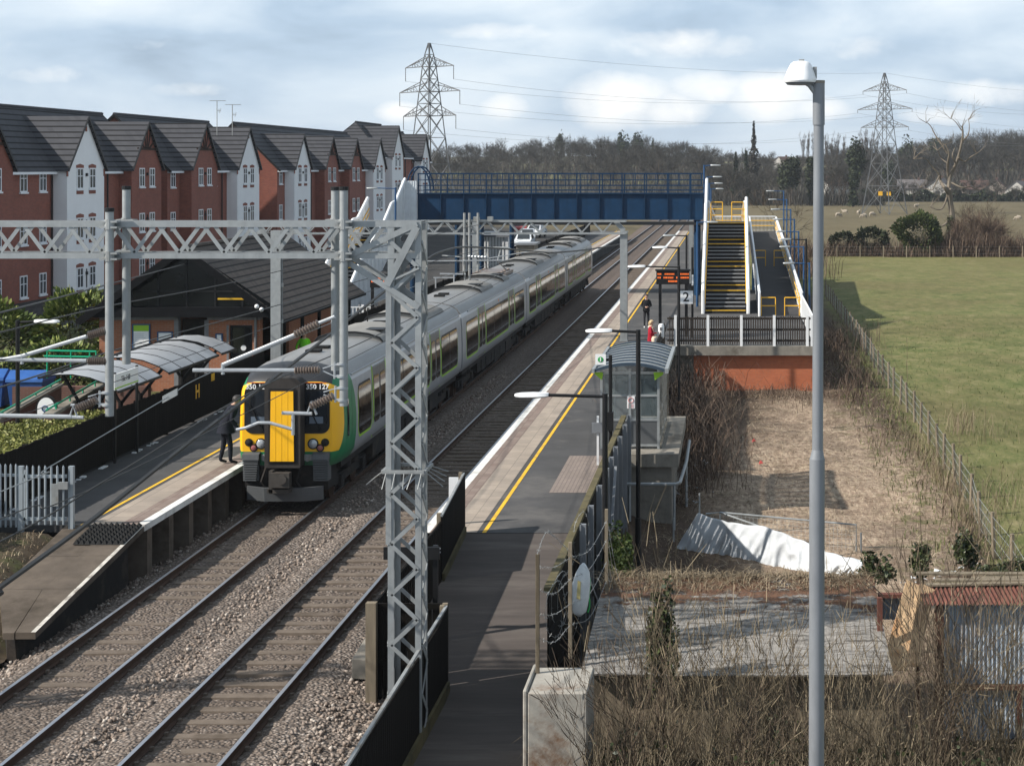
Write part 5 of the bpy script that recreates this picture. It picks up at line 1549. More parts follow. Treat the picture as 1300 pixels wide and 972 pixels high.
def car(label, x, y, rz_, col, z):
    t = thing('parked_car', label, 'car', (0, 0, 0), 'cars in the station car park')
    m_ = pm('car_paint', col, .3, .1, .05, 3)
    prof = [(-2.05, .3), (-2.1, .65), (-1.95, .86), (-1.15, .95), (-.55, 1.4), (.75, 1.45), (1.5, 1.02), (1.95, .95), (2.08, .6), (2.0, .3)]
    d = MB(); n = len(prof); vs = []
    for s, k in ((-.82, 1), (-.86, 1), (.86, 1), (.82, 1)):
        for (a, z_) in prof: vs.append((a, s*(1 if z_ < 1.0 else .82), z_))
    d.add(vs, [(r*n+i, r*n+i+1, (r+1)*n+i+1, (r+1)*n+i) for r in range(3) for i in range(n-1)] + [tuple(range(n)), tuple(range(4*n-1, 3*n-1, -1))]); d.build('body', m_, t, smooth=True)
    for s in (-1, 1):
        d = MB(); d.prism([(-1.0, s*.79, .98), (1.3, s*.79, 1.02), (.7, s*.72, 1.38), (-.5, s*.72, 1.34)], (0, s*.03, 0)); d.build('side_window', M['glass'], t)
    d = MB(); d.prism([(-1.16, -.62, .97), (-1.16, .62, .97), (-.6, .58, 1.38), (-.6, -.58, 1.38)], (-.03, 0, .02)); d.build('windscreen', M['glass'], t)
    d = MB(); d.prism([(1.47, -.6, 1.05), (1.47, .6, 1.05), (.82, .58, 1.42), (.82, -.58, 1.42)], (.03, 0, .02)); d.build('rear_window', M['glass'], t)
    for a in (-1.3, 1.25):
        for s in (-1, 1): d = MB(); d.tube([(a, s*.7, .32), (a, s*.87, .32)], .32, 14); d.build('wheel', M['rubber'], t)
    t.location = (x, y, z); t.rotation_euler = (0, 0, rz_)
for i, (x, y, c_, lab) in enumerate(((-21.2, 172, (.7, .72, .74), 'white car nearest the bridge in the car park beyond the train'), (-22.6, 186, (.4, .42, .45), 'silver car second in the car park row beyond the train'), (-23.2, 199, (.65, .66, .68), 'pale car third in the car park row beyond the train'), (-25.5, 178, (.05, .06, .08), 'dark car beside the white car in the car park'), (-26.5, 210, (.3, .03, .03), 'dark red car farthest in the car park beyond the train'))):
    car(lab, x, y, R(90 + 8*math.sin(i*2.1)), c_, .8)
for x, y in ((-18.6, 103.0), (-20.2, 98)):
    pass
# ---------------------------------------------------------------- footbridge
M['mesh_white'] = pm('white_stair_panels', (.68, .71, .74), .55, .1, .12, 2, stain=.3)
M['tread'] = pm('black_stair_treads', (.018, .018, .02), .85, 0, .3, 4)
M['nosing'] = pm('grey_stair_nosing', (.3, .31, .32), .7, 0, .15, 6)
BY0, BY1, DK = 107.0, 109.4, 5.52
fb = thing('footbridge', 'navy blue steel footbridge crossing both tracks with stairs and ramp at its ends', 'footbridge', (-11, 108.2, PZ))
for y in (BY0, BY1):
    d = MB(); d.box(-19.95, -1.95, y, y + .03, 5.74, 7.32); d.box(-19.95, -1.95, y - .14, y + .17, 7.32, 7.37); d.box(-19.95, -1.95, y - .14, y + .17, 5.69, 5.74)
    x = -19.9
    while x < -1.9:
        d.box(x - .02, x + .02, y - .12, y, 5.74, 7.32); x += 1.43
    d.build('girder', M['blue'], fb)
    d = MB(); x = -19.9
    while x < -1.9:
        d.box(x - .035, x + .035, y - .03, y + .04, 7.37, 8.6); d.box(x + .68, x + .72, y - .02, y + .02, 7.9, 8.55); x += 1.43
    for z in (7.55, 7.85, 8.2, 8.6): d.bar((-19.95, y + .005, z), (-1.95, y + .005, z), .05, .05 if z < 8.5 else .08)
    d.build('parapet_railing', M['blue'], fb)
d = MB(); d.box(-23.2, .7, BY0 + .05, BY1 - .02, DK - .16, DK); d.build('deck', M['asphalt'], fb)
for x in (-20.3, -2.3):
    for y in (107.4, 109.0): d = MB(); d.tube([(x, y, PZ), (x, y, 5.68)], .2, 12); d.build('support_column', M['blue'], fb)
d = MB()
for y in (107., 108.2): 
    pts = [(-19.9 + .75*math.cos(a*math.pi/10)*-1, y, 7.5 + 1.55*math.sin(a*math.pi/10)) for a in range(11)]
    d.tube(pts, .05, 6)
for a in range(1, 10): 
    p = (-19.9 - .75*math.cos(a*math.pi/10), 107., 7.5 + 1.55*math.sin(a*math.pi/10)); d.tube([p, (p[0], 108.2, p[2])], .03, 5)
d.build('safety_hoop', M['blue'], fb)
def stair_z(y, y0, y1, z0, z1, nf=4, land=1.25):
    L = (y1 - y0 - land*(nf - 1))/nf; h = (z1 - z0)/nf
    yy = y - y0; z = z0
    for f_ in range(nf):
        if yy <= L: return z + h*max(yy, 0)/L
        yy -= L; z += h
        if yy <= land: return z
        yy -= land
    return z1
def stairs(x0, x1, y0, y1, z0, z1, ph, label, outer):
    nf, land = 4, 1.25
    L = (y1 - y0 - land*(nf - 1))/nf; n = 6; h = (z1 - z0)/nf/n; g_ = L/n
    st = MB(); z = z0; y = y0
    for f_ in range(nf):
        for i in range(n):
            z += h
            st.cur = 0; st.box(x0 + .12, x1 - .12, y, y + g_ + .03, z - .06, z); st.box(x0 + .12, x1 - .12, y, y + .02, z - h, z - .061)
            st.cur = 2 if i in (0, n-1) else 1; st.box(x0 + .14, x1 - .14, y - .012, y + .075, z - .045, z + .004)
            y += g_
        st.cur = 0
        if f_ < nf - 1: st.box(x0 + .12, x1 - .12, y + .03, y + land, z - .06, z); y += land
    st.build('stair_flight', [M['tread'], M['nosing'], M['yellowline']], fb)
    ys = [y0 + i*.35 for i in range(int((y1 - y0)/.35) + 1)] + [y1]
    for x, pa, pb in ((x0, ph[0][0], ph[0][1]), (x1, ph[1][0], ph[1][1])):
        d = MB(); top = []; bot = []
        for y in ys:
            k = (y - y0)/(y1 - y0); z = stair_z(y, y0, y1, z0, z1); p_ = pa + (pb - pa)*k
            top.append((x, y, z + p_)); bot.append((x, y, z - .32))
        n_ = len(ys)
        vs = [(p[0] - .03, p[1], p[2]) for p in top + bot] + [(p[0] + .03, p[1], p[2]) for p in top + bot]
        fs = []
        for i in range(n_ - 1):
            fs += [(i, i+1, n_+i+1, n_+i), (2*n_+i+1, 2*n_+i, 3*n_+i, 3*n_+i+1), (n_+i, n_+i+1, 3*n_+i+1, 3*n_+i)]
        fs += [(0, n_, 3*n_, 2*n_), (n_-1, 3*n_-1, 4*n_-1, 2*n_-1)]
        d.add(vs, fs)
        i = 0
        while i < n_:
            for q in (-.05, .05): d.box(x + q - .012, x + q + .012, ys[i] - .03, ys[i] + .03, bot[i][2], top[i][2])
            i += 3
        d.build('side_panel', M['mesh_white'], fb)
        d = MB(); d.tube([(p[0], p[1], p[2] + .05) for p in top], .1, 8); d.tube([(x, y0 - .1, z0), (x, y0 - .1, top[0][2] + .1)], .1, 8)
        d.build('cap_rail', M['white'], fb, smooth=True)
        s_ = 1 if x == x0 else -1
        d = MB()
        for q in (.55, .9): d.tube([(x + s_*.1, y, stair_z(y, y0, y1, z0, z1) + q) for y in ys], .03, 6)
        d.build('handrail', M['yellow'], fb)
stairs(-1.68, .82, 93.8, 107.2, PZ, DK, ((1.2, 2.7), (1.25, 1.5)), '', 1)
stairs(-23.1, -20.75, 91.6, 107.0, PZ, DK, ((1.2, 1.5), (1.6, 2.7)), '', -1)
d = MB(); d.box(-20.95, -19.98, 106.9, 106.94, 5.4, 8.15)
for k in range(7): d.box(-20.93 + k*.15, -20.9 + k*.15, 106.87, 106.899, 5.4, 8.15)
d.build('end_panel', M['mesh_white'], fb)
# barriers at the stair head
for x0, x1 in ((-1.45, -.7), (-.1, .65)):
    d = MB()
    for x in (x0, x1): d.tube([(x, 109.6, 5.3), (x, 109.6, 6.75)], .035, 6)
    for z in (5.9, 6.3, 6.75): d.tube([(x0, 109.6, z), (x1, 109.6, z)], .03, 6)
    d.build('barrier', M['yellow'], fb)
# two legs of ramp
RL0, RL1, RZ = 92.0, 147.0, 3.35
def rampz(y): return PZ + (RZ - PZ)*(y - RL0)/(RL1 - RL0)
def rampz2(y): return DK + (RZ - DK)*(y - 109.4)/(RL1 - 109.4)
M['rampfloor'] = pm('ramp_surface', (.045, .044, .046), .9, 0, .2, 1, col2=(.065, .06, .058))
def ramp_leg(x0, x1, y0, y1, zf, nm):
    d = MB(); d.add([(x0, y0, zf(y0)), (x1, y0, zf(y0)), (x1, y1, zf(y1)), (x0, y1, zf(y1)), (x0, y0, zf(y0) - .25), (x1, y0, zf(y0) - .25), (x1, y1, zf(y1) - .25), (x0, y1, zf(y1) - .25)],
                   [(0, 1, 2, 3), (7, 6, 5, 4), (0, 4, 5, 1), (1, 5, 6, 2), (2, 6, 7, 3), (3, 7, 4, 0)])
    d.build('ramp_deck', M['rampfloor'], fb)
    for x, s_ in ((x0, 1), (x1, -1)):
        d = MB(); d.add([(x - .02, y0, zf(y0) - .3), (x - .02, y1, zf(y1) - .3), (x - .02, y1, zf(y1) + 1.25), (x - .02, y0, zf(y0) + 1.25), (x + .02, y0, zf(y0) - .3), (x + .02, y1, zf(y1) - .3), (x + .02, y1, zf(y1) + 1.25), (x + .02, y0, zf(y0) + 1.25)],
                   [(0, 3, 2, 1), (4, 5, 6, 7), (0, 4, 7, 3), (1, 2, 6, 5), (3, 7, 6, 2), (0, 1, 5, 4)])
        y = y0
        while y <= y1:
            for q in (-.04, .04): d.box(x + q - .012, x + q + .012, y - .03, y + .03, zf(y) - .3, zf(y) + 1.25)
            y += 1.8
        d.build('side_panel', M['mesh_white'], fb)
        d = MB(); d.tube([(x, y0, zf(y0) + 1.3), (x, y1, zf(y1) + 1.3)], .08, 8); d.tube([(x, y0, zf(y0)), (x, y0, zf(y0) + 1.3)], .07, 8); d.build('cap_rail', M['white'], fb, smooth=True)
        d = MB()
        for q in (.5, .9): d.tube([(x + s_*.09, y0, zf(y0) + q), (x + s_*.09, y1, zf(y1) + q)], .028, 6)
        d.build('handrail', M['yellow'], fb)
    y = y0 + 6
    while y < y1:
        for x in (x0 + .2, x1 - .2): d = MB(); d.box(x - .09, x + .09, y - .09, y + .09, -1.2, zf(y) - .25); d.build('support_column', M['blue'], fb)
        y += 7
ramp_leg(1.42, 3.72, RL0, RL1, rampz, 'lower')
ramp_leg(-1.6, .72, 109.9, RL1, rampz2, 'upper')
d = MB(); d.box(-1.6, 3.72, RL1 + .01, 149.6, RZ - .25, RZ); d.build('landing', M['rampfloor'], fb)
d = MB()
for x in [-1.6 + .12*k for k in range(45)]: d.box(x - .012, x + .012, 149.55, 149.58, RZ, RZ + 1.3)
d.bar((-1.6, 149.57, RZ + 1.32), (3.72, 149.57, RZ + 1.32), .09)
d.build('landing_railing', M['white'], fb)
d = MB()
for z in (.5, .95): d.tube([(-1.5, 149.45, RZ + z), (3.6, 149.45, RZ + z)], .035, 6)
d.build('handrail', M['yellow'], fb)
for yb in (118.5,):
    for x0, x1 in ((1.5, 2.25), (2.85, 3.62)):
        d = MB(); z = rampz(yb)
        for x in (x0, x1): d.tube([(x, yb, z), (x, yb, z + 1.1)], .03, 6)
        for q in (.6, 1.1): d.tube([(x0, yb, z + q), (x1, yb, z + q)], .03, 6)
        d.build('barrier', M['yellow'], fb)
for x0, x1 in ((1.52, 2.3), (2.8, 3.6)):
    d = MB(); z = PZ
    for x in (x0, x1): d.tube([(x, 92.3, z), (x, 92.3, z + 1.0)], .03, 6)
    for q in (.55, 1.0): d.tube([(x0, 92.3, z + q), (x1, 92.3, z + q)], .03, 6)
    d.build('barrier', M['yellow'], fb)
# white boards under the left stairs and small white gate at their foot
d = MB(); d.box(-23.0, -20.8, 99.0, 99.04, PZ, 3.0); d.box(-20.75, -20.7, 94, 107, PZ + .3, 2.2); d.build('under_stair_panel', M['mesh_white'], fb)
gt = thing('railing', 'short white vertical bar railing beside the foot of the left stairs', 'railing', (-18.5, 88, PZ))
d = MB()
for k in range(9): d.box(-19.4 + k*.17, -19.36 + k*.17, 84, 84.03, PZ + .1, 2.05)
for z in (1.05, 2.08): d.bar((-19.5, 84.02, z), (-17.9, 84.02, z), .05)
for x in (-19.45, -18.4): d.box(x - .06, x + .06, 84.03, 84.1, PZ, 2.2)
d.build('bars', M['white'], gt)
# lamps along stairs and ramp
for y, z0, zt in ((93.4, -.9, 3.7), (101, -.9, 4.25), (109, -.9, 4.85), (116.5, -.9, 5.4), (124, -.9, 5.9), (133, -.9, 6.45), (141, -.9, 7.0)):
    k = [93.4, 101, 109, 116.5, 124, 133, 141].index(y)
    platform_lamp(['nearest blue lamp post beside the foot of the ramp', 'second blue lamp post up the ramp side', 'third blue lamp post up the ramp side', 'fourth blue lamp post up the ramp side', 'fifth blue lamp post up the ramp side', 'sixth blue lamp post up the ramp side, one before the far landing', 'farthest blue lamp post beside the ramp landing'][k], 4.2, y, z0, zt, .85, 'bluepost', 'galv', 'blue lamps along the ramp')
for y, zt, lab in ((107.3, 9.1, 'tallest blue lamp post at the right end of the bridge'), (120, 8.3, 'blue lamp post just behind the right stair head'), (130, 7.75, 'blue lamp on the middle of the upper ramp'), (140, 7.2, 'blue lamp at the far end of the upper ramp')):
    platform_lamp(lab, -1.85, y, 2.0 if y > 108 else PZ, zt, .45, 'bluepost', 'galv', 'blue lamps by the stairs', dirn=1)
platform_lamp('blue lamp post halfway up the right stairs, left of the white panel', -2.1, 98.5, PZ, 5.8, .6, 'bluepost', 'galv', 'blue lamps by the stairs', dirn=1)
platform_lamp('blue lamp post in front of the left stairs', -19.95, 100, PZ, 7.75, 1.1, 'bluepost', 'galv', 'blue lamps by the stairs', dirn=-1)
platform_lamp('black lamp post with grey lantern beside the ramp foot', 3.98, 92.6, -.9, 5.05, .85, 'black', 'galv')
# retaining wall with slab and railing
rw = thing('retaining_wall', 'bright orange red brick retaining wall under the stair forecourt with a concrete slab edge', 'wall', (.9, 76.8, -1.1))
d = MB(); d.box(-1.8, 3.6, 76.8, 77.1, -1.5, .5); d.box(3.3, 3.6, 77.1, 112, -1.5, .5); d.build('brickwork', M['brickwall'], rw)
d = MB(); d.box(-3.1, 3.78, 76.5, 77.19, .52, .93); d.box(3.3, 3.78, 77.19, 112, .52, .6); d.build('concrete_slab', M['concrete'], rw)
d = MB(); d.box(-3.1, -1.8, 76.85, 77.15, -1.0, .5); d.build('concrete_pier', M['concrete'], rw)
tf = thing('timber_fence', 'grey slatted timber fence with white posts standing on the concrete slab above the brick wall', 'fence', (.5, 76.75, .93))
rd = random.Random(2); d = MB(); x = -2.9
while x < 3.6:
    d.box(x, x + .05, 76.72, 76.74, .98 + rd.uniform(0, .03), 2.24 + rd.uniform(-.03, .03)); x += .105
for z in (1.12, 1.62, 2.12): d.box(-3.0, 3.62, 76.745, 76.79, z, z + .09)
d.build('slats', M['wood_greydark'], tf)
for x in (-2.62, -1.15, .36, 1.85, 3.35, 3.56):
    d = MB(); d.box(x - .06, x + .06, 76.6, 76.71, .93, 2.32); d.build('post', M['white'], tf)
d = MB()
for y in [77 + .16*k for k in range(88)]: d.box(3.66, 3.68, y, y + .05, .95, 2.1)
for z in (1.2, 2.05): d.box(3.69, 3.73, 76.8, 91.2, z, z + .08)
d.build('side_slats', M['white'], tf)
# departure boards
def board(label, x0, x1, y, z0, z1, posts, zb=PZ, rows=True, faded=False):
    t = thing('departure_board', label, 'departure board', ((x0+x1)/2, y, zb), 'departure boards')
    d = MB(); d.box(x0, x1, y - .1, y + .12, z0, z1); d.box(x0 - .05, x1 + .05, y - .16, y + .16, z1, z1 + .08); d.build('case', M['black'], t)
    d = MB()
    for x in posts: d.box(x - .07, x + .07, y - .06, y + .06, zb, z0) if x in posts else None
    d.build('post', M['black'], t)
    rows_ = (('1st', 'Coventry', '14:05'), ('2nd', 'Rugby', '14:25'), ('', '14:03:20', ''))
    h = (z1 - z0)
    for r_, (a, b, c_) in enumerate((('1 xxxx', '', ''),)*0): pass
    rd_ = random.Random(int(abs(x0)*10)); d = MB()
    for r_ in range(3):
        z = z1 - h*(.22 + .27*r_)
        x = x0 + .06 if r_ < 2 else x0 + (x1 - x0)*.36
        xe = x1 - .06 if r_ < 2 else x0 + (x1 - x0)*.66
        k = 0
        while x < xe:
            wd = rd_.uniform(.035, .06)
            if not (r_ < 2 and k in (3, 4, 13, 14)): d.box(x, x + wd*.75, y - .106, y - .101, z - h*.062, z + h*.062)
            x += wd*1.25; k += 1
    d.build('orange_text', M['led'], t)
    return t
board('black departure board with orange text on a post on the right platform', -3.68, -2.1, 81, 3.42, 4.06, (-3.5, -2.25))
board('black departure board with orange text seen behind the lattice leg by the left stairs', -18.0, -16.3, 84, 3.05, 3.65, (-17.9, -16.4))
pn = thing('platform_number_sign', 'square white sign with a black figure 2 on a black post beside the stairs', 'sign', (-2.0, 80.6, PZ))
d = MB(); d.box(-2.58, -1.92, 80.58, 80.62, 2.52, 3.14); d.build('plate', M['whiteclean'], pn)
text_mesh('figure', '2', .62, (-2.25, 80.575, 2.83), FRONT, M['black'], pn, extrude=.002, bold=.008)
d = MB(); d.tube([(-1.95, 80.7, -.5), (-1.95, 80.7, 5.2)], .06, 8); d.build('post', M['black'], pn)
d = MB(); d.box(-1.98, -1.9, 80.55, 80.58, 3.4, 3.9); d.build('white_tag', M['white'], pn)
# ---------------------------------------------------------------- right platform furniture
sh = thing('platform_shelter', 'glazed waiting shelter with a curved blue and white striped roof on the right platform', 'shelter', (-3, 51, PZ))
X0, X1, Y0, Y1 = -3.8, -2.16, 48.8, 54.0
pl = MB(); pl.box(-3.148, -1.55, 47.9, 55.2, .55, PZ - .004); pl.box(-3.148, -1.75, 48.1, 55.0, -1.3, .55)
pt = pl.build('shelter_plinth', M['concrete']); tag(pt, 'grimy concrete plinth carrying the glazed shelter beside the platform', 'plinth')
def arc(x): 
    u = (x + 2.96)/1.04; return 3.2 + .2*(1 - u*u)
xs = [-4.0 + .13*k for k in range(17)]
d = MB(); xs[-1] = -1.92; ys = [48.5, 54.4]
d.add([(x, y, arc(x)) for y in ys for x in xs] + [(x, y, arc(x) - .05) for y in ys for x in xs], [(i, i+1, 17+i+1, 17+i) for i in range(16)] + [(34+i, 51+i, 51+i+1, 34+i+1) for i in range(16)])
rsm = pm('pale_shelter_roof', (.6, .62, .62), .5, 0, .1, 1.5, col2=(.42, .42, .3)); rsm.node_tree.nodes['Principled BSDF'].inputs['Alpha'].default_value = .38; d.build('roof_sheet', rsm, sh, smooth='all')
M['rib'] = pm('dark_blue_roof_rib', (.03, .05, .075), .5, 0, .1, 4)
for k in range(9):
    d = MB(); y = 48.5 + k*5.9/8
    for a, b in zip(xs, xs[1:]): d.add([(a, y - .075, arc(a) + .035), (b, y - .075, arc(b) + .035), (b, y + .075, arc(b) + .035), (a, y + .075, arc(a) + .035), (a, y - .075, arc(a) - .05), (b, y - .075, arc(b) - .05), (b, y + .075, arc(b) - .05), (a, y + .075, arc(a) - .05)], [(0, 1, 2, 3), (0, 4, 5, 1), (3, 2, 6, 7), (7, 6, 5, 4)])
    d.build('roof_rib', M['rib'], sh)
d = MB(); d.bar((-1.91, 48.4, 3.2), (-1.91, 54.5, 3.2), .1, .14); d.bar((-4.01, 48.4, 3.2), (-4.01, 54.5, 3.2), .08, .12); d.build('gutter', M['galv'], sh)
d = MB()
for x in (X0, (X0+X1)/2, X1):
    for y in (Y0, Y1): d.box(x - .035, x + .035, y - .035, y + .035, PZ, 3.22)
for y in (Y0, Y1):
    for z in (1.02, 1.75, 2.45, 3.1): d.box(X0 + .035, X1 - .035, y - .025, y + .025, z - .03, z + .03)
for y in (50.5, 52.3): d.box(X1 - .03, X1 + .03, y - .03, y + .03, PZ, 3.22)
for z in (1.02, 1.75, 3.1): d.box(X1 - .024, X1 + .024, Y0 + .035, Y1 - .035, z - .03, z + .03)
d.build('frame', M['galv'], sh)
for a, b in ((X0, (X0+X1)/2), ((X0+X1)/2, X1)):
    for y in (Y0, Y1):
        for z0, z1 in ((1.78, 2.42), (2.48, 3.07)): d = MB(); d.box(a + .035, b - .035, y - .006, y + .006, z0, z1); d.build('glazing', M['glass_clear'], sh)
d = MB()
for a, b in ((X0, (X0+X1)/2), ((X0+X1)/2, X1)):
    d.box(a + .035, b - .035, Y0 - .008, Y0 + .008, 1.05, 1.72)
d.build('lower_panel', pm('grey_steel_panel', (.1, .105, .11), .5, .2, .15, 3), sh)
d = MB(); d.box(X1 + .03, X1 + .1, Y0 + .1, Y1 - .05, PZ, 3.15); swm = pm('see_through_side_panel', (.24, .22, .18), .6, 0, .2, 2); swm.node_tree.nodes['Principled BSDF'].inputs['Alpha'].default_value = .3; d.build('side_wall', swm, sh)  # beige side panel made see-through so its cast shadow stays faint
d = MB(); d.box(X0 + .05, X0 + .09, Y0 + .5, Y1 - .5, PZ + .1, 2.9); d.build('back_glass', M['glass_clear'], sh)
d = MB(); d.box(X0 + .3, X1 - .25, 51.0, 51.5, 1.33, 1.38); d.box(X0 + .3, X0 + .36, 51.2, 51.3, PZ, 1.33); d.box(X1 - .31, X1 - .25, 51.2, 51.3, PZ, 1.33); d.build('bench', M['tube'], sh)
for px in (759, 836):
    p = at(px, 473, 48.7); d = MB(); d.prism([(p.x - .14, 48.6, 3.14), (p.x + .14, 48.6, 3.14), (p.x + (.14 if px > 800 else .16), 48.6, 3.08), (p.x + (-.1 if px > 800 else .12), 48.6, 2.92)], (0, .04, 0)); d.build('corner_bracket', M['lime'], sh)
d = MB(); d.box(-3.06, -2.84, Y0 - .03, Y0 - .012, 2.08, 2.44); nt_ = d.build('notice', M['whiteclean'], sh)
d = MB(); d.tube([(-2.95 + .07*math.cos(a*math.pi/8), Y0 - .036, 2.32 + .07*math.sin(a*math.pi/8)) for a in range(17)], .012, 5)
for k in range(4): d.box(-3.03, -2.87, Y0 - .034, Y0 - .031, 2.1 + k*.03, 2.115 + k*.03)
d.build('notice_print', pm('red_print', (.5, .2, .2), .6), sh)
pr_ = thing('pipe_rail', 'low grey pipe rail bent around the shelter plinth', 'pipe', (-2, 47.5, .1))
d = MB(); d.tube([(-3.05, 47.3, .18), (-1.62, 47.3, .18), (-1.5, 47.4, .2), (-1.4, 50.5, .25), (-1.4, 54, .3)], .05, 8)
for x, y in ((-2.9, 47.3), (-1.65, 47.3), (-1.4, 50.5)): d.tube([(x, y, -1.2), (x, y, .2)], .04, 6)
d.build('pipe', M['galv'], pr_, smooth=True)
lf = thing('leaf_sign', 'small square white sign with a green oval emblem on a black post beside the shelter', 'sign', (-3.28, 45.2, PZ))
d = MB(); d.box(-3.68, -3.4, 45.15, 45.19, 3.76, 4.04); d.build('plate', M['whiteclean'], lf)
d = MB(); d.lathe((-3.54, 45.145, 3.9), [(.075, 0), (.07, -.004)], 20, axis=1); gm = pm('green_emblem', (.01, .3, .06), .5); d.build('emblem', gm, lf)
d = MB(); d.box(-3.555, -3.525, 45.134, 45.139, 3.85, 3.95); d.build('emblem_stroke', M['whiteclean'], lf)
d = MB(); d.tube([(-3.28, 45.2, PZ), (-3.28, 45.2, 4.02)], .05, 8); d.box(-3.42, -3.28, 45.19, 45.22, 3.86, 3.92); d.box(-3.36, -3.2, 45.1, 45.25, 2.0, 2.5); d.build('post', M['black'], lf)
wp = thing('small_notice', 'small grey notice box on a thin white post near the fence', 'sign', (-3.7, 46.1, PZ))
d = MB(); d.box(-3.72, -3.66, 46.1, 46.16, PZ, 2.25); d.build('post', M['white'], wp)
d = MB(); d.box(-3.85, -3.57, 46.06, 46.1, 1.8, 2.08); d.build('box', M['lampgrey'], wp)
platform_lamp('nearest black platform lamp, its pale lantern reaching left in front of the shelter', -2.5, 33.0, -.9, 4.56, 1.15, lm='white', r=.055)
platform_lamp('second black platform lamp, its post rising in front of the striped shelter roof', -2.37, 42.2, -.9, 4.92, .7, lm='white', r=.06)
platform_lamp('black platform lamp behind the shelter whose arm passes above the departure board', -2.02, 63, -.9, 5.3, 1.3, lm='white', r=.05)
platform_lamp('tall black platform lamp beside the slatted fence end', -2.42, 74.8, -.9, 5.45, .55, lm='white', r=.055)
platform_lamp('far black platform lamp just left of the right stairs', -2.6, 94, PZ, 5.2, .7, lm='galv', r=.06)
# fence behind the right platform: dark boards, steel posts, barbed wire
pf2 = thing('platform_fence', 'weathered timber fence with blue grey steel posts behind the right platform', 'fence', (-3.08, 38, -.8))
d = MB(); rd = random.Random(5); y = 28.2
while y < 47.7:
    d.box(-3.1, -3.07, y, y + .13, -1.0, 1.93 + rd.uniform(-.03, .02)); y += .155
for z in (.3, 1.2): d.box(-3.065, -3.0, 28.2, 47.7, z, z + .1)
d.build('boards', M['wood_dark'], pf2)
d = MB(); d.box(-3.16, -3.02, 28.2, 47.8, 1.95, 2.03); d.build('top_rail', M['wood_moss'], pf2)
for y in (32.9, 34.7, 36.9, 39, 40.5, 42, 43.6, 45.6, 47.4):
    d = MB(); d.box(-2.98, -2.86, y - .05, y + .05, -1.1, 2.1); d.box(-2.98, -2.95, y - .08, y + .08, -1.1, 2.1); d.build('post', M['lampgrey'], pf2)
d = MB(); d.bar((-2.9, 36.0, -.2), (-2.75, 31.5, 1.5), .06); d.bar((-2.85, 38.2, -.6), (-2.8, 40.3, 1.9), .06); d.build('stay', M['lampgrey'], pf2)
pf3 = thing('platform_fence', 'dark slatted fence behind the right platform between shelter and stairs', 'fence', (-3.08, 66, PZ))
d = MB(); y = 55.4
while y < 76.4:
    d.box(-3.11, -3.08, y, y + .1, -.6, 2.0 + rd.uniform(-.02, .02)); y += .14
d.box(-3.07, -3.02, 55.4, 76.4, 1.7, 1.8); d.build('boards', M['wood_greydark'], pf3)
for k in range(9):
    d = MB(); d.box(-3.2, -3.12, 55.6 + k*2.6, 55.68 + k*2.6, PZ, 2.1); d.build('post', M['lampgrey'], pf3)
# corner block and rustic posts with barbed wire
cb = MB(); cb.box(-3.1, -2.2, 25.5, 26.8, -1.2, 1.12); cb.box(-3.17, -3.103, 25.5, 26.85, -1.2, 1.16)
o = cb.build('concrete_block', pm('flaking_painted_concrete', (.33, .31, .275), .95, 0, .2, 2.2, col2=(.15, .085, .05), bump=.6, bscale=10), bevel=.02); tag(o, 'flaking pale concrete block with rusty patches at the near end of the fence', 'concrete block')
posts = [at(682.5, 836, 26.5), at(724, 812, 27.6), at(770, 742, 31.0)]
tops = [at(682.5, 703, 26.5), at(724.5, 688, 27.6), at(770.5, 646, 31.0)]
for p, q, lab in zip(posts, tops, ('leftmost thin pale timber post carrying barbed wire, on the concrete block', 'middle thin pale timber post carrying barbed wire beside the plastic sack', 'rightmost thin pale timber post carrying barbed wire, under the nearest platform lamp')):
    d = MB(); q = Vector((p.x, p.y, q.z)); d.bar(p - Vector((0, 0, .3)), q, .06, .06, (0, 1, 0))
    o = d.build('timber_post', M['wood'], bevel=.004); tag(o, lab, 'post', 'barbed wire posts')
bw = MB()
def barbed(pts, n=14):
    c = cable(pts, n); bw.tube(c, .0042, 4, caps=False)
    for p in c[::3]:
        for _ in range(2):
            v = Vector((rd.uniform(-1, 1), rd.uniform(-1, 1), rd.uniform(-1, 1))).normalized()*.035; bw.tube([p - v, p + v], .003, 3)
for z in (.2, .55, .95, 1.3):
    barbed([tops[0] - Vector((0, 0, z)), tops[0].lerp(tops[1], .5) - Vector((0, 0, z + rd.uniform(.1, .3))), tops[1] - Vector((0, 0, z + .05)), tops[1].lerp(tops[2], .5) - Vector((0, 0, z + rd.uniform(.15, .3))), tops[2] - Vector((0, 0, z))])
    barbed([tops[2] - Vector((0, 0, z*.8)), Vector((-2.0, 31.5, 1.3 - z)), Vector((-1.0, 31, 1.2 - z*.8))])
for _ in range(7):
    y = rd.uniform(27, 34); c = Vector((-2.95, y, 1.6 + rd.uniform(-.7, .4)))
    barbed([c + Vector((.12*math.cos(a) , .5*math.cos(a*1.1), .5*math.sin(a))) for a in (0, 1.2, 2.4, 3.6, 4.8, 6.0)], 8)
barbed([at(682, 703, 26.5), at(693, 676, 27.5), at(704, 681, 28.5), at(724, 700, 29.)])
o = bw.build('barbed_wire', M['galv_old']); tag(o, 'tangled strands of barbed wire strung between the thin timber posts', 'barbed wire')
sk = MB(); p = at(738, 748, 28.6)
b0 = len(sk.v); sk.lathe((p.x, p.y, p.z - .45), [(.03, 0), (.13, .08), (.155, .3), (.15, .55), (.11, .74), (.05, .86), (.015, .9)], 18)
for i in range(b0, len(sk.v)):
    v = Vector(sk.v[i]); k = 1 + .25*mnoise.noise(v*4); sk.v[i] = (p.x + (v.x - p.x)*k + (v.z - p.z)*.08, p.y + (v.y - p.y)*k*.7, v.z)
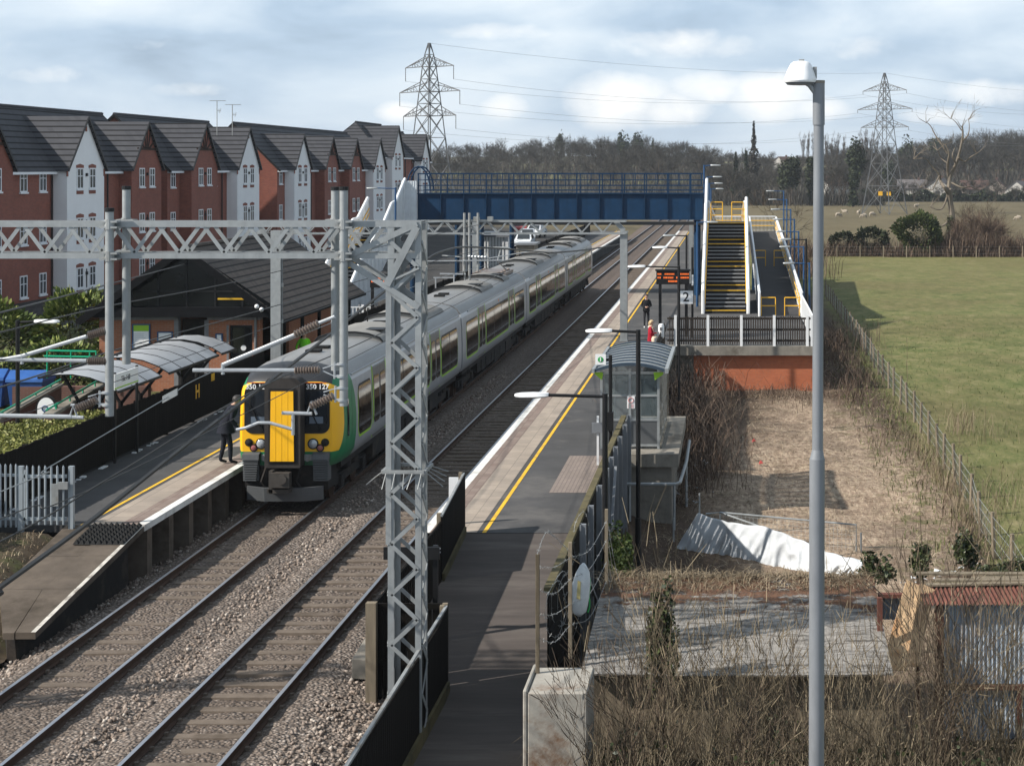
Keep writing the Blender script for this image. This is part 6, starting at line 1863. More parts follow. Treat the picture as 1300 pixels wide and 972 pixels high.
t_ = NT('white_plastic_sack'); o_ = t_.sep(t_.coord()); nn = t_.noise(t_.coord(), 4, 5, .6)
c_ = t_.ramp(nn, [(.3, (.42, .45, .46)), (.7, (.62, .64, .65))]); sm = t_.fin(c_, .4)
o = sk.build('plastic_sack', sm, smooth='all'); tag(o, 'white and green plastic sack caught upright against the fence', 'sack')
d = MB(); d.tube([(p.x + .15 + .02*math.sin(k*1.3) - .012*abs(k - 4), p.y + .05, p.z - .4 + .09*k) for k in range(9)], .014, 5); d.build('green_edge', gm, o); d = MB(); d.prism([(p.x - .07, p.y - .125, p.z - .12), (p.x - .01, p.y - .125, p.z - .14), (p.x + .0, p.y - .125, p.z + .16), (p.x - .05, p.y - .125, p.z + .18)], (0, .02, 0))
d.v = d.v; gs = d.build('faded_print', pm('faded_yellow_print', (.42, .36, .16), .6), o)
# ramp fences on the track side
def ramp_fence(label, x, y0, y1, zf, h, name='ramp_fence', m='wood_dark'):
    t = thing(name, label, 'fence', (x, y0, zf(y0)))
    d = MB(); y = y0
    while y < y1:
        d.add([(x - .015, y, zf(y) + .04), (x + .015, y, zf(y) + .04), (x + .015, y + .14, zf(y + .14) + .04), (x - .015, y + .14, zf(y + .14) + .04), (x - .015, y, zf(y) + h), (x + .015, y, zf(y) + h), (x + .015, y + .14, zf(y + .14) + h), (x - .015, y + .14, zf(y + .14) + h)],
              [(0, 3, 2, 1), (4, 5, 6, 7), (0, 1, 5, 4), (1, 2, 6, 5), (2, 3, 7, 6), (3, 0, 4, 7)]); y += .15
    d.build('boards', M[m], t)
    d = MB(); d.bar((x, y0, zf(y0) + h + .02), (x, y1, zf(y1) + h + .02), .05, .04); d.build('top_rail', M['galv_old'], t)
    d = MB(); d.bar((x + .04, y0, zf(y0) + .06), (x + .04, y1, zf(y1) + .06), .05, .22); d.build('gravel_board', M['wood_moss'], t)
    for y in (y0 + .05, y1 - .05):
        d = MB(); d.box(x - .1, x - .02, y - .05, y + .05, zf(y) - .6, zf(y) + h + .06); d.build('post', M['wood'], t)
    return t
ramp_fence('dark boarded fence panel at the head of the access ramp behind the lattice leg', -5.98, 34.7, 37.55, rz, 1.32)
ramp_fence('dark boarded fence panel along the lower access ramp, to the right of the lattice leg', -5.0, 20, 29.5, lambda y: rz(y), 1.45)
cf = thing('ramp_fence', 'black boarded fence with a pale timber corner post crossing behind the lattice leg', 'fence', (-5.7, 30, -.3))
d = MB(); x = -6.3
while x < -5.05: d.box(x, x + .13, 29.75, 29.78, -.5, 1.35); x += .145
d.box(-6.35, -5.02, 29.7, 29.745, 1.28, 1.38); d.box(-6.35, -5.02, 29.7, 29.745, .3, .4); d.build('boards', M['wood_dark'], cf)
d = MB(); d.box(-6.42, -6.24, 29.55, 29.7, -.8, 1.42); d.build('post', M['wood'], cf); d = MB(); d.box(-5.09, -5.0, 29.6, 29.69, -.8, 1.4); d.build('post', M['wood'], cf)
d = MB(); d.bar((-6.33, 29.8, 1.3), (-5.99, 34.7, 1.75), .04, .05); y = 29.8
while y < 34.65:
    k = (y - 29.8)/4.9; x = -6.33 + .34*k; d.add([(x - .012, y, -.4), (x + .012, y, -.4), (x + .012, y + .13, -.4), (x - .012, y + .13, -.4), (x - .012, y, 1.3 + .45*k), (x + .012, y, 1.3 + .45*k), (x + .012, y + .13, 1.3 + .45*k), (x - .012, y + .13, 1.3 + .45*k)], [(4, 5, 6, 7), (0, 1, 5, 4), (1, 2, 6, 5), (2, 3, 7, 6), (3, 0, 4, 7)]); y += .15
d.build('side_boards', M['wood_dark'], cf)
bs = thing('track_sign', 'small black sign seen from behind on a black post beside the lattice leg', 'sign', (-5.15, 32, .2))
d = MB(); p, q = at(487, 694, 31.6), at(558, 710, 31.6); d.box(p.x, q.x, 31.58, 31.62, q.z, p.z); d.build('plate', M['black'], bs)
p, q = at(553, 790, 31.7), at(553, 692, 31.7); d = MB(); d.bar(Vector((q.x, 31.7, -.3)), q, .09); d.build('post', M['black'], bs)
d = MB()
for z in (.05, .12): d.tube([(q.x - .2, 31.66, q.z - z), (q.x + .1, 31.66, q.z - z)], .015, 5)
d.build('clip', M['tube'], bs)
d = MB(); p = at(577, 626, 38.5); d.box(p.x - .13, p.x + .13, 38.5, 38.55, .2, HC - (606 - CY)/(F/38.5)); o = d.build('white_marker_board', M['white']); tag(o, 'small blank white marker board beyond the ramp fence head', 'marker board')
d = MB(); d.add([(-6.9, 30.6, -.2), (-6.5, 30.5, -.2), (-6.45, 31.6, -.2), (-6.85, 31.7, -.2), (-6.9, 30.6, .16), (-6.5, 30.5, .16), (-6.45, 31.6, .3), (-6.85, 31.7, .3)], [(4, 5, 6, 7), (0, 1, 5, 4), (1, 2, 6, 5), (2, 3, 7, 6), (3, 0, 4, 7)])
o = d.build('concrete_trough_lid', M['concrete'], bevel=.02); tag(o, 'pale tilted concrete cable trough lid on the ballast by the timber corner post', 'trough lid')

# ---------------------------------------------------------------- tall lamp in front
tl = thing('street_lamp', 'tall grey street lamp with a white dome lantern in the right foreground', 'street lamp', (.94, 19, -1.1))
d = MB(); d.tube([(.925, 19, -1.2), (.94, 19, 5.76)], .087, 20); d.tube([(.94, 19, 5.74), (.945, 19, 5.86)], [.087, .062], 20); d.tube([(.945, 19, 5.85), (.96, 19, 9.96)], [.062, .058], 20)
d.tube([(.958, 19, 9.5), (.958, 19, 9.97)], .068, 20)
d.build('column', M['lampgrey'], tl, smooth=True)
d = MB(); d.tube([(.958, 19, 9.965), (.958, 19, 10.0)], .07, 16); d.build('cap', M['concrete'], tl)
d = MB(); d.tube([(.95, 19, 9.83), (.86, 19, 9.95), (.8, 19, 9.99)], .035, 10); d.build('bracket', M['galv_old'], tl, smooth=True)
d = MB(); cx_, cz_ = .765, 10.0
prof = [(-.025, .2), (-.005, .212), (.02, .208), (.08, .185), (.14, .158), (.185, .132), (.208, .1), (.216, .05)]
for (h0, r0), (h1, r1) in zip(prof, prof[1:]): pass
vs = []; n = 22
for h, r in prof:
    for j in range(n):
        a = 2*math.pi*j/n; vs.append((cx_ + r*math.cos(a)*(.93 if math.cos(a) < 0 else .8), 19 + r*1.05*math.sin(a), cz_ + h))
fs = [(i*n+j, i*n+(j+1) % n, (i+1)*n+(j+1) % n, (i+1)*n+j) for i in range(len(prof)-1) for j in range(n)] + [tuple((len(prof)-1)*n + j for j in range(n))]
d.add(vs, fs); d.build('dome', M['whiteclean'], tl, smooth=True)
d = MB(); d.tube([(cx_ - .01, 19, cz_ - .05), (cx_ - .01, 19, cz_ - .018)], [.15, .18], 20); d.build('lens', M['lampgrey'], tl)
d = MB(); d.box(cx_ + .13, cx_ + .17, 18.95, 19.05, cz_ + .02, cz_ + .15); d.box(cx_ - .03, cx_ + .03, 18.97, 19.03, cz_ + .21, cz_ + .235); d.build('clip', M['galv_old'], tl)

# ---------------------------------------------------------------- sheds in the foreground
def roofmat(name, c0, c1, moss, lo=.5, hi=.62):
    t = NT(name); c = t.coord(); o = t.sep(c)
    n = t.noise(t.mapping(c, (.5, 3.2, 1)), 2.5, 9, .8)
    col = t.ramp(n, [(.3, c0), (.7, c1)])
    st_ = t.noise(t.mapping(c, (.9, 7, 1)), 1.7, 8, .78)
    col = t.mix(t.maprange(st_, .5, .6, 0, .8), col, hsv(c0, .25))
    fl = t.noise(t.mapping(c, (4, 22, 1)), 1.5, 6, .8); col = t.mix(t.maprange(fl, .55, .6, 0, .75), col, hsv(c0, .2))
    n2 = t.noise(t.mapping(c, (1, 1.6, 1)), 1.6, 8, .75)
    m_ = t.maprange(t.math('ADD', n2, t.maprange(o[1], 1.2, 4.2, 0, .3)), lo, hi)
    n3 = t.noise(c, 9, 5, .8)
    col = t.mix(m_, col, t.ramp(n3, [(.3, (.05, .032, .02)), (.55, (.13, .06, .032)), (.75, (.1, .085, .04))]))
    t.bump(t.math('ADD', n3, t.math('MULTIPLY', m_, 1.5)), .6, .04)
    return t.fin(col, .95)
s1 = thing('shed', 'low shed with a grey mossy asbestos sheet roof in the right foreground', 'shed', (0, 27.5, -1.1))
SX0, SX1, SY0, SY1, SZ0, SZ1 = -2.45, 2.6, 27.3, 31.9, .88, 1.32
def shed_z(x, y):
    z = SZ0 + (SZ1 - SZ0)*(y - SY0)/(SY1 - SY0) + .005*math.sin(x*2*math.pi/.146)
    for k, yy in enumerate((28.75, 30.3)): z += .016*(1 if y < yy else 0)*-1
    return z + .03*mnoise.noise(Vector((x*.6, y*.5, 8)))
d = MB(); us = steps([(SX0, SX1, .0365)]); vs_ = [27.3, 27.8, 28.3, 28.745, 28.755, 29.3, 29.8, 30.295, 30.305, 30.9, 31.4, 31.9]
d.grid(lambda x, y: (x + .06*(y - 29)*.2, y, shed_z(x, y)), us, vs_)
d.grid(lambda x, y: (x + .06*(y - 29)*.2, y, shed_z(x, y) - .02), us, vs_[::-1])
d.build('roof', roofmat('asbestos_sheet_with_moss', (.15, .135, .12), (.34, .32, .295), None, .66, .74), s1, smooth='all')
d = MB(); d.box(SX0 + .15, SX1 - .15, SY0 + .3, SY1 - .2, -1.2, .83); d.build('wall', M['wood'], s1)
rust = pm('rusted_iron_sheet', (.15, .062, .046), .85, .1, .3, 2.5, col2=(.09, .045, .036), stain=.3)
M['corr'] = pm('blue_grey_corrugated_iron', (.34, .4, .47), .5, .3, .2, 2.5, col2=(.25, .2, .17), stain=.4)
s2 = thing('shed', 'corrugated iron shed with rusty roof edge at the bottom right corner', 'shed', (5, 30, -1.1))
def corr(mb, x0, x1, z0, z1, y, p=.078, a=.018):
    us = steps([(x0, x1, p/8)])
    mb.grid(lambda x, z: (x, y + a*math.sin(x*2*math.pi/p), z), us, [z0, z1]); return mb
yc = 29.9
d = corr(MB(), 3.62, 7.2, -.08, 1.31, yc); d.build('wall', M['corr'], s2, smooth='all')
d = corr(MB(), 3.72, 7.2, -1.2, -.16, yc + .02); d.build('wall', M['corr'], s2, smooth='all')
d = MB(); us = steps([(3.35, 7.4, .0095)])
d.grid(lambda x, y: (x, y, 1.36 + (y - 29.7)*.045 + .018*math.sin(x*2*math.pi/.078)), us, [29.7, 30.2, 30.9]); d.build('roof', rust, s2, smooth='all')
d = MB(); d.box(3.55, 3.7, 29.78, 29.88, -1.2, 1.32); d.box(3.6, 7.2, 29.8, 29.87, -.17, -.09); d.box(6.1, 6.2, 29.78, 29.86, -1.2, 1.3); d.box(5.0, 5.08, 29.8, 29.87, -1.2, -.17); d.build('frame', pm('rusty_shed_frame', (.075, .032, .022), .9, 0, .3, 5), s2)
d = corr(MB(), 2.72, 3.4, .7, 1.12, 31.2); d.build('wall', M['corr'], s2, smooth='all')
d = MB(); d.box(2.66, 3.5, 31.05, 31.2, 1.13, 1.2); d.box(3.36, 3.42, 31.1, 31.19, -1.2, 1.12); d.build('beam', rust, s2)
for k, (x0, x1, y, dz) in enumerate(((3.5, 5.6, 30.75, 0), (3.7, 7.3, 31.0, .03), (4.4, 7.2, 31.25, .0), (3.4, 6.2, 31.5, .03))):
    d = MB(); d.bar((x0, y, 1.45 + dz), (x1, y + .1*(-1)**k, 1.47 + dz), .16, .03); o = d.build('roof_plank', M['wood'])
    tag(o, ['shortest weathered plank, nearest the rusty roof edge', 'long weathered plank lying second from the rusty roof edge', 'third weathered plank lying on the rusty roof', 'rearmost weathered plank on the rusty roof'][k], 'plank', 'planks on the shed roof')
M['ply'] = pm('orange_stained_plywood', (.5, .34, .2), .85, 0, .2, 1.8, col2=(.42, .2, .08), stain=.3, stretch=(2, 2, .5))
def leaning(label, pts, y0, y1, m, th=.03):
    a = [at(px, py, y0 if k < 2 else y1) for k, (px, py) in enumerate(pts)]
    nrm = (a[1] - a[0]).cross(a[3] - a[0]).normalized()*th
    d = MB(); d.prism(a, nrm); o = d.build('leaning_board', m, bevel=.004); tag(o, label, 'board', 'boards leaning between the sheds')
leaning('wide pale orange board leaning between the two sheds', [(1151, 735), (1168, 743), (1150, 850), (1119, 850)], 30.2, 28.9, M['ply'])
leaning('narrow orange board leaning behind the wide one', [(1168, 739), (1187, 748), (1166, 845), (1150, 845)], 30.5, 29.2, M['ply'])
d = MB(); p, q = at(1117, 870, 29.2), at(1117, 758, 29.2); d.bar(Vector((p.x, 29.2, -1.2)), q, .09); o = d.build('rusty_post', rust); tag(o, 'rusty upright post at the right end of the mossy shed', 'post')
# tarpaulin over fallen site fencing
top = [(861, 692), (886, 651), (915, 660), (935, 664), (972, 668), (1004, 680), (1031, 691), (1050, 700), (1075, 707), (1098, 711)]
bot = [(859, 694), (872, 712), (905, 716), (935, 722), (972, 727), (1004, 730), (1031, 732), (1050, 734), (1070, 734), (1090, 728)]
dep = [45.4, 45.0, 44.5, 44.1, 43.6, 43.2, 42.8, 42.4, 42.0, 41.7]
def tp_(u, v):
    i = min(int(u), 8); f_ = u - i
    a = at(top[i][0] + (top[i+1][0]-top[i][0])*f_, top[i][1] + (top[i+1][1]-top[i][1])*f_, dep[i] + (dep[i+1]-dep[i])*f_)
    b = at(bot[i][0] + (bot[i+1][0]-bot[i][0])*f_, bot[i][1] + (bot[i+1][1]-bot[i][1])*f_, dep[i] + (dep[i+1]-dep[i])*f_ - .35)
    p = a.lerp(b, v)
    k = (1 - 2*abs(mnoise.noise(Vector((u*2.1 + v*1.4, v*1.1 - u*.3, 1)))))*1.6 + (1 - 2*abs(mnoise.noise(Vector((u*5.2 - v*2.2, v*2.6, 4)))))*.3 - .8
    p.y -= (.03 + .12*v)*k*(1 - .6*abs(v - .5)); p.z += .012*math.sin(u*7)*(1 - v)
    return p
d = MB(); d.grid(tp_, steps([(0, 8.999, .06)]), steps([(0, 1, .045)]))
M['tarp'] = pm('white_tarpaulin', (.46, .48, .5), .55, 0, .08, 1.2, col2=(.34, .355, .37), bump=.25, bscale=5, bdist=.05)
o = d.build('tarpaulin', M['tarp'], smooth='all'); tag(o, 'crumpled white tarpaulin draped over fallen site fencing', 'tarpaulin')
so_ = o.modifiers.new('thickness', 'SOLIDIFY'); so_.thickness = .01
hf = thing('site_fence', 'galvanised mesh site fence panel standing behind the white tarpaulin', 'fence', (1.5, 45, -1.1))
d = MB(); a, b, c_, e = at(914, 650, 46), at(1087, 666, 44.6), at(1087, 708, 44.6), at(914, 700, 46)
d.tube([a, b, c_], .025, 6); d.tube([at(896, 652, 46), a, e], .025, 6); d.tube([at(1093, 676, 44.4), at(1093, 712, 44.4)], .03, 6); d.tube([at(914, 650, 45.7), at(1032, 692, 43.2)], .025, 6)
d.tube([at(888, 626, 45.2), at(888, 655, 45.2)], .025, 6); d.tube([at(855, 657, 45.8), at(855, 692, 45.8)], .03, 6)
d.build('tube_frame', M['galv'], hf, smooth=True)
d = MB()
for k in range(34): 
    u = (k + .5)/34; d.tube([a.lerp(b, u), e.lerp(c_, u)], .004, 3)
for k in range(8):
    v = (k + .5)/8; d.tube([a.lerp(e, v), b.lerp(c_, v)], .004, 3)
d.build('mesh', M['galv'], hf)
rdl = random.Random(77)
d = MB()
for k in range(70):
    px, py = rdl.choice([(rdl.uniform(1112, 1250), rdl.uniform(712, 742)), (rdl.uniform(855, 905), rdl.uniform(575, 640))])
    D = (HC + 1.05)*F/(py - CY); p = at(px, py, D); s_ = rdl.uniform(.04, .16)
    q = [p + Vector((rdl.uniform(-s_, s_), rdl.uniform(-s_, s_), rdl.uniform(.0, s_*.9))) for _ in range(4)]
    d.add(q, [(0, 1, 2), (0, 2, 3), (1, 3, 2)])
o = d.build('litter', M['tarp']); tag(o, 'scraps of white plastic rubbish scattered through the brambles and grass', 'litter', kind='stuff')
for px, py, lab in ((957, 561, 'small red scrap lying on the cut grass, upper of two'), (966, 589, 'small red and white scrap lying on the cut grass, lower of two')):
    D = (HC + 1.05)*F/(py - CY); p = at(px, py, D); d = MB(); d.add([p + Vector((-.07, 0, 0)), p + Vector((.08, .03, .03)), p + Vector((.03, .1, .09)), p + Vector((-.06, .08, .05)), p + Vector((0, .04, .13))], [(0, 1, 4), (1, 2, 4), (2, 3, 4), (3, 0, 4)])
    o = d.build('litter_scrap', pm('red_wrapper', (.55, .08, .07), .5)); tag(o, lab, 'litter', 'red scraps')
# ---------------------------------------------------------------- field fence
ff = thing('field_fence', 'post and wire fence dividing the rough plot from the green field', 'fence', (7, 60, -1.1))
def ffx(y): return 6.75 + .4*sstep(40, 62, y)
y = 36.0; k = 0; prev = None
rdf = random.Random(12); wpts = [[], [], [], []]
while y < 135:
    x = ffx(y) + rdf.uniform(-.05, .05); z = ground_z(x, y); h = rdf.uniform(1.15, 1.3); lean = rdf.uniform(-.07, .07)
    d = MB(); d.tube([(x, y, z - .1), (x + lean, y + lean*.5, z + h)], [.06, .055], 7); d.build('post', M['wood'], ff)
    for i, q in enumerate((.25, .55, .85, 1.1)): wpts[i].append((x + lean*q, y, z + q))
    y += 2.6 + rdf.uniform(-.1, .1)
d = MB()
for w_ in wpts: d.tube(w_, .006, 3, caps=False)
for a, b in zip(zip(*wpts), list(zip(*wpts))[1:]):
    for k in range(8):
        u = k/8; d.tube([Vector(a[0]).lerp(Vector(b[0]), u), Vector(a[3]).lerp(Vector(b[3]), u)], .004, 3, caps=False)
d.build('wire_mesh', M['galv_old'], ff)
# ---------------------------------------------------------------- brambles, dry grass, shrubs
uni = lambda a, b: (lambda r_, n: r_.uniform(a, b, n))
def gz(x, y): return ground_z(x, y)
mb = MB()
mb.array(*blades(17000, lambda r_, n: r_.uniform(-2.4, 6.9, n), lambda r_, n: 34 + 60*r_.random(n)**1.2, gz, .03, .12, 5.5, .016, 31, .8))
o = mb.build('dry_grass', M['straw']); tag(o, 'cut straw coloured grass lying over the rough plot', 'grass', kind='stuff')
mb = MB()
def mass(n, cx_, cy_, rx, ry, h0, h1, seed, lean=.9, wid=.02):
    def xs_(r_, n_): return cx_ + rx*r_.normal(size=n_)*.5
    def ys_(r_, n_): return cy_ + ry*r_.normal(size=n_)*.5
    return arches(n, xs_, ys_, gz, h0, h1, lean, wid, seed)
for i, a in enumerate(((2400, -2.0, 66, 1.5, 10, .5, 1.9), (1100, -1.5, 57, 1.6, 6, .3, 1.3), (380, 2.4, 74.4, 3.8, 1.8, .15, .55), (650, 5.0, 79, 2.2, 8, .2, 1.1), (160, 5.8, 62, 1.2, 9, .2, .6), (900, 5.2, 94, 2.4, 9, .4, 1.6), (200, 6.5, 48, .5, 9, .2, .8))):
    mb.array(*mass(*a[:5], a[5], a[6], 40 + i, 1.7, .02))
for i, (cx_, cy_, rx, ry, rz_, n) in enumerate(((-2.0, 64, 1.0, 9, 1.3, 5200), (-1.6, 54, .8, 4, .9, 2000), (2.0, 74.8, 3.2, 1.3, .25, 1200), (5.0, 80, 1.4, 7, .6, 1500), (5.2, 93, 1.5, 6, 1.1, 1500))):
    mb.array(*leaves([(x, y, max(z, -1.05)) for x, y, z in bush_points(n, (cx_, cy_, -1.0), (rx, ry, rz_), 300 + i)], .05, seed=i, asp=.3))
o = mb.build('bramble_thicket', M['twigred']); tag(o, 'reddish brown bramble stems in thickets over the rough plot', 'brambles', kind='stuff')
mb = MB()
for i, a in enumerate(((2600, -1.5, 33.6, 1.1, 2.6, .4, 1.5), (1700, .5, 33.4, 2.6, 1.4, .3, 1.1), (500, -1.7, 38, .5, 3, .3, .7), (260, 8.4, 50, 1.2, 7, .3, .8), (260, 9.0, 64, 1.0, 3, .4, .9), (500, 6.7, 52, .5, 12, .3, .9))):
    mb.array(*mass(*a[:5], a[5], a[6], 60 + i, 1.1, .014))
mb.array(*blades(2600, lambda r_, n: r_.uniform(-2.45, 2.6, n), lambda r_, n: 31.95 - .9*r_.random(n)**2, lambda x, y: shed_z(x, y), .02, .16, 4., .014, 66, .6))
o = mb.build('dead_stalks', M['twigpale']); tag(o, 'pale dry stalks and dead bramble heaped behind the shed roof', 'dead stalks', kind='stuff')
mb = MB(); mb.array(*blades(9000, lambda r_, n: r_.uniform(6.9, 30, n)**1., lambda r_, n: 36 + 80*r_.random(n)**1.3, gz, .05, .16, .8, .025, 71, .4))
o = mb.build('field_grass', M['grassgreen']); tag(o, 'short green grass tufts in the field', 'grass', kind='stuff')
mb = MB()
mb.array(*blades(2600, lambda r_, n: 6.9 - 2.2*r_.random(n)**1.6, lambda r_, n: r_.uniform(42, 100, n), gz, .05, .3, 1.2, .025, 75, .5))
o = mb.build('weeds', M['grassgreen']); tag(o, 'green weeds along the inner side of the field fence', 'weeds', kind='stuff')
def ivy(name, label, c, rad, n, seed, size=.05, m='ivy'):
    t = thing(name, label, 'ivy', (c[0], c[1], c[2] - rad[2]), 'ivy clumps')
    mb = MB(); mb.array(*leaves(blob_points(n, c, rad, seed, 12, .4), size, seed=seed, asp=.7)); mb.build('foliage', M[m], t)
    d = MB(); rd_ = random.Random(seed)
    for k in range(6): d.tube([(c[0] + rd_.uniform(-.1, .1), c[1], c[2] - rad[2] - .3), (c[0] + rd_.uniform(-.2, .2)*rad[0], c[1], c[2]), (c[0] + rd_.uniform(-.6, .6)*rad[0], c[1], c[2] + rad[2]*.8)], [.03, .02, .008], 5)
    d.build('stems', M['twig'], t)
p = at(840, 795, 27.0); ivy('ivy', 'upright dark ivy growing up a stake in front of the mossy shed roof', (p.x, 27.0, p.z - .25), (.3, .25, 1.15), 1700, 1, .045)
p = at(795, 640, 36.0); ivy('ivy', 'olive ivy and brambles climbing the fence near the first platform lamp', (-2.45, 36.5, .3), (.5, 1.2, 1.2), 2200, 2, .05, 'laurel')
p = at(1107, 722, 39); ivy('ivy', 'ivy clump left of three behind the sheds, at the tarpaulin end', (p.x, 39, p.z - .1), (.55, .4, .5), 900, 3, .05)
p = at(1168, 712, 40); ivy('ivy', 'pointed ivy clump, middle of three behind the sheds', (p.x, 40, p.z), (.35, .35, .5), 800, 4, .05)
p = at(1228, 692, 41.5); ivy('ivy', 'tallest ivy clump of three behind the sheds, by the field fence', (p.x, 41.5, p.z), (.42, .4, .75), 1100, 5, .05)
p = at(1282, 722, 38.5); ivy('ivy', 'low spreading ivy clump at the right picture edge behind the rusty shed', (p.x, 38.5, p.z - .1), (.9, .5, .35), 900, 6, .05)
def grow(mb, p, d, L, r, depth, rd_, tips, spread=.55, kids=(2, 3), up=.12, n=5, seg=2, shrink=.68):
    pts = [p]; q = p.copy(); dd = d.copy()
    for i in range(seg):
        dd = (dd + Vector((rd_.uniform(-.16, .16), rd_.uniform(-.16, .16), rd_.uniform(-.05, .1)))).normalized(); q = q + dd*(L/seg); pts.append(q.copy())
    rs = [r*(1 - .35*i/seg) for i in range(seg + 1)]
    mb.tube(pts, rs, n if depth > 1 else 3, caps=False)
    if depth == 0: tips.append((q, dd, L)); return
    for k in range(rd_.randint(*kids)):
        a = rd_.uniform(0, 6.28); o = dd.orthogonal().normalized(); o.rotate(Matrix.Rotation(a, 3, dd))
        nd = (dd + o*rd_.uniform(spread*.5, spread*1.3) + Vector((0, 0, up))).normalized()
        i = rd_.choice(range(1, seg + 1)) if k else seg
        grow(mb, pts[i], nd, L*rd_.uniform(shrink - .12, shrink + .14), rs[i]*.62, depth - 1, rd_, tips, spread, kids, up, n, seg, shrink)
def shrub(label, x, y, h, n, seed, m='twig', group='bare shrubs in the foreground'):
    rd_ = random.Random(seed); t = thing('bare_shrub', label, 'shrub', (x, y, -1.1), group)
    mb = MB(); tips = []
    for k in range(n + 5):
        a = rd_.uniform(0, 6.28); dr = Vector((math.cos(a)*.22, math.sin(a)*.22, 1)).normalized()
        grow(mb, Vector((x + rd_.uniform(-.4, .4), y + rd_.uniform(-.3, .3), -1.1)), dr, h*rd_.uniform(.36, .52), .019, 3, rd_, tips, .5, (2, 4), .18, 4, 3, .62)
    for q, dd, L in tips:
        mb.tube([q, q + dd*L*.8], [.0065, .0035], 3, caps=False)
    mb.build('stems', M[m], t)
for i, (x, y, h, n, lab) in enumerate(((-1.9, 25.2, 2.6, 7, 'leftmost bare brown shrub beside the flaking concrete block'), (-1.1, 25.8, 2.9, 7, 'bare shrub just right of the upright ivy'), (-.2, 25.2, 2.5, 6, 'bare shrub in front of the mossy roof, left of the tall street lamp'), (.5, 24.8, 2.3, 6, 'low bare shrub directly left of the tall street lamp'), (1.5, 25.0, 2.5, 6, 'bare shrub just right of the tall street lamp'), (2.35, 25.4, 2.8, 6, 'bare shrub in front of the leaning boards'), (3.0, 25.2, 2.9, 7, 'tall bare shrub between the leaning boards and the rusty shed'), (3.9, 25.6, 3.1, 7, 'bare shrub before the left half of the corrugated wall'), (4.7, 25.3, 2.9, 6, 'bare shrub at the right corner of the picture'))):
    shrub(lab, x + (.35 if i == 0 else 0), y, h*(1.1 if i == 0 else 1.3), n, 200 + i, 'twigolive' if i % 3 else 'twig')
mb = MB()
mb.array(*arches(9000, lambda r_, n: r_.uniform(-2.0, 6.5, n), lambda r_, n: r_.uniform(22, 27, n), gz, .6, 1.75, 1.2, .011, 81))
mb.array(*leaves([(x, y, max(z, -1.)) for x, y, z in bush_points(3000, (2., 25.2, -1.0), (4.2, 1.6, 2.1), 88)], .035, seed=8, asp=.3))
o = mb.build('undergrowth', M['twigolive']); tag(o, 'dry brown undergrowth filling the ground before the sheds', 'undergrowth', kind='stuff')
P_ = []
rdl = random.Random(9)
for k in range(6000):
    P_.append((rdl.uniform(-2.1, 5.5), rdl.uniform(22.5, 26.8), rdl.uniform(-1.0, .55 - .15*abs(rdl.gauss(0, 1)))))
mb = MB(); mb.array(*leaves([p for p in P_ if mnoise.noise(Vector((p[0]*.9, p[1]*.9, 2))) > .02], .045, seed=3, asp=.7))
o = mb.build('ground_ivy', M['ivy']); tag(o, 'dark ivy leaves spread through the undergrowth before the sheds', 'ivy', kind='stuff')
# ---------------------------------------------------------------- pylons and lines
LD = Vector((80, 100, 0)).normalized(); AD = Vector((LD.y, -LD.x, 0))
M['pylon'] = pm('dull_pylon_steel', (.13, .135, .14), .6, .3, .15, .3)
def pylon(label, x, y, zb, H):
    t = thing('pylon', label, 'pylon', (x, y, zb), 'pylons')
    o = Vector((x, y, zb))
    prof = [(0, 3.5), (.36, 2.1), (.615, 1.45), (.745, 1.1), (.875, .75), (.96, .4), (1, .12)]
    def hw(f):
        for (a, p), (b, q) in zip(prof, prof[1:]):
            if a <= f <= b: return p + (q-p)*(f-a)/(b-a)
        return .12
    def c(f, i): 
        s1, s2 = ((-1, -1), (1, -1), (1, 1), (-1, 1))[i]
        return o + LD*(s1*hw(f)) + AD*(s2*hw(f)) + Vector((0, 0, H*f))
    lv = [0, .2, .36, .5, .615, .68, .745, .81, .875, .94, 1]
    d = MB()
    for i in range(4):
        for a, b in zip(lv, lv[1:]):
            d.bar(c(a, i), c(b, i), .2 if a < .4 else .14)
            j = (i+1) % 4
            d.bar(c(a, i), c(b, j), .085); d.bar(c(a, j), c(b, i), .085); d.bar(c(b, i), c(b, j), .075)
    d.build('lattice_body', M['pylon'], t)
    tips = []
    for f, L in ((.875, 5.6), (.743, 7.0), (.615, 6.1)):
        d = MB()
        for s_ in (-1, 1):
            tp = o + AD*(s_*L) + Vector((0, 0, H*f)); tips.append(tp)
            for k in ((1, 2) if s_ > 0 else (0, 3)):
                a, b = c(f, k), c(min(f + .05, 1), k)
                d.bar(a, tp, .12); d.bar(b, tp, .1)
                for u in (.3, .6): d.bar(a.lerp(tp, u), b.lerp(tp, u), .06); d.bar(a.lerp(tp, u - .25), b.lerp(tp, u), .06)
            a1, a2 = (c(f, 1), c(f, 2)) if s_ > 0 else (c(f, 0), c(f, 3))
            for u in (.2, .4, .6, .8): d.bar(a1.lerp(tp, u), a2.lerp(tp, u), .06)
        d.build('cross_arm', M['pylon'], t)
    for tp in tips:
        d = MB(); insulator(d, tp, tp - Vector((0, 0, 2.1 if y < 300 else .7)), 7, .07); d.build('insulator', M['pylon'], t)
    return t, [tp - Vector((0, 0, 2.1 if y < 300 else .7)) for tp in tips] + [o + Vector((0, 0, H))]
p1, e1 = pylon('nearer and taller looking pylon rising behind the white gables and the bridge', -47.4, 264, -1.1, 29.4)
p2, e2 = pylon('farther pylon standing in the pasture right of the tall street lamp', 32.5, 364, -1.1, 30.3)
d = MB(); p = at(1123, 246, 361)
for q in (-.9, .9): d.box(p.x + q - .45, p.x + q + .45, 360.8, 360.9, p.z - .4, p.z + .5)
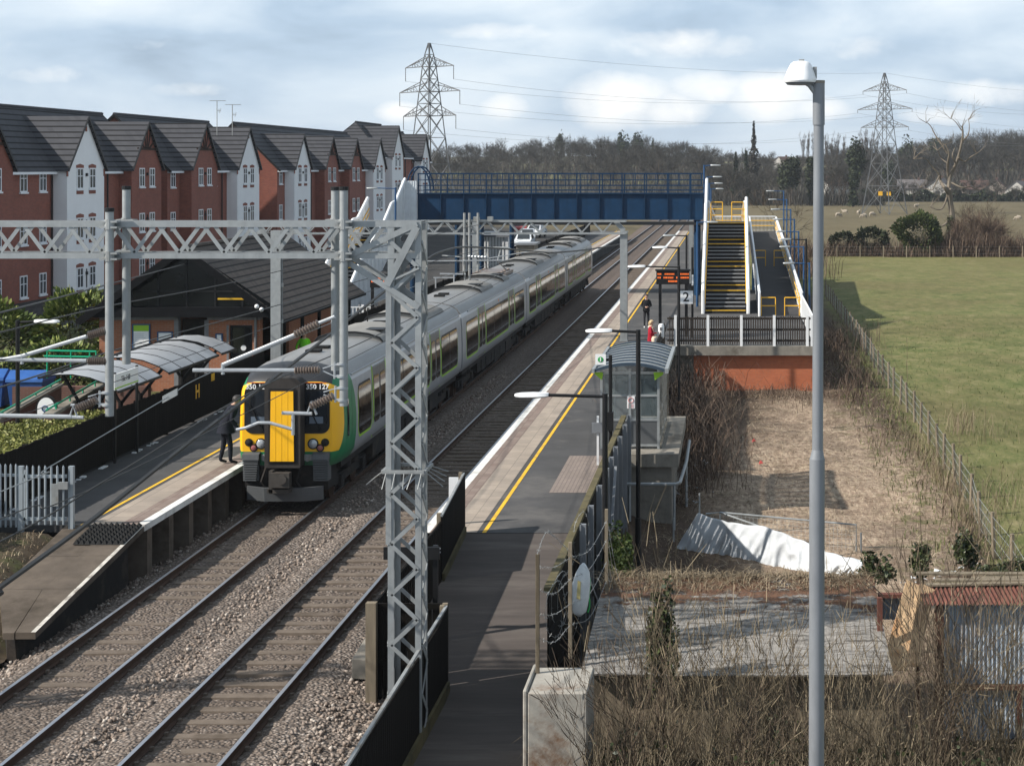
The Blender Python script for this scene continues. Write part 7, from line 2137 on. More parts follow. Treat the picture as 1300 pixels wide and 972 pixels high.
d.build('danger_plate', M['yellow'], p2)
off = Vector((80.0, 100.0, 0))
for i in range(7):
    a, b = e1[i], e2[i]
    for k, (p, q) in enumerate(((a, b), (b, b + off), (b + off, b + off*2))):
        d = MB(); d.tube([p.lerp(q, u/24) - Vector((0, 0, (2.6 if i < 6 else 1.6)*4*(u/24)*(1 - u/24))) for u in range(25)], .022, 4, caps=False)
        if k == 0: w_ = d
        else: w_.add(d.v, d.f)
    a0 = a - off*.9 + Vector((-110, 30, 0))
    o = w_.build('power_line', M['galv_old'])
    nm = ['upper conductor on the far side', 'upper conductor on the near side', 'middle conductor on the far side', 'middle conductor on the near side', 'lowest conductor on the far side', 'lowest conductor on the near side', 'topmost earth wire']
    tag(o, nm[i] + ' strung between the two pylons', 'power line', 'power lines between the pylons')
# ---------------------------------------------------------------- trees
def bare_tree(seed, H=12., depth=4, m='twig', bark='bark', spread=.6, kids=(2, 4), r=.2, twn=10, tl=1.0, up=.12, name='bare_tree', label='', up0=.22):
    rd_ = random.Random(seed); t = thing(name, label, 'tree', (0, 0, 0))
    mb = MB(); tips = []
    grow(mb, Vector((0, 0, -.3)), Vector((rd_.uniform(-.05, .05), rd_.uniform(-.05, .05), 1)).normalized(), H*up0, r, depth, rd_, tips, spread, kids, up, 5, 2, .78)
    mb.build('trunk', M[bark], t)
    P0 = np.array([q[:] for q, _, _ in tips]); D0 = np.array([dd[:] for _, dd, _ in tips]); r_ = np.random.default_rng(seed)
    n = len(P0)*twn; idx = np.repeat(np.arange(len(P0)), twn)
    dv = D0[idx] + r_.normal(size=(n, 3))*.55; dv[:, 2] += .15; dv /= np.linalg.norm(dv, axis=1)[:, None]
    base = P0[idx] - D0[idx]*r_.uniform(0, .8, (n, 1)); L = r_.uniform(.4, 1.2, (n, 1))*tl
    side = np.cross(dv, r_.normal(size=(n, 3))); side /= np.linalg.norm(side, axis=1)[:, None]; w_ = .022*H/12
    V = np.stack([base - side*w_, base + side*w_, base + dv*L + side*w_*.3, base + dv*L - side*w_*.3], 1).reshape(-1, 3)
    cr = MB(); cr.array(V, np.arange(4*n).reshape(n, 4)); cr.build('crown', M[m], t)
    return t, float(max(P0[:, 2]) + tl*.6)
WOODL = 'bare brown winter tree standing among many in the distant wood'
protos = [bare_tree(500 + i, label=WOODL, m='twigfar', kids=(3, 4) if i % 2 else (2, 4)) for i in range(6)]
sky_line = [(540, 186), (560, 181), (600, 178), (630, 175), (660, 178), (690, 174), (715, 172), (740, 172), (770, 173), (800, 171), (830, 174), (870, 178), (905, 184), (925, 189), (950, 186), (975, 192), (1005, 198), (1030, 192), (1060, 182), (1090, 180), (1115, 184), (1150, 182), (1190, 174), (1215, 166), (1250, 163), (1280, 163), (1340, 165)]
def sky_y(px):
    for (a, p), (b, q) in zip(sky_line, sky_line[1:]):
        if a <= px <= b: return p + (q-p)*(px-a)/(b-a)
    return 180
rdt = random.Random(21); placed = [0]*6; count = 0
def put(i, x, y, h):
    global count
    pr_t, ph = protos[i]; z = ground_z(x, y); s_ = h/ph
    if placed[i] == 0: o = pr_t; o.location = (x, y, z); o.scale = (s_*1.05, s_*1.05, s_); o.rotation_euler = (0, 0, rdt.uniform(0, 6.28)); LOC[o.name] = Vector((x, y, z))
    else: o = dup(pr_t, (x, y, z), rdt.uniform(0, 6.28), scale=(s_*rdt.uniform(.95, 1.35),)*2 + (s_,))
    o['group'] = 'bare trees of the distant wood'; placed[i] += 1; count += 1
px = 545.
while px < 1335:
    D = rdt.uniform(640, 730); x = (px - CX)*D/F; top = HC + (CY - sky_y(px) + rdt.uniform(-9, 2.5))*D/F
    put(rdt.randrange(6), x, D, max(6, top - ground_z(x, D))); px += rdt.uniform(4, 7.2)
px = 545.
while px < 1335:
    lo = 585 if px > 985 else 500
    D = rdt.uniform(lo, 640); x = (px - CX)*D/F; top = HC + (CY - sky_y(px) - rdt.uniform(4, 24))*D/F
    put(rdt.randrange(6), x, D, max(4.5, top - ground_z(x, D))); px += rdt.uniform(5, 9.)
px = 1045.
while px < 1330:
    D = rdt.uniform(486, 512); x = (px - CX)*D/F; top = HC + (CY - (226 + rdt.uniform(-10, 10)))*D/F
    put(rdt.randrange(6), x, D, max(3.5, top - ground_z(x, D))); px += rdt.uniform(9, 17)
px = 900.
while px < 1080:   # nearer clump right of the bridge
    D = rdt.uniform(440, 490); x = (px - CX)*D/F; top = HC + (CY - (205 + rdt.uniform(-8, 14)))*D/F
    put(rdt.randrange(6), x, D, max(4., top - ground_z(x, D))); px += rdt.uniform(6, 10)
mb = MB()
def wz(x, y): return ground_z(x, y)
mb.array(*blades(15000, lambda r_, n: r_.uniform(-125, 150, n), lambda r_, n: 500 + 190*r_.random(n), wz, 1.5, 5.5, .7, .16, 91, .3))
mb.array(*blades(5000, lambda r_, n: r_.uniform(-12, 40, n), lambda r_, n: 440 + 60*r_.random(n), wz, 1., 4.2, .7, .14, 92, .3))
o = mb.build('woodland_undergrowth', M['twigfar']); tag(o, 'brown leafless undergrowth filling the distant wood between the trees', 'undergrowth', kind='stuff')
# evergreens in the wood
def conifer(label, px, ytop, D, wpx, kind='cone', n=1500, m='evergreen', ybase=None, seed=1, size=.45, name='conifer'):
    s_ = F/D; x = (px - CX)/s_; zt = HC + (CY - ytop)/s_; zb = ground_z(x, D) if ybase is None else HC + (CY - ybase)/s_
    h = zt - zb; w_ = wpx/s_/2; r_ = np.random.default_rng(seed)
    t = thing(name, label, 'tree', (x, D, zb), 'evergreen trees of the distant wood')
    if kind == 'cone': 
        u = r_.random(n)**.7; rad = w_*(u)*(.72 + .28*np.sin(u*34)); a = r_.uniform(0, 6.283, n); k = np.sqrt(r_.random(n))
        P = np.stack([x + rad*k*np.cos(a), D + rad*k*np.sin(a), zt - h*.92*u - .1*rad*k], 1)
    elif kind == 'column':
        u = r_.random(n); rad = w_*np.sin(np.clip(u*1.1 + .05, 0, 1)*np.pi)**.6*(.8 + .2*np.sin(u*25)); a = r_.uniform(0, 6.283, n); k = np.sqrt(r_.random(n))
        P = np.stack([x + rad*k*np.cos(a), D + rad*k*np.sin(a), zt - h*u], 1)
    else: P = blob_points(n, (x, D, zb + h*.6), (w_*1.05, w_, h*.45), seed, 14, .35)
    mb = MB(); mb.array(*leaves(P, size, seed=seed, asp=.6, flat=.3)); mb.build('crown', M[m], t)
    d = MB(); d.tube([(x, D, zb - .3), (x, D, zb + h*.75)], [.28, .1], 6); d.build('trunk', M['bark'], t)
conifer('dark pointed conifer poking highest above the middle of the wood', 711, 163, 650, 13, 'round', 900, seed=1)
conifer('dark cedar like evergreen crown right of the wood middle, left one of two', 790, 169, 640, 20, 'round', 900, seed=2)
conifer('dark cedar like evergreen crown right of the wood middle, right one of two', 809, 167, 645, 18, 'round', 900, seed=3)
conifer('small dark evergreen on the skyline above the bridge right half', 829, 175, 640, 12, 'cone', 600, seed=4)
conifer('tall narrow spiky bare topped cypress beside the bridge lamps', 957, 154, 480, 30, 'cone', 1500, 'twigfar', seed=5, size=.4)
conifer('dark triangular evergreen just right of the bridge end', 934, 193, 470, 20, 'cone', 1000, seed=6)
conifer('dark triangular evergreen left of the tall narrow cypress', 947, 191, 475, 18, 'cone', 900, seed=7)
conifer('broad dark evergreen tree just left of the tall street lamp', 1003, 194, 440, 36, 'round', 2000, seed=8)
conifer('dark evergreen partly hidden behind the tall street lamp', 1029, 200, 445, 18, 'column', 900, seed=9)
conifer('big dark evergreen just left of the farther pylon', 1087, 178, 440, 34, 'round', 2100, seed=10)
conifer('dark bushy evergreen low between the street lamp and pylon', 1083, 232, 430, 20, 'cone', 800, seed=11)
conifer('dark evergreen crown right of the farther pylon, left one of two on the skyline', 1150, 168, 640, 24, 'round', 1100, seed=12)
conifer('dark evergreen crown right of the farther pylon, right one of two on the skyline', 1185, 166, 640, 22, 'round', 1100, seed=13)
conifer('dark evergreen low behind the farther pylon legs', 1128, 205, 560, 22, 'round', 900, seed=14)
# a row of thin poplars
pop = bare_tree(777, H=14, depth=3, spread=.22, kids=(4, 5), r=.16, twn=12, tl=1.2, up=.9, name='poplar', label='slim bare poplar in the row on the skyline beside the tall street lamp', up0=.35)
for i, (px, yt) in enumerate(((1020, 167), (1026, 166), (1033, 165), (1049, 168), (1056, 172), (1063, 166), (1071, 170), (1094, 163), (1100, 162), (1107, 164), (1113, 167))):
    D = 655; x = (px - CX)*D/F; z = ground_z(x, D); h = HC + (CY - yt)*D/F - z; s_ = h/pop[1]
    o = pop[0] if i == 0 else dup(pop[0], (x, D, z), i*1.3)
    o.location = (x, D, z); o.scale = (s_*.5, s_*.5, s_); o['group'] = 'row of poplars'
# dead tree, bushes and hedgerow across the middle
def big_tree(label, x, y, H, seed, bark, m, **kw):
    t, ph = bare_tree(seed, H=H, bark=bark, m=m, label=label, **kw); z = ground_z(x, y); t.location = (x, y, z); s_ = H/ph; t.scale = (s_, s_, s_); return t
dt = thing('dead_tree', 'pale dead tree with broken bare limbs right of the farther pylon', 'tree', (0, 0, 0))
mb = MB(); DD = 200.
def dpt(px, py, dy=0): return at(px, py, DD + dy)
for pts, r0, r1 in (([(1209, 322), (1210, 285), (1207, 258), (1204, 240)], .38, .3), ([(1204, 240), (1207, 225), (1214, 208), (1219, 190), (1222, 172), (1221, 160)], .25, .08), ([(1205, 242), (1205, 225), (1203, 208), (1204, 195), (1199, 183)], .2, .07), ([(1204, 246), (1198, 238), (1195, 230), (1193, 222), (1184, 212), (1177, 203)], .24, .06), ([(1203, 195), (1195, 183), (1188, 172), (1182, 160), (1176, 155)], .12, .03), ([(1220, 180), (1228, 172), (1231, 160), (1230, 150)], .1, .025), ([(1221, 166), (1214, 156), (1207, 150)], .08, .02), ([(1214, 208), (1208, 198), (1212, 188)], .12, .04), ([(1193, 223), (1188, 232), (1183, 241), (1176, 240), (1168, 238)], .1, .03), ([(1177, 203), (1170, 201), (1160, 202)], .05, .02), ([(1217, 200), (1226, 205), (1233, 199), (1240, 195)], .12, .03), ([(1205, 240), (1198, 262), (1190, 266), (1180, 262)], .14, .04), ([(1209, 275), (1196, 287), (1184, 280), (1175, 279)], .15, .04), ([(1208, 232), (1220, 238), (1232, 237), (1243, 242)], .12, .03), ([(1204, 208), (1195, 200), (1190, 190)], .08, .02)):
    P = [dpt(*p) + Vector((0, random.Random(p[0]*p[1]).uniform(-.8, .8) if i else 0, 0)) for i, p in enumerate(pts)]
    c = cable(P, 4); k = len(c); mb.tube(c, [r0 + (r1-r0)*i/(k-1) for i in range(k)], 7)
rd = random.Random(4); tips = []
for p in [(1221, 162), (1230, 152), (1207, 151), (1176, 156), (1199, 184), (1160, 202), (1240, 195), (1168, 238), (1175, 279), (1243, 242), (1190, 191), (1182, 262)]:
    for k in range(3): grow(mb, dpt(*p), Vector((rd.uniform(-.8, .8), rd.uniform(-.6, .6), rd.uniform(.2, 1))).normalized(), 1.1, .045, 2, rd, tips, .6, (1, 3), .05, 4, 2, .7)
for q, dd, L in tips: mb.tube([q, q + dd*L], [.018, .006], 3, caps=False)
b_ = dpt(1209, 322); LOC[dt.name] = b_; dt.location = b_
mb.build('trunk', M['barkpale'], dt, smooth=True)
mb = MB(); c = dpt(1209, 292); mb.array(*leaves(blob_points(1500, c, (1.1, 1.0, 2.6), 5, 10, .4), .16, seed=9)); mb.build('ivy_cover', M['ivy'], dt)
bush('round_bush', 'round bright green bush standing in the hedgerow below the dead tree', (21.2, 193, 1.3), (2.6, 2.2, 2.5), 5200, .2, M['bushgreen'], 31, 'hedgerow bushes', core=.7)
bush('round_bush', 'low dark green bush left of the round green bush', (15.8, 194, .6), (2.1, 1.7, 1.5), 2400, .18, M['evergreen'], 32, 'hedgerow bushes', core=.7)
bush('round_bush', 'small dark bush nearest the tall street lamp in the hedgerow', (12.6, 195, .3), (1.4, 1.4, 1.3), 1400, .18, M['evergreen'], 33, 'hedgerow bushes', core=.7)
mb = MB()
def hz(x, y): return ground_z(x, y)
mb.array(*blades(4200, lambda r_, n: 28 + 7*r_.normal(size=n)*.6, lambda r_, n: r_.uniform(191, 198, n), hz, .8, 3.2, .7, .06, 95, .5))
mb.array(*blades(2600, lambda r_, n: r_.uniform(17, 45, n), lambda r_, n: r_.uniform(190, 193, n), hz, .5, 1.7, .9, .05, 96, .5))
mb.array(*blades(1600, lambda r_, n: r_.uniform(7, 18, n), lambda r_, n: r_.uniform(191, 196, n), hz, .5, 2.4, .9, .05, 97, .5))
mb.array(*blades(1500, lambda r_, n: 5.5 + 1.5*r_.normal(size=n), lambda r_, n: r_.uniform(150, 190, n), hz, .8, 4.0, .6, .05, 98, .5))
o = mb.build('hedgerow_brambles', M['twigred']); tag(o, 'brown bramble and hawthorn scrub along the hedgerow beyond the field', 'hedgerow scrub', kind='stuff')
for i, (px, lab) in enumerate(((1224, 'bare thin tree right of the dead tree in the hedgerow'), (1247, 'small bare tree at the right part of the hedgerow'), (985, 'slender bare tree seen above the ramp landing'))):
    D = 205 if i < 2 else 175; x = (px - CX)*D/F
    big_tree(lab, x, D, 6.5 if i < 2 else 8.5, 900 + i, 'bark', 'twig', kids=(2, 3), r=.12, depth=4, twn=7)
for i, (px, D, lab, H_) in enumerate(((1218, 196, 'dense brown bare thorn bush at the foot of the dead tree', 4.6), (1238, 197, 'broad brown bare thorn bush, middle of three right of the dead tree', 5.4), (1262, 196, 'rounded brown bare thorn bush farthest right in the hedgerow', 4.2))):
    big_tree(lab, (px - CX)*D/F, D, H_, 950 + i, 'bark', 'twigred', kids=(3, 4), r=.1, depth=4, twn=14, tl=1.0, spread=.85, up0=.2)
hfence = thing('field_fence', 'thin post and wire fence across the far edge of the near field below the hedgerow', 'fence', (25, 190, -1.1))
for k in range(16):
    x = 9 + k*2.6; d = MB(); d.tube([(x, 189.6, -1.2), (x, 189.6, .2)], .07, 5); d.build('post', M['wood'], hfence)
d = MB()
for z in (-.7, -.3, .1): d.tube([(9, 189.6, z), (50, 189.6, z)], .006, 3, caps=False)
d.build('wire', M['galv_old'], hfence)
# hedge and houses at the far edge of the pasture
hh = thing('far_hedge', 'long dark clipped hedge along the far edge of the pasture in front of the houses', 'hedge', (70, 500, 0))
r_ = np.random.default_rng(3); n = 5000; x = r_.uniform(33, 100, n); y = 498 + r_.uniform(-1.5, 1.5, n)
P = np.stack([x, y, np.array([ground_z(a, b) for a, b in zip(x, y)]) + r_.uniform(0, 1, n)*(2.6 + .8*np.sin(x*.7))], 1)
mb = MB(); mb.array(*leaves(P, .5, seed=2, asp=.7)); mb.build('foliage', M['evergreen'], hh)
def house(label, px, ybase, D, w_, rot, wallm, h=4.2, roofc='tile_far', big=1.):
    s_ = F/D; x = (px - CX)/s_; z = ground_z(x, D)
    t = thing('house', label, 'house', (0, 0, 0), 'houses below the wood'); dpt_ = 7*big; rh = 2.6*big
    d = MB(); d.box(-w_/2, w_/2, -dpt_/2, dpt_/2, -1, h)
    for q in (-w_/2, w_/2 - .2): d.prism([(q, -dpt_/2, h), (q, dpt_/2, h), (q, 0, h + rh)], (.2, 0, 0))
    d.build('wall', M[wallm], t)
    d = MB()
    for s in (-1, 1):
        d.add([(-w_/2 - .3, 0, h + rh + .12), (w_/2 + .3, 0, h + rh + .12), (w_/2 + .3, s*(dpt_/2 + .4), h - .15), (-w_/2 - .3, s*(dpt_/2 + .4), h - .15), (-w_/2 - .3, 0, h + rh - .03), (w_/2 + .3, 0, h + rh - .03), (w_/2 + .3, s*(dpt_/2 + .4), h - .3), (-w_/2 - .3, s*(dpt_/2 + .4), h - .3)], [(0, 1, 2, 3), (7, 6, 5, 4), (0, 3, 7, 4), (1, 5, 6, 2), (3, 2, 6, 7)])
    rf_ = d.build('roof', M[roofc], t)
    d = MB(); d.box(w_*.2, w_*.2 + .6, -.3, .3, h + rh - .5, h + rh + .7); d.build('chimney', M['tile_far'], rf_)
    for sx in (-w_*.27, w_*.27):
        d = MB(); d.box(sx - .6, sx + .6, -dpt_/2 - .06, -dpt_/2 - .001, 1.4, 2.7); wn_ = d.build('window', M['glass_house'], t)
        d = MB(); d.box(sx - .72, sx + .72, -dpt_/2 - .04, -dpt_/2 - .001, 1.28, 1.399); d.build('sill', M['upvc'], wn_)
    for s in (-1, 1):
        d = MB(); d.box(s*w_/2, s*(w_/2 + .06), -.7, .7, 1.4, 2.7); d.build('window', M['glass_house'], t)
    t.location = (x, D, z); t.rotation_euler = (0, 0, rot); LOC[t.name] = Vector((x, D, z))
M['tile_far'] = pm('brown_house_roof', (.1, .06, .05), .85, 0, .2, .6)
M['tile_far2'] = pm('grey_house_roof', (.11, .1, .1), .85, 0, .2, .6)
M['pebbledash'] = pm('beige_house_render', (.3, .26, .225), .9, 0, .06, .6)
M['cream_render'] = pm('cream_house_render', (.4, .385, .36), .9, 0, .06, .6)
house('beige gabled house with one blue grey window right of the dead tree', 1265, 245, 520, 8, R(78), 'pebbledash', 3.6, 'tile_far')
house('white and brown house at the right picture edge below the wood', 1296, 246, 515, 8, R(60), 'cream_render', 3.2, 'tile_far2')
house('white gabled house just left of the dead tree fork', 1194, 240, 530, 8, R(70), 'cream_render', 4., 'tile_far2')
house('low house with brown roof directly behind the dead tree trunk', 1237, 244, 540, 9, R(12), 'pebbledash', 3.2, 'tile_far')
house('white walled house hidden among trees right of the tall street lamp', 1056, 226, 520, 8, R(35), 'cream_render', 4.6, 'tile_far')
house('grey roofed house low behind the farther pylon', 1158, 228, 545, 9, R(-10), 'cream_render', 3.4, 'tile_far2')
house('tiny pale house on the wooded hill left of the street lamp head', 995, 190, 700, 7, R(50), 'cream_render', 4.5, 'tile_far')
# ---------------------------------------------------------------- skinned figures
def skinned(name, pts, edges, rad, mats, seg_mat, parent=None, levels=1, root=0, T=None):
    me = bpy.data.meshes.new(name); me.from_pydata(pts, edges, [])
    ob = bpy.data.objects.new(name, me); C.objects.link(ob)
    sk_ = ob.modifiers.new('skin', 'SKIN'); sk_.use_smooth_shade = True
    if not me.skin_vertices: 
        bm = bmesh.new(); bm.from_mesh(me); bm.verts.layers.skin.verify(); bm.to_mesh(me); bm.free()
    sv = me.skin_vertices[0].data
    for i, r in enumerate(rad): sv[i].radius = r if hasattr(r, '__len__') else (r, r); sv[i].use_root = (i == root)
    ss = ob.modifiers.new('sub', 'SUBSURF'); ss.levels = ss.render_levels = levels
    dg = bpy.context.evaluated_depsgraph_get(); m2 = bpy.data.meshes.new_from_object(ob.evaluated_get(dg))
    bpy.data.objects.remove(ob); m2.name = name
    P = [Vector(p) for p in pts]
    m2.materials.clear()
    for m in mats: m2.materials.append(m)
    ids = []
    for f in m2.polygons:
        c = f.center; best = 1e9; bi = 0
        for k, (a, b) in enumerate(edges):
            ab = P[b] - P[a]; u = max(0, min(1, (c - P[a]).dot(ab)/max(ab.length_squared, 1e-9))); dd = (P[a] + ab*u - c).length - .5*min(rad[a] if not hasattr(rad[a], '__len__') else rad[a][0], rad[b] if not hasattr(rad[b], '__len__') else rad[b][0])
            if dd < best: best = dd; bi = k
        ids.append(seg_mat[bi])
    m2.polygons.foreach_set('material_index', ids); m2.polygons.foreach_set('use_smooth', [True]*len(m2.polygons))
    o = bpy.data.objects.new(name, m2); C.objects.link(o)
    if parent: o.parent = parent
    return o
# sheep
M['wool'] = pm('sheep_wool', (.34, .29, .23), .95, 0, .15, 3)
M['sheepface'] = pm('sheep_face', (.3, .26, .22), .9, 0, .1, 8)
def sheep(graze, seed):
    t = thing('sheep', '', 'sheep', (0, 0, 0), 'sheep in the pasture')
    hz_ = .25 if graze else .95
    pts = [(-.45, 0, .62), (0, 0, .64), (.4, 0, .64), (.58, 0, .7 if not graze else .55), (.72, 0, hz_), (.9, 0, hz_ - .1), (-.52, 0, .5)]
    rad = [.2, .27, .22, .13, .1, .05, .05]
    ed = [(0, 1), (1, 2), (2, 3), (3, 4), (4, 5), (0, 6)]; sm_ = [0, 0, 0, 0, 1, 0]
    for x, nb in ((-.4, 0), (.36, 2)):
        for s in (-1, 1):
            i = len(pts); pts += [(x, s*.13, .38), (x + (.04 if nb else -.05), s*.13, .2), (x, s*.13, .0)]; rad += [.085, .04, .032]; ed += [(nb, i), (i, i+1), (i+1, i+2)]; sm_ += [0, 1, 1]
    skinned('body', pts, ed, rad, [M['wool'], M['sheepface']], sm_, t, root=1)
    d = MB()
    for s in (-1, 1): d.ball((.74, s*.1, hz_ + .05), .05, (.7, 1.4, .4), 6, 4)
    d.build('ears', M['sheepface'], t)
    return t
sp_ = [sheep(True, 1), sheep(False, 2)]
for i, (px, py, k, rz_, lab) in enumerate(((1064, 276, 0, .3, 'leftmost sheep left of the pylon legs, head down'), (1073, 272, 1, 2.9, 'standing sheep just behind the leftmost sheep'), (1090, 273, 1, 1.2, 'lone sheep directly left of the pylon legs'), (1097, 277, 0, 3.3, 'nearest sheep by the left pylon leg'), (1107, 275, 0, .2, 'sheep under the middle of the pylon'), (1163, 264, 1, .4, 'farthest sheep beside the right pylon leg'), (1293, 280, 0, 3.0, 'lone sheep at the right picture edge'))):
    D = (HC + 1.1)*F/(py - CY); x = (px - CX)*D/F
    used_ = [0, 1]; o = dup(sp_[k], (x, D, -1.12), rz_, lab, 1.15)
for o in sp_:
    for c in list(o.children): bpy.data.objects.remove(c)
    bpy.data.objects.remove(o)
# ---------------------------------------------------------------- people
def person(label, loc, rz_, pose, cols, hair_col, height=1.75, coat=None, longhair=False, extras=None):
    """local axes: faces -Y; pose gives the joints that differ from standing"""
    t = thing('person', label, 'person', (0, 0, 0))
    top, legs, shoes, hands = cols
    mats = [M['skin'], top, legs, shoes]
    J = dict(pelvis=(0, 0, .95), waist=(0, 0, 1.1), chest=(0, -.01, 1.32), nb=(0, 0, 1.46), neck=(0, -.012, 1.53), hb=(0, -.03, 1.585), head=(0, -.03, 1.665), crown=(0, -.015, 1.735))
    for s, n in ((-1, 'r'), (1, 'l')):
        J.update({'hip'+n: (s*.085, 0, .9), 'knee'+n: (s*.1, -.02, .49), 'ank'+n: (s*.1, .02, .085), 'toe'+n: (s*.115, -.13, .035), 'sho'+n: (s*.175, 0, 1.415), 'elb'+n: (s*.235, .03, 1.14), 'wri'+n: (s*.235, -.04, .9)})
    J.update(pose)
    Rr = dict(pelvis=.135, waist=.12, chest=(.165, .12), nb=.085, neck=.055, hb=.07, head=.092, crown=.06)
    for n in 'rl': Rr.update({'hip'+n: .095, 'knee'+n: .062, 'ank'+n: .045, 'toe'+n: .032, 'sho'+n: .068, 'elb'+n: .05, 'wri'+n: .03})
    names = list(J); ix = {k: i for i, k in enumerate(names)}; pts = [Vector(J[k]) for k in names]; rad = [Rr[k] for k in names]
    ed = [('pelvis', 'waist', 1), ('waist', 'chest', 1), ('chest', 'nb', 1), ('nb', 'neck', 0), ('neck', 'hb', 0), ('hb', 'head', 0), ('head', 'crown', 0)]
    for n in 'rl': ed += [('pelvis', 'hip'+n, 2), ('hip'+n, 'knee'+n, 2), ('knee'+n, 'ank'+n, 2), ('ank'+n, 'toe'+n, 3), ('nb', 'sho'+n, 1), ('sho'+n, 'elb'+n, 1), ('elb'+n, 'wri'+n, 1)]
    E = [(ix[a], ix[b]) for a, b, _ in ed]; S = [m for _, _, m in ed]
    for s, n in ((-1, 'r'), (1, 'l')):
        w_ = Vector(J['wri'+n]); d_ = (w_ - Vector(J['elb'+n])).normalized(); side = d_.cross(Vector((s, 0, .2))).normalized(); fwd = side.cross(d_).normalized()
        i0 = len(pts); pts += [w_ + d_*.05]; rad += [(.034, .02)]; E.append((ix['wri'+n], i0)); S.append(0)
        for k, L in enumerate((.065, .078, .072, .055)):
            q = w_ + d_*.085 + side*(-.027 + .018*k); i = len(pts); pts += [q, q + d_*L*.5 + fwd*-.008*s, q + d_*L*.85 + fwd*-.028*s]; rad += [.0095, .0088, .007]
            E += [(i0, i), (i, i+1), (i+1, i+2)]; S += [0, 0, 0]
        i = len(pts); q = w_ + d_*.035 + side*.035; pts += [q, q + d_*.035 + side*.02]; rad += [.011, .009]; E += [(i0, i), (i, i+1)]; S += [0, 0]
    body = skinned('body', [tuple(p) for p in pts], E, rad, mats, S, t)
    hd = Vector(J['head']); up = (Vector(J['crown']) - Vector(J['hb'])).normalized(); fw = Vector((0, -1, 0)); fw = (fw - up*fw.dot(up)).normalized(); rt_ = fw.cross(up)
    d = MB()
    for s in (-1, 1): d.ball(hd + fw*.083 + rt_*(s*.032) + up*.005, .011, n=6, m=5)
    d.build('eyes', M['black'], t)
    d = MB(); d.tube([hd + fw*.085 + up*.005, hd + fw*.112 - up*.03, hd + fw*.088 - up*.038], [.008, .014, .008], 6)
    for s in (-1, 1): d.ball(hd + rt_*(s*.09) - up*.005, .026, (.4, .7, 1), 6, 5)
    d.build('nose_and_ears', M['skin'], t, smooth=True)
    d = MB(); d.bar(hd + fw*.09 - up*.06 - rt_*.022, hd + fw*.09 - up*.06 + rt_*.022, .006); d.build('mouth', pm('lips', (.3, .1, .08), .5), t)
    hm = pm('hair', hair_col, .6, 0, .25, 30); d = MB(); b = len(d.v); d.ball((0, 0, 0), .107, (1, 1.08, 1.05), 16, 10)
    keep = []
    for f in d.f:
        c = sum((Vector(d.v[i]) for i in f), Vector())/len(f)
        if c.z > .035 or (c.y > .02 and c.z > -.06 - (.1 if longhair else 0)) : keep.append(f)
    d.f = keep; d.m = [0]*len(keep)
    Mx = Matrix((rt_, -fw, up)).transposed()
    d.v = [tuple(Mx @ Vector((-v[0], v[1], v[2])) + hd + up*.012 - fw*.006) for v in d.v]
    d.build('hair', hm, t, smooth=True)
    if longhair:
        d = MB(); d.tube([hd - fw*.06 + up*.03, hd - fw*.09 - up*.06, hd - fw*.08 - up*.16], [.08, .075, .04], 10); d.build('hair', hm, t, smooth=True)
    # jacket: a slightly loose shell with a hem; collar
    pv = Vector(J['pelvis']); ch = Vector(J['chest']); nbv = Vector(J['nb'])
    low = coat if coat else .9
    d = MB(); rings = [(nbv + Vector((0, 0, .03)), .085, .075), (nbv - Vector((0, 0, .04)), .17, .115), (ch, .195, .145), (Vector(J['waist']), .165, .14), (pv, .178, .155)] + ([(Vector((pv.x, pv.y, (pv.z + low)/2)), .2, .175), (Vector((pv.x, pv.y, low)), .225, .2)] if coat else [(pv - Vector((0, 0, .07)), .182, .16)])
    n = 18; vs = []
    for c, rx, ry in rings:
        for j in range(n): a = 2*math.pi*j/n; vs.append(c + Vector((rx*math.cos(a), ry*math.sin(a), 0)))
    d.add(vs, [(i*n+j, (i+1)*n+j, (i+1)*n+(j+1) % n, i*n+(j+1) % n) for i in range(len(rings)-1) for j in range(n)])
    jk = d.build('jacket', top, t, smooth='all')
    if extras: extras(t, J)
    s_ = height/1.79; t.scale = (s_,)*3; t.location = loc; t.rotation_euler = (0, 0, rz_)
    return t
navy = pm('navy_uniform_cloth', (.012, .014, .022), .85, 0, .25, 9); blk = pm('black_cloth', (.014, .014, .016), .85, 0, .25, 9); jean = pm('charcoal_trousers', (.03, .03, .034), .9, 0, .2, 9)
red = pm('dark_red_coat', (.3, .012, .025), .8, 0, .2, 9); hivis = pm('fluorescent_green_jacket', (.16, .62, .02), .7, 0, .12, 9); cream_ = pm('beige_bag', (.55, .47, .36), .7, 0, .1, 9)
wsh = pm('white_shoes', (.6, .6, .58), .6)
p = at(288, 587, 46.3)
def cap(t, J):
    hd = Vector(J['head']); d = MB(); d.lathe((hd.x, hd.y + .0, hd.z + .03), [(.1, 0), (.112, .05), (.1, .085), (.03, .1)], 14); d.box(hd.x - .07, hd.x + .07, hd.y - .16, hd.y - .07, hd.z + .03, hd.z + .042); d.build('cap', navy, t, smooth=True)
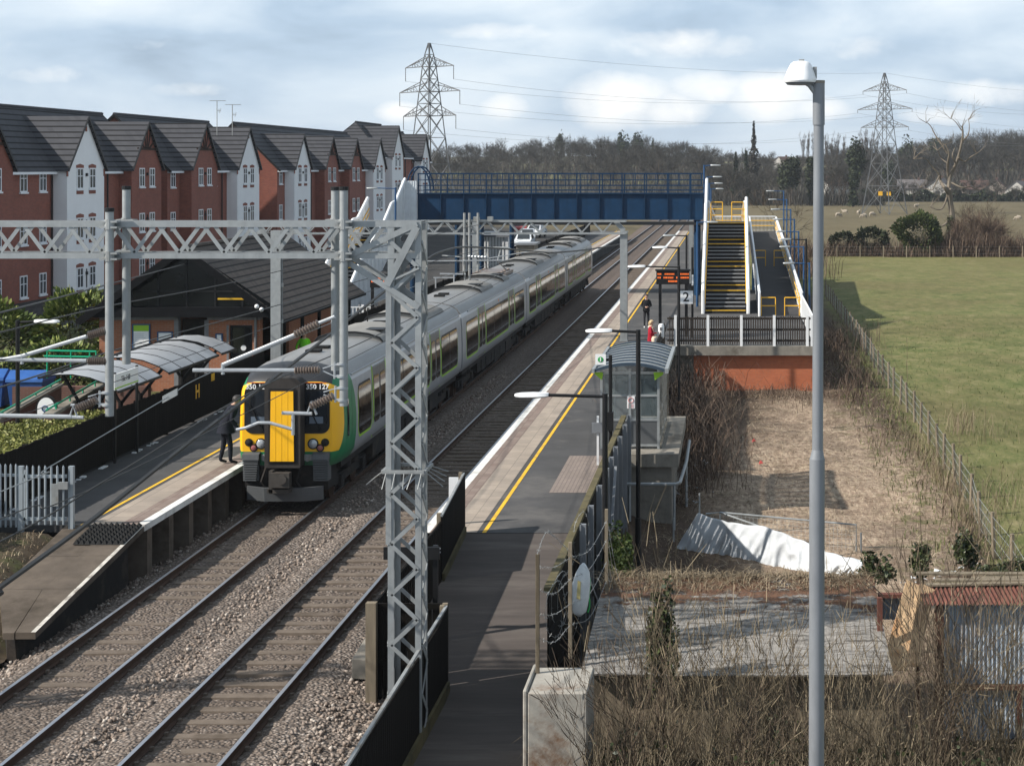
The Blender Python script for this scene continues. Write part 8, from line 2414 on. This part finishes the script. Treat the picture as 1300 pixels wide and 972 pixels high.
person('train guard in a dark navy uniform stepping towards the train nose, looking down', (p.x - .03, p.y, PZ), R(118), dict(waist=(0, -.03, 1.1), chest=(0, -.1, 1.3), nb=(0, -.15, 1.43), neck=(0, -.18, 1.5), hb=(0, -.22, 1.545), head=(0, -.255, 1.61), crown=(0, -.26, 1.68), shor=(-.175, -.13, 1.39), shol=(.175, -.13, 1.39), elbr=(-.24, -.07, 1.13), elbl=(.24, -.12, 1.13), wrir=(-.22, -.22, .93), wril=(.22, -.28, .95), kneer=(-.1, -.08, .5), ankr=(-.1, -.08, .085), toer=(-.11, -.24, .035), kneel=(.1, .02, .5), ankl=(.1, .1, .09), toel=(.115, -.05, .035)),
       (navy, navy, blk, 0), (.02, .016, .014), 1.9, .8).scale = (1.25, 1.25, 1.08)
p = at(820, 417, 85.3)
def phone(t, J):
    d = MB(); d.box(-.04, .04, -.4, -.385, 1.08, 1.2); d.build('phone', M['black'], t)
person('man in a black jacket standing on the right platform with hands together at his waist', (-4.38, 85.3, PZ), R(8), dict(elbr=(-.25, -.02, 1.15), elbl=(.25, -.02, 1.15), wrir=(-.07, -.25, 1.12), wril=(.07, -.25, 1.12)), (blk, jean, wsh, 0), (.05, .03, .02), 1.74)
def bag(t, J):
    d = MB(); d.lathe((.3, .04, .72), [(.05, 0), (.2, .04), (.22, .16), (.16, .27), (.04, .3)], 14); d.v = [(v[1] - .16, (v[0] - .3)*.8 - .2, v[2] + .05) for v in d.v]; d.build('shoulder_bag', cream_, t, smooth=True)
    d = MB(); d.tube([(-.17, -.2, 1.05), (-.19, -.1, 1.44), (-.1, .05, 1.47)], .014, 5); d.build('strap', cream_, t)
    d = MB(); d.tube([(-.1, -.02, 1.46), (0, -.1, 1.44), (.1, -.02, 1.46), (0, .08, 1.5), (-.1, -.02, 1.46)], .05, 8); d.build('scarf', cream_, t, smooth=True)
person('woman in a dark red coat with pale hair and a beige bag behind the shelter', (-3.48, 71.6, PZ), R(85), dict(elbr=(-.27, -.05, 1.17), wrir=(-.12, -.25, 1.2)), (red, blk, blk, 0), (.5, .36, .2), 1.66, .55, True, bag)
person('worker in a fluorescent green jacket standing under the station eaves beyond the grey column', (-16.6, 65.5, PZ), R(20), dict(elbr=(-.3, .02, 1.17), wrir=(-.27, -.12, 1.02)), (hivis, jean, blk, 0), (.04, .025, .018), 1.78)
hp_ = thing('help_point', 'white rounded help point unit on a dark post by the fence behind the shelter', 'help point', (-3.22, 72.3, PZ))
d = MB(); d.tube([(-3.1, 72.3, PZ), (-3.1, 72.3, 1.75)], .05, 8); d.build('post', M['black'], hp_)
d = MB(); d.lathe((-3.08, 72.3, 1.72), [(.1, 0), (.13, .06), (.13, .5), (.1, .6), (.03, .63)], 14); d.build('casing', M['whiteclean'], hp_, smooth=True)
d = MB(); d.box(-3.14, -3.02, 72.15, 72.165, 2.08, 2.2); d.build('plate', M['lampgrey'], hp_)
